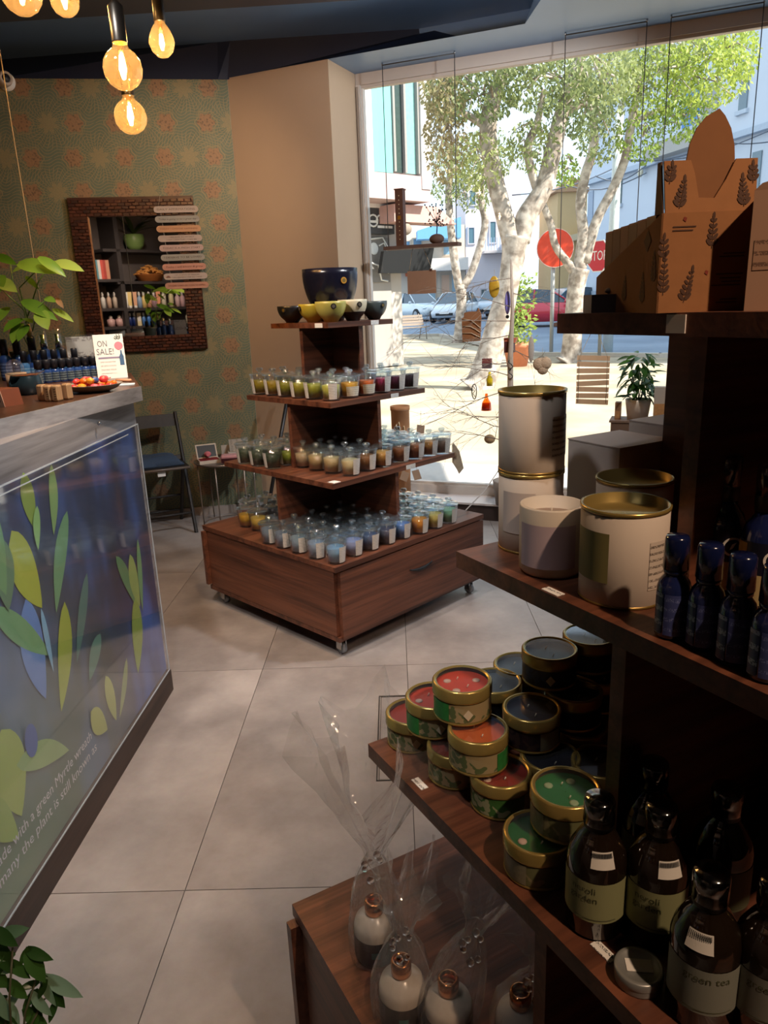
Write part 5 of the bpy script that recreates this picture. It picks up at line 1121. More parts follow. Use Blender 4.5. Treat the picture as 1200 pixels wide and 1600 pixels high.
# hanging affirmation plaques
af = thing('affirmation_hanger', 'string of nine small wooden plaques with painted affirmations hanging over the mirror corner', 'wall hanging', B0 + BN * .048, BANG)
PL = [('#b09c8e', 'DAILY AFFIRMATIONS', None, .017), ('#8f8a80', 'Today is going to be a great day', None, .015), ('#b98760', 'TODAY I CHOOSE HAPPINESS', None, .013), ('#ab978a', 'I BELIEVE IN MYSELF', 'I AM CREATIVE I CAN BE', .010), ('#b2948a', 'TODAY IS A FRESH START', None, .015),
      ('#918c82', 'I DESERVE TO BE LOVED', None, .016), ('#b9826e', 'Today I will bloom & grow', None, .016), ('#ab9a90', 'I AM WORTHY OF TREASURE', 'I AM GRATEFUL FOR ALL I HAVE', .009), ('#b4806a', 'AMAZING THINGS ARE GOING TO HAPPEN', None, .015)]
for i, (c, t1, t2, sz) in enumerate(PL):
    s0 = .302 + .0023 * i; zc_ = 2.079 - .0592 * i; wv, hv = .283, .040; b = []
    for k in range(8): an = math.pi / 2 + math.pi * k / 7; b.append((s0 + .02 + .02 * math.cos(an), zc_ + .02 * math.sin(an)))
    for k in range(8): an = -math.pi / 2 + math.pi * k / 7; b.append((s0 + wv - .02 + .02 * math.cos(an), zc_ + .02 * math.sin(an)))
    pk = part('plaque', MB().prism(b, (0, 0, 0), (1, 0, 0), (0, 0, 1), (0, -.006, 0)), wood(0, tuple(.8 * v for v in lin(c)), lin(c), .6, 2.5), af)
    tm = mat('#3a2a24' if i not in (2, 6, 8) else '#5f2416', .7); cx = s0 + wv / 2
    if t2: lettering(t1, sz, (cx + .01, -.0068, zc_ + .008), (1, 0, 0), (0, 0, 1), tm, pk, fit=.16); lettering(t2, sz, (cx + .01, -.0068, zc_ - .008), (1, 0, 0), (0, 0, 1), tm, pk, fit=.19)
    else: lettering(t1, sz, (cx, -.0068, zc_), (1, 0, 0), (0, 0, 1), tm, pk, fit=.24, shear=.25 if i in (1, 6) else 0)
    if i == 7:
        rb = MB()
        for rad, th in ((.013, 0), (.009, 0), (.005, 0)):
            rb.tube([(s0 + .03 + rad * math.cos(math.pi * k / 8), -.0075, zc_ - .008 + rad * math.sin(math.pi * k / 8)) for k in range(9)], .0012, 5)
        part('painted_rainbow', rb, mat('#8a5244', .7), pk)
for sx in (.345, .560):
    b = MB()
    for i in range(8): b.tube([(sx + .0023 * i, -.003, 2.079 - .0592 * i - .018), (sx + .0023 * i + .0023, -.003, 2.079 - .0592 * (i + 1) + .018)], .0014, 5)
    part('string', b, mat('#a89a86', .8), af)
part('hanging_string', MB().tube([(.335, -.003, 2.097), (.352, .005, 2.163), (.358, .03, 2.175)], .0012, 5), mat('#a89a86', .8), af)

# folding chair
ff = PX(307, 832, 0.0); rf = Vector((-1.43, 5.13, 0)); fw_ = (ff - rf); fw_.z = 0; fa_ = fw_.normalized(); sd_ = Vector((-fa_.y, fa_.x, 0)); sd_ = sd_ if sd_.x < 0 else -sd_
ch = thing('folding_chair', 'black wooden folding chair beside the counter against the wallpaper', 'chair', (ff.x, ff.y, 0), 0)
CW = wood(2, (.005, .004, .004), (.018, .013, .011), .6); wc = .42; FD = .36
def cpt(f, s, z): return -fa_ * f + sd_ * s + Vector((0, 0, z))     # f: metres behind the front feet
for s in (0, wc): part('front_leg_post', MB().tube([cpt(0, s, 0), cpt(.19, s, .44), cpt(.335, s, .78)], [.013, .013, .012], 8, False), CW, ch)
for s in (.03, wc - .03): part('rear_leg', MB().tube([cpt(.40, s, 0), cpt(.22, s, .25), cpt(.06, s, .445)], .012, 8, False), CW, ch)
seat = MB().prism([(.01, .0), (.36, .0), (.36, wc), (.01, wc)], (0, 0, .445), -fa_, sd_, (0, 0, .018)); part('seat', seat, CW, ch)
part('seat_front_rail', MB().tube([cpt(.015, -.01, .45), cpt(.015, wc + .01, .45)], .011, 6), mat('#5e4f44', .4), ch)
part('back_slat', MB().prism([(0, 0), (wc, 0), (wc, .085), (0, .085)], cpt(.298, 0, .69), sd_, (cpt(.03, 0, .072) - cpt(0, 0, 0)).normalized(), -fa_ * .012), CW, ch)
part('back_slat', MB().prism([(0, 0), (wc, 0), (wc, .03), (0, .03)], cpt(.205, 0, .475), sd_, (cpt(.03, 0, .072) - cpt(0, 0, 0)).normalized(), -fa_ * .010), CW, ch)
part('rung', MB().tube([cpt(.055, 0, .13), cpt(.055, wc, .13)], .008, 6), CW, ch); part('rung', MB().tube([cpt(.335, .03, .09), cpt(.335, wc - .03, .09)], .008, 6), CW, ch); part('rung', MB().tube([cpt(.24, .03, .22), cpt(.24, wc - .03, .22)], .008, 6), CW, ch)
part('maker_tag', MB().prism([(0, 0), (.05, 0), (.05, .035), (0, .035)], cpt(.03, .15, .405), sd_, (0, 0, 1), fa_ * .001), WHITE, ch)
cu = MB(); vs = []; fs = []; n = 14
for i in range(n + 1):
    for j in range(n + 1):
        u, v = i / n * 2 - 1, j / n * 2 - 1; e = (1 - abs(u) ** 4) * (1 - abs(v) ** 4); vs.append(Vector((ff.x, ff.y, 0)) + cpt(.19 + u * .15, wc / 2 + v * .185, .466 + .055 * e ** .6 + .004 * math.sin(9 * u + 4 * v)))
for i in range(n):
    for j in range(n): a = i * (n + 1) + j; fs.append((a, a + 1, a + n + 2, a + n + 1))
nb = len(vs); vs += [Vector((v.x, v.y, .4645)) for v in vs[:]]; fs += [tuple(nb + k for k in f[::-1]) for f in fs[:]]
for i in range(n):
    for a, b in ((i, i + 1), (n * (n + 1) + i, n * (n + 1) + i + 1), (i * (n + 1), (i + 1) * (n + 1)), (i * (n + 1) + n, (i + 1) * (n + 1) + n)): fs.append((a, b, nb + b, nb + a))
cu.add(vs, fs, True)
cuo = thing('seat_cushion', 'steel blue quilted cushion on the black folding chair', 'cushion', (0, 0, 0)); part('cushion_body', cu, mat('#33445a', .9, 0, .15, 120), cuo)
part('piping', MB().tube([Vector((ff.x, ff.y, 0)) + cpt(.19 + u * .15, wc / 2 + v * .185, .470) for u, v in ((-1, -1), (1, -1), (1, 1), (-1, 1), (-1, -1))], .004, 6), mat('#28374a', .9), cuo)
# round wire table
tc_ = Vector((-1.075, 4.985, 0)); tz = .452
tb_ = thing('side_table', 'small round table with thin wire legs beside the folding chair', 'table', tc_, 0)
part('table_top', MB().lathe([(.0005, tz - .012), (.205, tz - .012), (.208, tz - .006), (.208, tz), (.203, tz), (.203, tz - .005), (.0005, tz - .005)], 48, cap=False), mat('#7d7068', .45, .2), tb_)
part('rim', MB().lathe([(.208, tz - .007), (.211, tz - .004), (.208, tz + .001)], 48, cap=False), mat('#a3968c', .3, .6), tb_)
for k in range(6):
    a = k * math.pi / 3 + .35; part('leg', MB().tube([(.185 * math.cos(a), .185 * math.sin(a), 0), (.190 * math.cos(a), .190 * math.sin(a), tz - .01)], .005, 6), mat('#8a7e74', .35, .5), tb_)
part('foot_ring', MB().tube([(.185 * math.cos(a / 16 * 6.2832), .185 * math.sin(a / 16 * 6.2832), .006) for a in range(17)], .0045, 6), mat('#8a7e74', .35, .5), tb_)
zt2 = tz - .005
t = thing('open_gift_box', 'open box with dark lining and a red flower lying on the round table', 'box', (tc_.x - .098, tc_.y - .055, zt2), R(22))
part('box_tray', MB().bbox(-.07, .07, -.05, .05, 0, .022), mat('#c9b9a6', .7), t)
lu = Vector((0, math.sin(R(28)), math.cos(R(28)))); part('open_lid', MB().prism([(-.07, 0), (.07, 0), (.07, .10), (-.07, .10)], (0, .045, .022), (1, 0, 0), lu, (0, .006, 0)), mat('#c4b09a', .7), t)
part('lid_lining', MB().prism([(-.062, .008), (.062, .008), (.062, .092), (-.062, .092)], (0, .0445, .022), (1, 0, 0), lu, (0, .0005, 0)), mat('#15120f', .5), t)
part('red_lining', MB().bbox(-.064, .064, -.044, .044, .022, .0235), mat('#7a1a20', .6), t)
part('flower', MB().sphere((0.0, .03, .052), .024, (1, .5, .8), 12, 8).lathe([(.006, 0), (.016, .006), (.012, .010)], 14, (0, .018, .052), True, Matrix.Rotation(R(90), 3, 'X')), mat('#c26a70', .5), t)
t = thing('pink_packet', 'pink printed packet lying on the round table', 'packet', (tc_.x + .055, tc_.y - .075, zt2), R(8))
part('packet_body', MB().bev((0, 0, .026), (.13, .085, .052), .008), mat('#b77f80', .5), t); part('printed_panel', MB().box((0, 0, .0525), (.10, .06, .0012)), printed('#c99a9a', '#8f5a5e', 260, 1, .5), t); part('dark_side', MB().box((0, -.0428, .02), (.12, .001, .03)), mat('#3a1114', .5), t)
t = thing('grey_book', 'thick pale grey book leaning at the back of the round table', 'book', (tc_.x + .07, tc_.y + .07, zt2), R(14))
part('pages', MB().prism([(-.06, 0), (.07, 0), (.07, .05), (-.06, .05)], (0, -.04, 0), (1, 0, 0), (0, 0, 1), (0, .09, 0)), mat('#b8ada0', .8), t)
part('cover', MB().prism([(-.066, 0), (.066, 0), (.066, .11), (-.066, .11)], (.02, -.03, .052), (1, 0, 0), (0, math.sin(R(52)), math.cos(R(52))), (0, .012, .0)), printed('#9c9184', '#7d7468', 160, 0, .5), t)
part('card_back', MB().bbox(-.10, -.02, .052, .060, 0, .085), mat('#b1a598', .7), t)
# black pole leaning behind the display
q0 = PY(424, 766, 4.95); q1 = PY(446, 640, 5.02); dd = (q1 - q0); bz = q0 - dd * (q0.z / dd.z)
t = thing('black_pole', 'black pole leaning against the beige wall behind the display stand', 'pole', bz, 0)
part('shaft', MB().tube([(0, 0, 0), (q1 - bz) * 1.18], .013, 10), BLACK, t); part('rubber_tip', MB().tube([(0, 0, .0), dd.normalized() * .03], .017, 10), mat('#242424', .8), t)
# ================================================================ THINGS HANGING AND STANDING IN THE WINDOW
WIRE = mat('#3a3634', .5); TWINE = mat('#a8987e', .9); RUST = mat('#4a2a20', .6, 0, .2, 40); DRIFT = mat('#5a4238', .8, 0, .2, 30)
HP0 = W0 - WOUT * .14
def HW(x, y, off=.14): return PP(x, y, W0 - WOUT * off, WOUT)
def hang_frame(x0, y0, x1, y1, yb, label, plank_l, ext=.02):
    a = HW(x0, y0, .16); b = HW(x1, y1, .16); a.z = b.z = ZC - .012
    t = thing('hanging_wire_frame', label, 'wire frame', a, 0, 'wire frames hooked under the window soffit')
    zl = PY(x0, yb, a.y).z
    part('rod', MB().tube([(0, 0, 0), b - a], .0035, 6), WIRE, t)
    for q in (Vector((0, 0, 0)), b - a):
        part('hook', MB().tube([q + Vector((0, 0, .012)), q], .005, 6), CHROME, t); part('wire', MB().tube([q, q + Vector((0, 0, zl - a.z + .0))], .0026, 6), WIRE, t)
    d = (b - a).normalized(); p_ = thing('hanging_plank', plank_l, 'plank', a + Vector((0, 0, zl - a.z)), rotz_to(d)); L = (b - a).length
    part('board', MB().bbox(-ext, L + ext, -.045, .045, -.022, -.001), DRIFT, p_)
    return a, b, zl, d, L
a, b, zl, d, L = hang_frame(597, 94, 710, 74, 386, 'left wire frame hanging under the window soffit', 'driftwood plank swinging on wires in the window')
ang = rotz_to(d)
# incense tower and little wire tree on the plank
q = a + d * .09; t = thing('incense_tower', 'tall square dark wood incense tower with pin holes on the driftwood plank', 'incense holder', (q.x, q.y, zl - .001), ang)
part('tower', MB().bbox(-.026, .026, -.026, .026, 0, .335), RUST, t); part('tower_cap', MB().bbox(-.030, .030, -.030, .030, .335, .342), RUST, t)
hb = MB(); [hb.box((0, -.0265, .04 + .026 * k), (.005, .001, .005)) for k in range(11)]; part('pin_hole', hb, mat('#c9b89a', .6), t)
part('metal_star', MB().box((0, -.027, .17), (.022, .0015, .022)), mat('#7a5a1e', .4, .6), t)
q = a + d * (L - .13); t = thing('wire_tree', 'tiny bare wire tree rooted in a brown stone on the plank', 'ornament', (q.x, q.y, zl - .001), ang)
part('stone_base', MB().sphere((0, 0, .028), .05, (1, .6, .62), 14, 9), DRIFT, t); part('stem', MB().tube([(0, 0, .05), (.004, 0, .10), (0, 0, .16)], .004, 6), BLACK, t)
rd = random.Random(2); tw = MB(); lf = MB()
for i in range(46):
    a1 = rd.uniform(0, 6.28); e = Vector((math.cos(a1) * rd.uniform(.01, .075), math.sin(a1) * rd.uniform(.005, .04), rd.uniform(.10, .235))); lf.sphere(e, .0055, n=6, m=4)
    if i % 2: tw.tube([(0, 0, .12), e * .6 + Vector((0, 0, .05)), e], .0014, 4)
part('twig', tw, BLACK, t, kind='stuff'); part('bead_leaf', lf, BLACK, t, kind='stuff')
# brown card hanging from the plank
c = HW(659, 441); t = thing('brown_card', 'plain brown card hanging from strings in the window', 'card', c, WANG)
part('card', MB().bbox(-.098, .098, -.003, .003, -.072, .072), mat('#94715a', .8), t)
for sx in (-.085, .075): part('string', MB().tube([(sx, 0, .07), (sx * .4 - .02, 0, .225)], .0013, 5), TWINE, t)
part('clip', MB().bbox(.055, .072, -.005, .005, .066, .082), RUST, t)
hang_frame(884, 40, 1012, 16, 503, 'middle wire frame hanging under the window soffit', 'plank hanging on wires behind the top shelf of the near stand'); hang_frame(1050, 9, 1196, -18, 500, 'right wire frame hanging under the window soffit', 'plank hanging on wires at the right of the window')
# slatted wooden sign
c = HW(926, 594); t = thing('slat_hanger', 'hanging ladder of eight pale wooden slats in the window', 'wall hanging', c, WANG)
rd = random.Random(6)
for i in range(8): part('slat', MB().box((0, 0, .135 - i * .0385), (.196, .008, .030), 0, Matrix.Rotation(rd.uniform(-.05, .05), 3, 'Y')), mat('#c9a888', .8, 0, .1, 30), t)
for sx in (-.085, .085): part('string', MB().tube([(sx, -.006, -.14), (sx, -.006, .14), (0, 0, .33)], .0016, 5), TWINE, t)
# torn kraft bag on a twig
c = HW(737, 508); t = thing('kraft_bag', 'torn brown paper bag tied with pale twine hanging in the window', 'paper bag', c, WANG)
part('bag', MB().prism([(-.063, -.105), (.055, -.10), (.062, .06), (.045, .105), (.035, .085), (-.02, .085), (-.05, .078), (-.052, .05), (-.066, .045)], (0, 0, 0), (1, 0, 0), (0, 0, 1), (0, .014, 0)), mat('#8a5c3a', .9, 0, .1, 20), t)
for k in range(3): part('twine', MB().tube([(-.06, -.003, .04 - .045 * k), (0, -.006, .03 - .04 * k), (.06, -.003, -.02 - .03 * k)], .0025, 5), mat('#cbb99a', .9), t)
part('hanging_string', MB().tube([(0, .007, .085), (.01, .007, .26)], .0012, 5), TWINE, t)
# bare branch tree with ornaments
bq = HW(797, 600, .20); bq.z = .118; br = thing('branch_tree', 'bare twig tree standing in the window hung with ornaments', 'branch', bq, 0)
part('trunk', MB().tube([(0, 0, 0), (.005, 0, .5), (0, 0, .95), (.012, 0, 1.25), (.0, 0, 1.55)], [.024, .021, .018, .012, .006], 8), mat('#a8988a', .8), br)
part('pot', MB().lathe([(.0005, 0), (.09, 0), (.11, .16), (.10, .165), (.0005, .15)], 24, cap=False), mat('#8f8378', .7), br)
rd = random.Random(21); tm_ = mat('#857568', .9)
def twig(p, v, L, r, lev):
    pts = [p]; vv = Vector(v)
    for k in range(5):
        vv = (vv + Vector((rd.uniform(-.25, .25), rd.uniform(-.12, .12), rd.uniform(-.22, .16)))).normalized(); pts.append(pts[-1] + vv * (L / 5))
    TB.tube(pts, [r * (1 - .16 * k) for k in range(6)], 4)
    if lev > 0:
        for k in (1, 2, 3, 4): twig(pts[k], (vv + Vector((rd.uniform(-.9, .9), rd.uniform(-.2, .2), rd.uniform(-.8, .6)))).normalized(), L * .55, r * .55, lev - 1)
for k in range(13):
    z0 = .42 + k * .085; sgn = -1 if k % 4 != 3 else 1; TB = MB(); twig(Vector((0, 0, z0)), (sgn * 1.0, rd.uniform(-.15, .10), rd.uniform(-.35, .45)), rd.uniform(.34, .62) * (1 if sgn < 0 else .55), .0042, 2)
    part('bare_twig', TB, tm_, br)
def orn(name, x, y, label, cat='ornament', up=.10, off=.16):
    c = HW(x, y, off); t = thing(name, label, cat, c, WANG, None); part('hanging_thread', MB().tube([(0, 0, .0), (.002, 0, up)], .0011, 5), TWINE, t); return t
t = orn('gold_leaf_ornament', 772, 447, 'gold openwork leaf ornament near the large tree trunk'); part('leaf_plate', MB().sphere((0, 0, -.005), .066, (.52, .12, 1), 14, 10), mat('#b8922c', .45, .2, .3, 90), t)
t = orn('purple_ornament', 793, 473, 'lilac glass drop ornament beside the twig tree trunk'); part('drop', MB().sphere((0, 0, 0), .055, (.34, .3, 1.3), 12, 10), mat('#7f78c8', .3), t); part('bead', MB().sphere((0, 0, -.085), .012, n=8, m=6), BLACK, t)
t = orn('maroon_lantern', 796, 541, 'maroon box lantern ornament on the twig tree'); part('lantern_body', MB().bbox(-.03, .032, -.025, .025, -.038, .035), mat('#4a2024', .6), t); part('terracotta_top', MB().prism([(-.032, .0), (.05, .0), (.04, -.03), (-.03, -.02)], (0, -.026, .052), (1, 0, 0), (0, 0, 1), (0, .05, 0)), mat('#b8644a', .6), t)
t = orn('two_tone_block', 761, 567, 'maroon and grey card block hanging left of the twig trunk'); part('upper_half', MB().bbox(-.029, .029, -.02, .02, .0, .028), mat('#7a3c3a', .6), t); part('lower_half', MB().bbox(-.029, .029, -.02, .02, -.034, 0), mat('#5c4a4e', .6), t)
t = orn('yellow_bottle_charm', 765, 592, 'yellow glass bottle charm hanging above the orange one', up=.04); part('bottle', MB().lathe([(.0005, -.045), (.02, -.045), (.022, .0), (.010, .02), (.008, .045), (.0005, .046)], 14), mat('#d8bc1c', .25), t)
t = orn('orange_bottle_charm', 760, 627, 'bright orange bottle charm hanging low in the window', up=.05); part('bottle', MB().lathe([(.0005, -.060), (.035, -.060), (.030, -.01), (.012, .02), (.009, .05), (.0005, .052)], 14), thin((.95, .42, .10), 1.45, .05, .02), t); part('orange_filling', MB().lathe([(.0005, -.058), (.032, -.058), (.029, -.012), (.0005, -.010)], 14), mat('#c4500c', .4), t)
t = orn('fairy_ring_ornament', 741, 612, 'black wire hoop ornament left of the orange bottle charm'); part('hoop', MB().tube([(.016 * math.cos(k * .5236), .004 * math.sin(k * 1.0), .05 * math.sin(k * .5236)) for k in range(13)], .0035, 6), BLACK, t); part('inner_coil', MB().tube([(.009 * math.sin(k), .002, -.05 + .008 * k) for k in range(13)], .0022, 5), BLACK, t)
t = orn('twisted_wire_ornament', 798, 577, 'twisted black wire ornament beside the twig trunk', off=.23); part('coil', MB().tube([(.013 * math.sin(k * .9), .006 * math.cos(k * .9), -.06 + .009 * k) for k in range(14)], .0032, 5), BLACK, t)
t = orn('feather_ornament', 830, 543, 'slim pale grey leaf-shaped ornament right of the twig trunk'); part('feather', MB().sphere((0, 0, -.01), .082, (.23, .08, 1), 12, 10), mat('#a39a92', .8, 0, .15, 90), t)
t = orn('wicker_heart', 847, 569, 'woven pale heart ornament at the right of the twig tree'); part('heart_body', MB().sphere((-.016, 0, .0), .042, (1, .5, 1), 12, 9).sphere((.018, 0, .006), .042, (1, .5, 1), 12, 9).sphere((.004, 0, -.03), .036, (1, .5, 1), 12, 9), mat('#b59c82', .9, 0, .35, 110, .5), t); part('bow', MB().prism([(-.03, .04), (0, .055), (.02, .085), (.005, .05), (.03, .04), (0, .045)], (0, -.01, 0), (1, 0, 0), (0, 0, 1), (0, .006, 0)), mat('#8c8a80', .8), t)
t = orn('stone_ornament', 765, 686, 'rounded beige stone ornament hanging low on the twigs'); part('stone', MB().sphere((0, 0, 0), .034, (1.1, .8, .92), 12, 9), mat('#a88a64', .8, 0, .2, 30), t)
t = orn('fabric_heart', 713, 718, 'patterned cloth pennant hanging right of the third tier candles', up=.14); part('pennant', MB().prism([(-.028, .10), (-.02, .115), (.02, .06), (.05, -.06), (.018, -.10), (.0, -.065), (-.03, -.02)], (0, 0, 0), (1, 0, 0), (0, 0, 1), (0, .008, 0)), mat('#b2a590', .9, 0, .25, 60), t); part('wooden_bead', MB().sphere((-.010, -.005, .03), .017, (.8, .6, 1.2), 10, 7), mat('#7d6048', .8), t)
# kraft log vase with twine and tags
lq = HW(625, 640, .15); lz = .118
t = thing('kraft_vase', 'tall brown kraft cylinder tied with twine standing behind the candles in the window', 'vase', (lq.x, lq.y, lz), 0); hv = PY(625, 634, lq.y).z - lz
part('cylinder', MB().lathe([(.0005, 0), (.058, 0), (.062, hv * .5), (.064, hv - .03), (.068, hv - .028), (.068, hv), (.060, hv), (.058, hv - .04), (.0005, hv - .05)], 28, cap=False), mat('#a67650', .85, 0, .1, 30), t)
part('twine_bow', MB().tube([(-.02, -.068, hv - .20), (-.03, -.072, hv - .12), (-.012, -.072, hv - .10), (-.005, -.07, hv - .16), (.02, -.07, hv - .13), (.032, -.068, hv - .20)], .004, 5), mat('#cdb892', .9), t)
for (x, y, lb, an) in ((657, 672, 'square pale card tag hanging beside the kraft cylinder', .12), (651, 742, 'folded brown card tag hanging below the third tier', -.3), (632, 744, 'second folded card tag hanging below the third tier', .35)):
    c = HW(x, y, .22); t = thing('card_tag', lb, 'tag', c, WANG); part('tag_card', MB().box((0, 0, 0), (.055, .002, .068), 0, Matrix.Rotation(an, 3, 'Y')), mat('#a8917e', .8), t); part('tag_string', MB().tube([(0, 0, .03), (.006, 0, .13)], .001, 5), TWINE, t)
# pale branch lying on the platform towards the stand
t = thing('pale_stick', 'thin pale stick leaning from the window platform to the display stand', 'stick', (0, 0, 0)); q0, q1 = HW(779, 735, .12), PX(728, 797, .43); part('stick', MB().tube([q0, (q0 + q1) / 2 + Vector((0, 0, -.02)), q1], .0035, 6), mat('#b8aca2', .8), t)
# potted plant on a pedestal with cartons
pq = HW(996, 650, .16); zb_ = pq.z - .02
pe = thing('plant_pedestal', 'plain wooden pedestal carrying the potted plant in the window', 'pedestal', (pq.x, pq.y, .118), WANG)
part('pedestal_body', MB().bbox(-.15, .17, -.07, .11, 0, zb_ - .118 - .012), mat('#6a5548', .7), pe); part('pedestal_top', MB().bbox(-.16, .18, -.075, .115, zb_ - .130, zb_ - .118), mat('#7a6456', .7), pe)
pt = thing('window_plant', 'bushy green plant in a white pot in the window', 'plant', (pq.x, pq.y, zb_), 0)
part('pot', MB().lathe([(.0005, 0), (.060, 0), (.074, .105), (.076, .125), (.069, .125), (.065, .10), (.0005, .10)], 28, cap=False), mat('#ddd0c2', .5), pt); part('soil', MB().lathe([(.066, .101), (.0005, .104)], 20, cap=False), mat('#2c2018', .9), pt)
LW = leafmat('#1f3f16', '#3d6a24', .35, .4); lw = leafmesh(.085, .036, .25, .3, 5, LW); rd = random.Random(9)
for k in range(7):
    a1 = rd.uniform(0, 6.28); e = Vector((.06 * math.cos(a1), .05 * math.sin(a1), rd.uniform(.22, .34))); part('stem', MB().tube([(0, 0, .09), e * .6 + Vector((0, 0, .04)), e], .003, 5), mat('#3c4a24', .7), pt)
for k in range(95):
    a1 = rd.uniform(0, 6.28); h_ = rd.uniform(.13, .40); rr = rd.uniform(.01, .10) * math.sqrt(max(.15, 1 - abs(h_ - .24) / .22)); ob('leaf', lw, pt, (rr * math.cos(a1), rr * math.sin(a1), h_), (rd.uniform(-.5, .5), rd.uniform(-.3, .9), a1 + rd.uniform(-.7, .7)), rd.uniform(.75, 1.25))
for (sx, hh_, wv, lb, cc) in ((.125, .20, .07, 'white box with tan printed lower half standing right of the potted plant', '#b8aca2'), (-.115, .105, .035, 'narrow brown bottle-shaped box left of the potted plant', '#8f6a4c')):
    q = Vector((pq.x, pq.y, zb_)) + WDIR * sx; t = thing('small_carton', lb, 'box', q, WANG); part('carton_body', MB().bbox(-wv / 2, wv / 2, -.03, .03, 0, hh_), mat(cc, .6), t); part('printed_panel', MB().bbox(-wv / 2 + .004, wv / 2 - .004, -.0308, -.030, .01, hh_ * .5), mat('#b88a5c', .6, 0, .4, 60), t)
# ================================================================ THE STREET OUTSIDE
def gz(y): return -.03 + max(0.0, y - 24) * .022
def PG(x, y):
    lo, hi = 5.5, 90.0
    for _ in range(60):
        m = (lo + hi) / 2; q = PY(x, y, m)
        if q.z > gz(m): lo = m
        else: hi = m
    return PY(x, y, hi)
def groundmat(c1, c2, sc, rough=.9):
    m, t, p = nt('ground'); N = t.nodes; L = t.links; tc = N.new('ShaderNodeTexCoord'); no = N.new('ShaderNodeTexNoise'); no.inputs['Scale'].default_value = sc; no.inputs['Detail'].default_value = 6; L.new(tc.outputs['Object'], no.inputs['Vector'])
    rp = N.new('ShaderNodeValToRGB'); rp.color_ramp.elements[0].position = .35; rp.color_ramp.elements[0].color = (*lin(c1), 1); rp.color_ramp.elements[1].position = .68; rp.color_ramp.elements[1].color = (*lin(c2), 1); L.new(no.outputs['Fac'], rp.inputs[0]); L.new(rp.outputs[0], p.inputs['Base Color']); p.inputs['Roughness'].default_value = rough; return m
kerb = [(-14, 33), (2.4, 29.5), (4.0, 19.2), (6.5, 17.3), (13, 16.2), (45, 14)]
gb = MB(); gb.add([(-60, -40, -.14), (90, -40, -.14), (90, 110, 1.6), (-60, 110, 1.6)], [(0, 1, 2, 3)])
# plaza plane just outside the window and beyond, with road laid past the kerb
pz = MB(); ys = [2.0, 6, 12, 18, 24, 30, 36]
for i in range(len(ys) - 1): pz.quad((-40, ys[i], gz(ys[i])), (60, ys[i], gz(ys[i])), (60, ys[i + 1], gz(ys[i + 1])), (-40, ys[i + 1], gz(ys[i + 1])))
plz = ob('ground_plaza', pz.mesh('ground_plaza', groundmat('#95876f', '#b9ab94', .8))); plz['kind'] = 'structure'
hole = MB()
rd_ = MB(); n = len(kerb)
rows_ = [0, .5, 1.5, 4, 10, 25, 60]
for i in range(n - 1):
    for k in range(len(rows_) - 1):
        f = lambda j, kk: (kerb[j][0], max(kerb[j][1], kerb[j][1] + rows_[kk]), gz(kerb[j][1] + rows_[kk]) + .012)
        rd_.quad(f(i, k), f(i + 1, k), f(i + 1, k + 1), f(i, k + 1))
rdo = ob('ground_road', rd_.mesh('ground_road', groundmat('#6f7c8c', '#8492a2', .5))); rdo['kind'] = 'structure'
kb = MB()
for i in range(n - 1):
    a = Vector((*kerb[i], gz(kerb[i][1]))); b = Vector((*kerb[i + 1], gz(kerb[i + 1][1]))); d = b - a; nn = Vector((-d.y, d.x, 0)).normalized() * .18
    kb.prism([(0, 0), (1, 0), (1, 1), (0, 1)], a - Vector((0, 0, .02)), d, nn, (0, 0, .12))
kbo = ob('trim_kerb', kb.mesh('trim_kerb', mat('#b5aca0', .8))); kbo['kind'] = 'structure'
# shop front pavement slab right below the glass
pv = struct('ground_pavement', MB().bbox(-.3, 4.5, .06, 1.35, -.05, .03), mat('#b9b4ae', .8)); pv.location = W0; pv.rotation_euler = (0, 0, WANG)

# ---------------------------------------------------------------- trees
def barkmat():
    m, t, p = nt('mottled_bark'); N = t.nodes; L = t.links; tc = N.new('ShaderNodeTexCoord'); n1 = N.new('ShaderNodeTexNoise'); n1.inputs['Scale'].default_value = 7; n1.inputs['Detail'].default_value = 7; v = N.new('ShaderNodeTexVoronoi'); v.inputs['Scale'].default_value = 22
    L.new(tc.outputs['Object'], n1.inputs['Vector']); L.new(tc.outputs['Object'], v.inputs['Vector'])
    rp = N.new('ShaderNodeValToRGB'); rp.color_ramp.elements[0].position = .38; rp.color_ramp.elements[0].color = (*lin('#84776a'), 1); rp.color_ramp.elements[1].position = .62; rp.color_ramp.elements[1].color = (*lin('#c0b4a6'), 1); L.new(n1.outputs['Fac'], rp.inputs[0]); L.new(rp.outputs[0], p.inputs['Base Color']); p.inputs['Roughness'].default_value = .85
    b = N.new('ShaderNodeBump'); b.inputs['Strength'].default_value = .5; b.inputs['Distance'].default_value = .03; L.new(n1.outputs['Fac'], b.inputs['Height']); L.new(b.outputs['Normal'], p.inputs['Normal']); return m
BARK = barkmat(); FOL = leafmat('#66744a', '#9ca466', .6, .4); FOL2 = leafmat('#7c9440', '#b4c058', .6, .45); FOL3 = leafmat('#8a7c5c', '#9a9468', .6, .4)
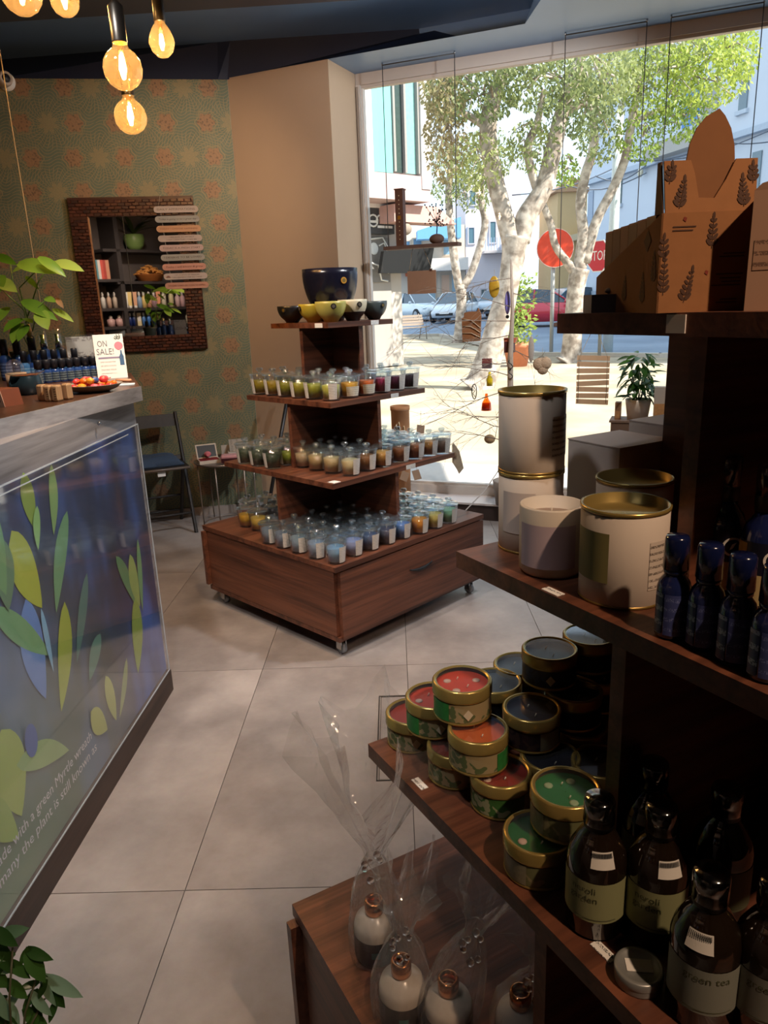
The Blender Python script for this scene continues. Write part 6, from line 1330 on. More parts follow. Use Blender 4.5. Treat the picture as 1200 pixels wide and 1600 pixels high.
def limb(b, pts, dep, n=10):
    """pts: (px x, px y, px width); smooth tapered limb at world depth dep"""
    P = []; rr = []
    for k, q in enumerate(pts):
        dd = dep + (q[3] if len(q) > 3 else 0); P.append(PY(q[0], q[1], dd)); rr.append(q[2] * .5 * dd / FPX / 1.02)
    PP_ = []; RR = []
    for k in range(len(P) - 1):
        p0, p1, p2, p3 = P[max(k - 1, 0)], P[k], P[k + 1], P[min(k + 2, len(P) - 1)]
        for s in range(4):
            u = s / 4; PP_.append(.5 * ((2 * p1) + (p2 - p0) * u + (2 * p0 - 5 * p1 + 4 * p2 - p3) * u * u + (3 * p1 - p0 - 3 * p2 + p3) * u ** 3)); RR.append(rr[k] * (1 - u) + rr[k + 1] * u)
    PP_.append(P[-1]); RR.append(rr[-1]); b.tube(PP_, RR, n)
def tree(label, base, depth, limbs, blobs, seed, lsz=.13, group='street trees'):
    q = PY(base[0], base[1], depth); t = thing('street_tree', label, 'tree', (q.x, q.y, 0), 0, group)
    b = MB(); limb(b, limbs[0], depth, 14); tr_ = part('trunk', b, BARK, t); tr_.matrix_parent_inverse = Matrix.Translation((-q.x, -q.y, 0))
    for l in limbs[1:]:
        b = MB(); limb(b, l, depth, 10); o = part('limb', b, BARK, t); o.matrix_parent_inverse = Matrix.Translation((-q.x, -q.y, 0))
    rd = random.Random(seed)
    for (cx, cy, rx, ry, cnt, m) in blobs:
        b = MB(); vs = []; fs = []
        for i in range(int(cnt * 1.15)):
            while True:
                u, v = rd.uniform(-1, 1), rd.uniform(-1, 1)
                if u * u + v * v < 1: break
            dd = depth + rd.uniform(-1.3, 1.3) * (1 - .3 * abs(u)); c = PY(cx + u * rx, cy + v * ry, dd); L = lsz * rd.uniform(.40, .85)
            dr = Vector((rd.uniform(-.8, .8), rd.uniform(-.8, .8), rd.uniform(-1.2, -.1))).normalized(); sd = dr.cross(Vector((rd.uniform(-1, 1), rd.uniform(-1, 1), rd.uniform(-1, 1)))).normalized() * (L * .24)
            k = len(vs); vs += [c, c + dr * L * .5 + sd, c + dr * L, c + dr * L * .5 - sd]; fs.append((k, k + 1, k + 2, k + 3))
        b.add(vs, fs, False); o = part('foliage', b, m, t, kind='stuff'); o.matrix_parent_inverse = Matrix.Translation((-q.x, -q.y, 0))
        b = MB()
        for i in range(max(3, cnt // 120)):
            c = PY(cx + rd.uniform(-.5, .5) * rx, cy + rd.uniform(-.5, .5) * ry, depth + rd.uniform(-.6, .6)); e = PY(cx + rd.uniform(-.9, .9) * rx, cy + rd.uniform(-.9, .9) * ry, depth + rd.uniform(-.9, .9)); b.tube([c, (c + e) / 2 + Vector((0, 0, .12)), e], [.022, .015, .006], 5)
        o = part('twigs', b, BARK, t, kind='stuff'); o.matrix_parent_inverse = Matrix.Translation((-q.x, -q.y, 0))
tree('large forked street tree with mottled trunk in the middle of the window view', (755, 606), 12.7,
     [[(742, 612, 62), (752, 596, 46), (768, 545, 40), (786, 480, 36), (797, 430, 32), (803, 395, 36), (806, 370, 44)], [(800, 378, 32), (786, 330, 27), (772, 275, 26), (763, 225, 26), (765, 180, 26), (780, 130, 20), (800, 70, 14)], [(812, 378, 32), (822, 340, 32), (849, 294, 28), (866, 228, 25), (877, 180, 22), (893, 130, 20), (915, 70, 14)],
      [(842, 305, 14), (829, 262, 13), (825, 228, 13), (840, 190, 11), (850, 140, 8)], [(766, 205, 14), (748, 190, 12), (720, 175, 8)], [(880, 180, 10), (905, 165, 9), (940, 150, 6)]],
     [(740, 140, 75, 50, 1500, FOL), (850, 125, 80, 50, 1400, FOL), (790, 80, 95, 40, 1500, FOL), (905, 165, 55, 50, 900, FOL), (696, 205, 34, 80, 900, FOL3), (745, 250, 45, 45, 650, FOL), (832, 225, 40, 42, 520, FOL), (692, 140, 34, 50, 800, FOL3), (940, 110, 60, 50, 900, FOL)], 5)
tree('slimmer forked street tree farther left beyond the hanging plank', (717, 538), 26.0,
     [[(715, 540, 22), (718, 520, 17), (721, 470, 15), (719, 445, 17)], [(717, 450, 13), (710, 405, 13), (704, 350, 12), (701, 300, 11), (705, 250, 8)], [(722, 450, 13), (737, 425, 12), (752, 378, 11), (758, 345, 11), (751, 305, 10), (760, 250, 8)]],
     [(700, 265, 36, 50, 700, FOL), (740, 290, 36, 40, 600, FOL), (765, 240, 40, 45, 600, FOL)], 7, .2)
tree('street tree with three curving limbs behind the round red sign', (893, 565), 17.0,
     [[(886, 570, 44), (892, 556, 32), (896, 500, 27), (900, 450, 26), (906, 420, 30)], [(898, 425, 16), (880, 402, 12), (867, 382, 11), (861, 352, 11), (850, 322, 10), (846, 300, 8)], [(905, 425, 22), (911, 365, 16), (907, 318, 15), (914, 275, 15), (928, 225, 13), (925, 160, 10)], [(912, 410, 20), (932, 345, 15), (955, 300, 14), (976, 250, 13), (987, 190, 12), (1000, 120, 8)], [(985, 200, 8), (1010, 180, 7), (1050, 165, 5)]],
     [(960, 125, 60, 50, 1100, FOL), (1035, 125, 70, 60, 1500, FOL2), (1105, 110, 70, 55, 1500, FOL2), (1150, 75, 38, 50, 800, FOL2), (1070, 185, 55, 36, 700, FOL2), (1000, 215, 36, 40, 450, FOL2), (935, 205, 36, 50, 600, FOL), (884, 265, 22, 26, 220, FOL2), (1020, 70, 90, 40, 1100, FOL)], 9, .16)
# shrub in a terracotta trough by the trunk
q = PG(808, 572); t = thing('planter_shrub', 'pale green shrub in a terracotta planter beside the large tree', 'plant', (q.x, q.y, gz(q.y)), 0)
part('planter', MB().lathe([(.0005, 0), (.22, 0), (.30, .40), (.33, .42), (.33, .50), (.28, .50), (.0005, .45)], 16, cap=False), mat('#c47a56', .8), t)
b = MB(); rd = random.Random(3); vs = []; fs = []
for i in range(500):
    a1 = rd.uniform(0, 6.28); r1 = rd.uniform(0, .42); c = Vector((r1 * math.cos(a1), r1 * math.sin(a1), rd.uniform(.45, 1.9))); dr = Vector((rd.uniform(-1, 1), rd.uniform(-1, 1), rd.uniform(-.3, 1))).normalized() * .13; sd = dr.orthogonal().normalized() * .035; k = len(vs); vs += [c, c + dr * .5 + sd, c + dr, c + dr * .5 - sd]; fs.append((k, k + 1, k + 2, k + 3))
b.add(vs, fs); part('foliage', b, FOL2, t, kind='stuff')
# ---------------------------------------------------------------- signs and posts
def post(t, h, r, m): part('pole', MB().tube([(0, 0, 0), (0, 0, h)], r, 10), m, t)
q = PG(861, 556); d_ = q.y; t = thing('round_road_sign', 'round red-orange road sign seen from behind on a grey pole', 'road sign', (q.x, q.y, gz(q.y)), R(0)); c = PY(866, 388, d_) - t.location; GREY = mat('#a9a9a6', .5, .4)
post(t, c.z + .35, .05, GREY); part('disc', MB().lathe([(.0005, 0), (.44, 0), (.44, .02), (.0005, .02)], 40, (c.x, -.09, c.z), False, Matrix.Rotation(R(90), 3, 'X')), mat('#d8401c', .45, var=.03), t)
part('disc_rim', MB().lathe([(.44, .0), (.455, .0), (.455, .024), (.44, .024)], 40, (c.x, -.09, c.z), False, Matrix.Rotation(R(90), 3, 'X'), False), mat('#d9b0a2', .5), t)
q = PG(936, 562); t = thing('stop_sign', 'octagonal red STOP sign partly hidden by the cardboard dispenser', 'road sign', (q.x, q.y, gz(q.y)), R(-58)); c = PY(936, 400, q.y) - t.location
post(t, c.z + .2, .04, GREY)
oc = lambda r: [(r * math.cos(R(22.5 + 45 * k)), r * math.sin(R(22.5 + 45 * k))) for k in range(8)]
part('white_border', MB().prism(oc(.365), (c.x, -.06, c.z), (1, 0, 0), (0, 0, 1), (0, .01, 0)), WHITE, t); part('red_face', MB().prism(oc(.34), (c.x, -.064, c.z), (1, 0, 0), (0, 0, 1), (0, .004, 0)), mat('#c8323c', .5, var=.03), t)
lettering('STOP', .30, (c.x, -.066, c.z), (1, 0, 0), (0, 0, 1), WHITE, t, fit=.52)
q = PG(949, 552); t = thing('lamp_post', 'pale street lamp post rising behind the tree on the right', 'lamp post', (q.x, q.y, gz(q.y)), 0); top = PY(968, 175, q.y) - t.location
part('pole', MB().tube([(0, 0, 0), top * .5, top], [.13, .12, .10], 12), mat('#c4ccca', .5), t); part('lamp_arm', MB().tube([top, top + Vector((.2, -.3, .8))], [.08, .06], 10), mat('#c4ccca', .5), t)
# overhead cables
t = thing('overhead_cables', 'dark overhead cables crossing in front of the pale house on the right', 'cable', (0, 0, 0))
for (x0, y0, x1, y1, dp, sag) in ((800, 305, 985, 250, 22, .2), (985, 250, 1200, 205, 22, .25), (985, 252, 1100, 232, 22, .1), (930, 275, 1010, 258, 22, .25), (1100, 213, 1200, 222, 21, .1), (870, 285, 1010, 270, 22, .3)):
    p0, p1 = PY(x0, y0, dp), PY(x1, y1, dp); part('cable', MB().tube([p0.lerp(p1, k / 8) - Vector((0, 0, sag * math.sin(math.pi * k / 8))) for k in range(9)], .016, 5), mat('#5c6472', .6), t)
# ---------------------------------------------------------------- bench
q = PG(640, 531); t = thing('park_bench', 'slatted park bench with thin iron legs on the plaza', 'bench', (q.x, q.y, gz(q.y)), R(28)); BW = mat('#97897c', .8)
for k in range(4): part('seat_slat', MB().box((0, -.20 + k * .10, .44), (1.5, .085, .03)), BW, t)
for k in range(4): part('back_slat', MB().box((0, .20 + .035 * k, .54 + k * .10), (1.5, .025, .085)), BW, t)
for s in (-.6, .6): part('iron_leg', MB().tube([(s, -.25, 0), (s, -.20, .42), (s, .18, .42), (s, .32, .92)], .018, 6).tube([(s, .28, 0), (s, .15, .42)], .018, 6), mat('#8f8880', .5, .4), t)
# bollard by the parked cars
q = PG(686, 503); t = thing('bollard', 'dark post standing between the two white parked cars', 'bollard', (q.x, q.y, gz(q.y)), 0); part('shaft', MB().lathe([(.12, 0), (.10, 1.05), (.0005, 1.1)], 12), mat('#5a6670', .6), t); part('cap', MB().sphere((0, 0, 1.14), .12, n=10, m=7), mat('#5a6670', .6), t)
# ---------------------------------------------------------------- cars
def car(px, py, yaw, col, label, k=1.0, dpos=None):
    q = dpos or PG(px, py); t = thing('parked_car', label, 'car', (q.x, q.y, gz(q.y) + .012), R(yaw), 'parked cars'); cm = mat(col, .25, .1, .04, coat=.6); gm = mat('#2e4250', .08, 0, .1, coat=.5); tm = mat('#1b1c1e', .7)
    # body sections along x (front +x): (x, half width, z bottom, z shoulder)
    sec = [(-2.02, .62, .42, .72), (-1.95, .78, .30, .92), (-1.5, .86, .24, .98), (-.6, .88, .20, .96), (.5, .88, .20, .94), (1.0, .87, .22, .93), (1.55, .84, .24, .84), (1.90, .74, .28, .72), (2.04, .55, .38, .58)]
    vs = []; fs = []
    for x, hw, z0, z1 in sec: vs += [(x, -hw * .92, z0), (x, -hw, z0 + (z1 - z0) * .45), (x, -hw * .93, z1 * .97), (x, -hw * .78, z1), (x, hw * .78, z1), (x, hw * .93, z1 * .97), (x, hw, z0 + (z1 - z0) * .45), (x, hw * .92, z0)]
    for i in range(len(sec) - 1):
        for j in range(8): a, b_ = i * 8 + j, i * 8 + (j + 1) % 8; fs.append((a, b_, b_ + 8, a + 8))
    fs += [tuple(range(7, -1, -1)), tuple((len(sec) - 1) * 8 + j for j in range(8))]
    part('body', MB().add([Vector(v) * k for v in vs], fs, True), cm, t)
    ca = [(-1.75, .72, .93), (-1.35, .60, 1.40), (-.35, .62, 1.48), (.25, .60, 1.42), (1.05, .70, .92)]
    vs = []; fs = []
    for x, hw, z in ca: vs += [(x, -hw, z), (x, hw, z)]
    vs += [(-1.70, -.76, .92), (-1.70, .76, .92), (1.0, -.76, .90), (1.0, .76, .90)]
    for i in range(4): fs.append((2 * i, 2 * i + 1, 2 * i + 3, 2 * i + 2))
    fs += [(10, 0, 2, 4, 6, 8, 12), (11, 13, 9, 7, 5, 3, 1)]
    cb = part('cabin_glass', MB().add([Vector(v) * k for v in vs], fs), gm, t)
    part('roof', MB().add([Vector(v) * k for v in [(-1.30, -.58, 1.415), (-1.30, .58, 1.415), (-.35, -.60, 1.495), (-.35, .60, 1.495), (.22, -.58, 1.435), (.22, .58, 1.435)]], [(0, 1, 3, 2), (2, 3, 5, 4)]), cm, cb)
    for s in (-1, 1): part('door_pillar', MB().tube([Vector((-.40, s * .775, .93)) * k, Vector((-.38, s * .625, 1.47)) * k], .035 * k, 5).tube([Vector((1.02, s * .74, .93)) * k, Vector((.24, s * .60, 1.43)) * k], .03 * k, 5).tube([Vector((-1.72, s * .75, .93)) * k, Vector((-1.33, s * .60, 1.41)) * k], .05 * k, 5), cm, cb)
    for sx in (-1.28, 1.30):
        for s in (-1, 1):
            wh = part('wheel', MB().lathe([(.0005, -.10), (.20, -.10), (.315, -.09), (.325, 0), (.315, .09), (.20, .10), (.0005, .10)], 20, Vector((sx, s * .80, .325)) * k, True, Matrix.Rotation(R(90), 3, 'X') * k), tm, t)
            part('hub_cap', MB().lathe([(.0005, -.112), (.19, -.108), (.20, -.10), (.20, .10), (.19, .108), (.0005, .112)], 12, Vector((sx, s * .80, .325)) * k, False, Matrix.Rotation(R(90), 3, 'X') * k), mat('#8f949a', .3, .7), wh)
    for s in (-1, 1):
        part('headlight', MB().sphere(Vector((1.86, s * .60, .66)) * k, .13 * k, (.8, 1.3, .6), 10, 7), mat('#d8e2e8', .1, .2), t); part('wing_mirror', MB().sphere(Vector((.85, s * .95, .98)) * k, .10 * k, (.6, 1, .7), 8, 6), cm, t); part('tail_light', MB().sphere(Vector((-1.97, s * .62, .78)) * k, .10 * k, (.5, 1, 1), 8, 6), mat('#8e1c1c', .2), t)
    part('bumper_grille', MB().box(Vector((2.0, 0, .42)) * k, (.10 * k, .9 * k, .12 * k)), tm, t); part('number_plate', MB().box(Vector((2.055, 0, .50)) * k, (.02 * k, .48 * k, .11 * k)), WHITE, t)
    return t
car(652, 501, -62, '#d4dbde', 'white hatchback parked facing the plaza behind the brown card'); car(712, 503, -112, '#cfd6dc', 'white car parked behind the slim street tree'); car(776, 496, -112, '#a9b6c2', 'silver blue car parked left of the large trunk')
car(850, 510, -14, '#c22c3c', 'red car parked between the large trunk and the round sign', 1.05); car(905, 480, 200, '#6f8c98', 'grey-green car beyond the red one', dpos=Vector((10.3, 41.5, 0)))
# ---------------------------------------------------------------- houses
def house(name, label, o, ang, w_, h, dep, col, wins=(), extra=None, z0=0.0, rough=.85):
    t = thing(name, label, 'building', (o[0], o[1], z0), R(ang)); part('walls', MB().bbox(0, w_, 0, dep, 0, h), mat(col, rough, 0, .05, 1.5), t)
    for (x0, x1, a0, a1, c, fr_) in wins:
        f = part('window', MB().bbox(x0 - .08, x1 + .08, -.06, .0, a0 - .08, a0).bbox(x0 - .08, x1 + .08, -.06, 0, a1, a1 + .08).bbox(x0 - .08, x0, -.06, 0, a0, a1).bbox(x1, x1 + .08, -.06, 0, a0, a1), mat(fr_, .7), t)
        part('shutter' if c not in ('#4a5a5e', '#3b4a50') else 'pane', MB().bbox(x0, x1, -.03, -.005, a0, a1), mat(c, .35), f)
    return t
# left neighbour with teal panel, upper storeys overhanging
A_ = Vector((-3.2, 13.5, 0)); B_ = Vector((1.28, 17.25, 0)); ab = (B_ - A_); LAb = ab.length; an = math.degrees(rotz_to(ab))
def upx(x, rec=0.0): # distance along the facade of the pixel column, on a plane set back by rec
    n_ = Vector((-ab.y, ab.x, 0)).normalized(); q = PP(x, 200 if rec == 0 else 380, A_ + n_ * rec, n_); return (q - A_).dot(ab.normalized())
zU = PP(640, 312, A_, Vector((-ab.y, ab.x, 0)).normalized()).z; zS = PP(640, 274, A_, Vector((-ab.y, ab.x, 0)).normalized()).z
t = thing('corner_building', 'white building with turquoise panel and pink ledge at the left of the street', 'building', (A_.x, A_.y, 0), R(an))
part('upper_walls', MB().bbox(0, LAb, .12, 6, zU, 11), mat('#c9c2bc', .85, 0, .05, 2), t)
part('pink_ledge', MB().bbox(0, LAb - .02, -.02, 5.5, zU - .02, zS), mat('#b39a98', .8, 0, .05, 3), t)
part('turquoise_panel', MB().bbox(upx(582), upx(614), .04, .13, zS + .02, 10.8), mat('#6fb8b0', .6, 0, .05, 2), t)
part('pilaster', MB().bbox(upx(566), upx(582), .0, .13, zS - .2, 11), mat('#cfcac6', .8), t); part('pilaster', MB().bbox(upx(656), LAb, -.04, .13, zS - .25, 11), mat('#cfcac6', .8), t)
wn = part('window', MB().bbox(upx(615), upx(618), .0, .13, zS + .05, 10.8).bbox(upx(632), upx(635), .0, .13, zS + .05, 10.8).bbox(upx(653), upx(656), .0, .13, zS + .05, 10.8), mat('#8f8a86', .6), t)
part('pane', MB().bbox(upx(618), upx(632), .08, .11, zS + .05, 10.8), mat('#3f4d4a', .1, 0, .2), wn); part('pane', MB().bbox(upx(635), upx(653), .08, .11, zS + .05, 10.8), mat('#7fa8a2', .15, 0, .2), wn)
xr = upx(609, .95)
part('lower_wall', MB().bbox(0, xr, .95, 5, 0, zU), mat('#9c9690', .85, 0, .10, 2), t); part('corner_pillar', MB().bbox(xr, xr + .34, .98, 1.5, 0, zU), mat('#b7afa6', .85, 0, .1, 3), t)
zs1, zs0 = zU - .10, zU - .62
sgn_ = part('shop_sign', MB().bbox(0, upx(617, .7), .70, .94, zs0, zs1), mat('#2c3034', .5), t); part('sign_top', MB().bbox(0, upx(617, .7) + .02, .66, .95, zs1, zs1 + .12), mat('#d8d0c8', .7), t)
for k, xx in enumerate((upx(584, .7), upx(596, .7), upx(608, .7))):
    part('sign_icon', MB().tube([(xx + .13 * math.cos(i * .5236), .69, (zs0 + zs1) / 2 + .12 * math.sin(i * .5236)) for i in range(13 if k == 0 else 8)], .02, 5).box((xx, .69, (zs0 + zs1) / 2 - (.02 if k == 0 else .12)), (.2, .01, .05)), mat('#d5d7d6', .5), sgn_)
zg = zs0 - .06; gp = part('graphic_wall', MB().bbox(0, upx(608, .9), .90, .945, zg - .95, zg), mat('#74716d', .7), t)
gl = lambda pts: [(upx(x, .885), .885, zg - .95 * f) for x, f in pts]
part('painted_figure', MB().tube(gl(((574, .05), (598, .0), (609, .30), (602, .62), (606, .80))), .022, 5).tube(gl(((576, .55), (590, .62), (594, .95), (604, .98))), .022, 5).tube(gl(((592, .18), (600, .12), (607, .42), (598, .40))), .02, 5).sphere((upx(584, .885), .885, zg - .95 * .25), .13, (1, .1, 1), 14, 9), mat('#d8d8d4', .6), gp)
part('awning', MB().prism([(0, 0), (1.5, 0), (1.5, .55), (0, .45)], (upx(616), .6, zU - 1.45), (1, 0, 0), (0, -.3, 1), (0, .1, 0)), mat('#15171a', .8), t)
part('pink_canopy', MB().prism([(0, 0), (1.9, 0), (1.3, .35), (0, .35)], (upx(622), .2, zU - .42), (1, 0, 0), (0, 0, 1), (0, .5, 0)), mat('#c39a90', .8), t)
part('rolled_lantern', MB().sphere((upx(643), .3, zU - .55), .15, (1.2, .8, .9), 12, 8), mat('#8a7c70', .8), t)
# cream shop row in the middle distance
q = PG(632, 500); y0 = 50.0
def hx(x): return PY(x, 450, y0).x
def hz(y, x=690): return PY(x, y, y0).z - gz(y0)
cb = house('shop_row', 'cream two-storey shop row with blue awning behind the white cars', (hx(612), y0, 0), 0, hx(727) - hx(612), hz(352), 6, '#cdbfae', [(hx(x) - hx(612), hx(x + wv) - hx(612), hz(b_), hz(a_), c, '#b5a898') for x, wv, a_, b_, c in ((632, 10, 375, 400, '#5a7f9c'), (648, 12, 372, 398, '#5a7f9c'), (668, 12, 428, 470, '#8fa9b8'), (690, 12, 430, 470, '#c9a48a'), (706, 12, 430, 470, '#8fa9b8'), (694, 12, 372, 398, '#7fa0b4'))], z0=gz(y0))
part('balcony_band', MB().bbox(0, hx(728) - hx(612), -1.4, 0, hz(424), hz(405)), mat('#d8cfc6', .8), cb); part('blue_awning', MB().prism([(0, 0), (2.7, 0), (2.7, 1.2), (0, .5)], (hx(652) - hx(612), -1.6, hz(352) - .9), (1, 0, 0), (0, 0, 1), (0, 1.4, 0)), mat('#6fa9d8', .7), cb)
part('orange_sign', MB().bbox(hx(634) - hx(612), hx(662) - hx(612), -.5, -.1, hz(430), hz(421)), mat('#c8643c', .7), cb)
lb_ = house('town_house', 'lilac-white town house with green shutters and a balcony between the trees', (hx(728), y0 + .0, 0), 0, hx(812) - hx(728), hz(270), 6, '#cfc9cf', [(hx(x) - hx(728), hx(x + wv) - hx(728), hz(b_), hz(a_), c, '#b8b4b8') for x, wv, a_, b_, c in ((733, 8, 358, 382, '#4f6f7c'), (766, 8, 350, 382, '#4f6f7c'), (735, 8, 300, 322, '#4f6f7c'), (752, 8, 455, 480, '#4a5a5e'))], z0=gz(y0))
bs = MB(); [bs.bbox(hx(755) - hx(728) + k * .18, hx(755) - hx(728) + k * .18 + .04, -1.0, -.95, hz(396), hz(376)) for k in range(9)]; bal = part('balcony', MB().bbox(hx(753) - hx(728), hx(793) - hx(728), -1.05, 0, hz(400), hz(396)), mat('#b9b2b2', .8), lb_); part('railing', bs, mat('#8fa6c0', .5), bal)
# pale blue shaded house on the right, running towards the viewer
E0 = Vector((11.5, 42.0, 0)); E1 = Vector((17.5, 17.5, 0)); ev = (E1 - E0).normalized(); en_ = Vector((-ev.y, ev.x, 0))
def ex(x, y=300): q = PP(x, y, E0, en_); return (q - E0).dot(ev)
def ez(x, y): return PP(x, y, E0, en_).z
t = thing('long_house', 'long pale house front in shade along the right side of the street', 'building', (E0.x, E0.y, 0), rotz_to(ev)); Lh = (E1 - E0).length + 8
part('walls', MB().bbox(0, Lh, 0, 8, 0, 16), mat('#c4cbd4', .85, 0, .04, 1), t); part('plinth', MB().bbox(0, Lh, -.08, 0, 0, 1.6), mat('#aab4c0', .85), t)
part('cornice', MB().bbox(0, Lh, -.30, 0, ez(1000, 262) - .1, ez(1000, 262) + .12), mat('#aeb9c6', .8), t)
for (x0, x1, yt, yb, c) in ((1028, 1044, 258, 330, '#4a5a5e'), (1060, 1084, 150, 205, '#3f79b8'), (1088, 1112, 140, 195, '#8f8f92'), (1144, 1156, 100, 178, '#6f8088'), (963, 972, 255, 320, '#5a6d6a'), (920, 928, 300, 350, '#8f9cae'), (1172, 1186, 240, 330, '#6f8088')):
    f = part('window', MB().bbox(ex(x0) - .1, ex(x1) + .1, -.12, 0, ez(x0, yb) - .15, ez(x0, yb)), mat('#b5bfca', .8), t); part('pane', MB().bbox(ex(x0), ex(x1), -.05, -.01, ez(x0, yb), ez(x0, yt)), mat(c, .3), f)
part('terrace_parapet', MB().bbox(ex(1030), ex(1112), -.9, 0, ez(1085, 212) - .6, ez(1085, 212)), mat('#a9a59e', .8), t)
part('wall_lamp', MB().sphere((ex(1008), -.3, ez(1008, 270)), .22, (.6, .6, 1), 8, 6), mat('#d8d2b8', .5), t)
q = PY(905, 300, 33); t = house('ochre_house', 'ochre gabled house end seen through the limbs of the right tree', (PY(872, 300, 46).x, 46.0, 0), 0, 1.7, PY(890, 300, 46).z, 5, '#c4a678', [], z0=0)
part('roof', MB().prism([(-.3, 0), (2.0, 0), (.8, .8)], (0, -.2, PY(890, 300, 46).z), (1, 0, 0), (0, 0, 1), (0, 5, 0)), mat('#b08a68', .8), t); part('sheet_awning', MB().prism([(0, 0), (1.4, .2), (1.4, .6), (0, .3)], (.2, -1, PY(890, 380, 46).z), (1, 0, 0), (0, 0, 1), (0, 1, 0)), mat('#c9b694', .8), t)
# ================================================================ SHELVES BEHIND THE COUNTER (seen only in the mirror)
MP = B0 + BN * .02
def refl(v): return v - BN * (2 * (v - MP).dot(BN))
def dpt_(x): return 9.7 + (x - 170) / 100 * .7
def VR(x, y, back=0.0): return refl(PD(x, y, dpt_(x) + back))
SH = mat('#3a3433', .6, 0, .05)
def zl_(x, y): return VR(x, y).z
xs0, xs1 = 142, 312
a = VR(150, 480); b = VR(300, 480); a.z = b.z = 0; ax = (b - a).normalized(); L = (b - a).length; nb = Vector((-ax.y, ax.x, 0)); cen = refl(Vector((0, 0, 0))) 
mid = (a + b) / 2; mtow = (Vector((-1.55, 5.15, 0)) - mid); nb = nb if nb.dot(mtow) > 0 else -nb     # nb points to the mirror
sh = thing('product_shelving', 'dark wall shelving full of bottles seen in the mirror', 'shelf unit', a, rotz_to(ax))
sgn = 1 if Vector((-ax.y, ax.x, 0)).dot(nb) > 0 else -1
Y0, Y1_ = (-.30 * sgn, .10 * sgn); lo_, hi_ = min(Y0, Y1_), max(Y0, Y1_)
def sx(x): q = VR(x, 480); q.z = 0; return (q - a).dot(ax)
part('back_panel', MB().bbox(-.6, L + .6, min(Y0, Y0 - .02 * sgn), max(Y0, Y0 - .02 * sgn), 0, 2.7), mat('#5c5452', .8), sh)
def shelf(x0, x1, y): z = VR((x0 + x1) / 2, y).z; part('shelf_board', MB().bbox(sx(x0), sx(x1), lo_, hi_, z - .035, z), SH, sh); return z
za = shelf(166, 316, 393); zb2 = shelf(182, 316, 440); zc2 = shelf(192, 316, 480); zd = shelf(196, 316, 507)
ze = shelf(140, 186, 437); zf = shelf(140, 190, 482); zg2 = shelf(140, 194, 511)
part('upright', MB().bbox(sx(186), sx(192), lo_, hi_, 0, 2.7), SH, sh); part('base_cabinet', MB().bbox(-.55, L + .55, lo_, hi_ , 0, zl_(230, 523)), SH, sh)
def put(name, x, z, r, h, col, label, cat='bottle', cap='#e8e2da', kind='bottle', grp='products on the shelves in the mirror'):
    p_ = a + ax * sx(x) + nb * (-.02); t = thing(name, label, cat, (p_.x, p_.y, z), 0, grp)
    if kind == 'bottle': part('bottle_body', MB().lathe([(.0005, 0), (r, 0), (r, h * .62), (r * .4, h * .74), (r * .4, h * .78)], 14), mat(col, .4), t); part('pump', MB().lathe([(r * .45, h * .76), (r * .45, h * .92), (r * .2, h), (.0005, h)], 10).box((0, .012, h * .97), (.012, .04, .012)), mat(cap, .4), t)
    elif kind == 'tube': part('tube_body', MB().add([(-r, -.006, h), (r, -.006, h), (r, .006, h), (-r, .006, h), (-r * .7, -r * .6, .03), (r * .7, -r * .6, .03), (r * .7, r * .6, .03), (-r * .7, r * .6, .03)], [(0, 1, 2, 3), (7, 6, 5, 4), (4, 5, 1, 0), (5, 6, 2, 1), (6, 7, 3, 2), (7, 4, 0, 3)]), mat(col, .4), t); part('cap', MB().lathe([(r * .75, 0), (r * .75, .035), (.0005, .035)], 12), mat(cap, .4), t)
    else: part('box_body', MB().box((0, 0, h / 2), (2 * r, r * 1.2, h)), mat(col, .6), t); part('printed_panel', MB().box((0, 0, h * .55), (r * 1.4, r * 1.24, h * .4)), mat(cap, .6), t)
    return t
row = [(198, 'tube', '#e8e6dc', 'white tube'), (204, 'tube', '#e2c67a', 'cream yellow tube'), (212, 'tube', '#d8a07a', 'peach tube'), (219, 'bottle', '#8fa8c4', 'pale blue pump bottle'), (226, 'bottle', '#e0c27a', 'honey pump bottle'), (234, 'bottle', '#d8a080', 'apricot pump bottle'), (242, 'bottle', '#c9a0b0', 'rose pump bottle'), (249, 'tube', '#d88a60', 'orange tube'), (257, 'bottle', '#e4dcc4', 'large cream bottle'), (269, 'bottle', '#e2d6a8', 'large pale yellow bottle'), (279, 'bottle', '#e4c4c4', 'pale pink pump bottle'), (287, 'bottle', '#e0b8bc', 'pink pump bottle at the row end')]
for x, k, c, n_ in row: put('lotion_' + k, x, zc2, .030 if k == 'tube' else .034, .21 if x not in (257, 269) else .25, c, n_ + ' on the upper product shelf in the mirror', 'bottle', '#eceae4', k)
for x, k, c, n_ in ((201, 'bottle', '#1c2f6a', 'dark blue bottle'), (207, 'bottle', '#1c2f6a', 'second dark blue bottle'), (215, 'box', '#d8c9a0', 'cream box'), (222, 'bottle', '#4f7fc0', 'mid blue jar'), (230, 'bottle', '#3f78c4', 'bright blue jar'), (238, 'bottle', '#24407a', 'tall navy bottle'), (292, 'bottle', '#c8bfa8', 'striped bottle')): put('product_bottle', x, zd, .026, .17, c, n_ + ' on the lower product shelf in the mirror', 'bottle', '#d8d8d8', k)
for x, c, n_ in ((163, '#d8d4cc', 'white spray bottle'), (172, '#c9a890', 'tan spray bottle'), (181, '#c4b4a4', 'beige spray bottle')): put('product_bottle', x, zf, .030, .20, c, n_ + ' on the side shelf in the mirror')
for x, n_ in ((171, 'first'), (184, 'second')): put('soap_bottle', x, zg2, .05, .14, '#d0a8a4', n_ + ' pink soap bottle on the low side shelf in the mirror')
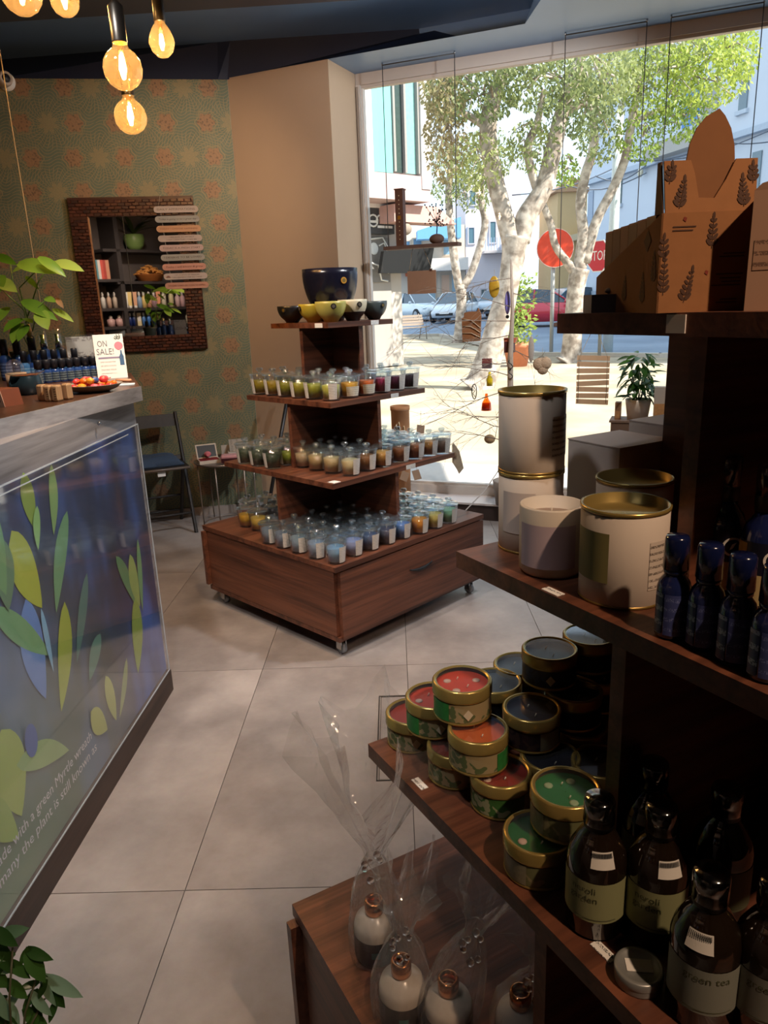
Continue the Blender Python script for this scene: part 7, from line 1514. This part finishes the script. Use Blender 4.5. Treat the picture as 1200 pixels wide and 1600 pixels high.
for i, (x, c) in enumerate(((155, '#c0a8a0'), (159, '#4f8f9c'), (163, '#d8cfc8'), (167, '#c84a3c'), (171, '#a83428'), (176, '#c88a6c'))): put('shelf_book', x, ze, .026, .24, c, ['pale', 'teal', 'white', 'red', 'dark red', 'tan'][i] + ' book on the side shelf in the mirror', 'book', c, 'box')
p_ = a + ax * sx(224) + nb * (-.05); t = thing('shelf_plant', 'palm in a ribbed green pot on the top shelf in the mirror', 'plant', (p_.x, p_.y, za), 0, None)
part('ribbed_pot', MB().lathe([(.0005, 0), (.07, 0), (.115, .06), (.135, .14), (.125, .19), (.12, .20), (.0005, .18)], 20, cap=False), mat('#7f9c5a', .4), t)
fr = leafmesh(.42, .07, .2, .5, 7, leafmat('#2c3a1c', '#4a5a2c')); [ob('frond', fr, t, (0, 0, .2), (0, R(-35 - 9 * (k % 4)), k * .9)) for k in range(9)]
p_ = a + ax * sx(240) + nb * (-.03); t = thing('bread_basket', 'wicker basket heaped with orange wood shavings on the middle shelf in the mirror', 'basket', (p_.x, p_.y, zb2), rotz_to(ax), None)
part('basket', MB().lathe([(.0005, 0), (.15, 0), (.19, .085), (.20, .09), (.18, .09), (.0005, .06)], 24, cap=False), mat('#b06a30', .7, 0, .3, 60), t)
rd = random.Random(8); b = MB()
for k in range(60): a1 = rd.uniform(0, 6.28); r1 = .17 * math.sqrt(rd.random()); c = Vector((r1 * math.cos(a1), r1 * math.sin(a1) * .8, .09 + .11 * (1 - (r1 / .17) ** 2) * rd.uniform(.6, 1))); e = Vector((rd.uniform(-1, 1), rd.uniform(-1, 1), rd.uniform(-.4, .4))).normalized() * .05; b.tube([c - e, c + Vector((0, 0, .015)), c + e], .010, 5)
part('shavings', b, mat('#d09048', .6, 0, .25, 40), t, kind='stuff')
put('white_case', 214, zl_(214, 525), .11, .13, '#c2d0d0', 'pale mint case below the shelves in the mirror', 'box', '#c8d6d6', 'box'); put('wooden_crate', 262, zl_(262, 524), .14, .20, '#3c1c14', 'dark wooden crate with brown packets in the mirror', 'crate', '#8f4a34', 'box'); put('grey_case', 178, zl_(178, 526), .10, .10, '#6f7478', 'grey case under the side shelves in the mirror', 'box', '#7a8084', 'box')
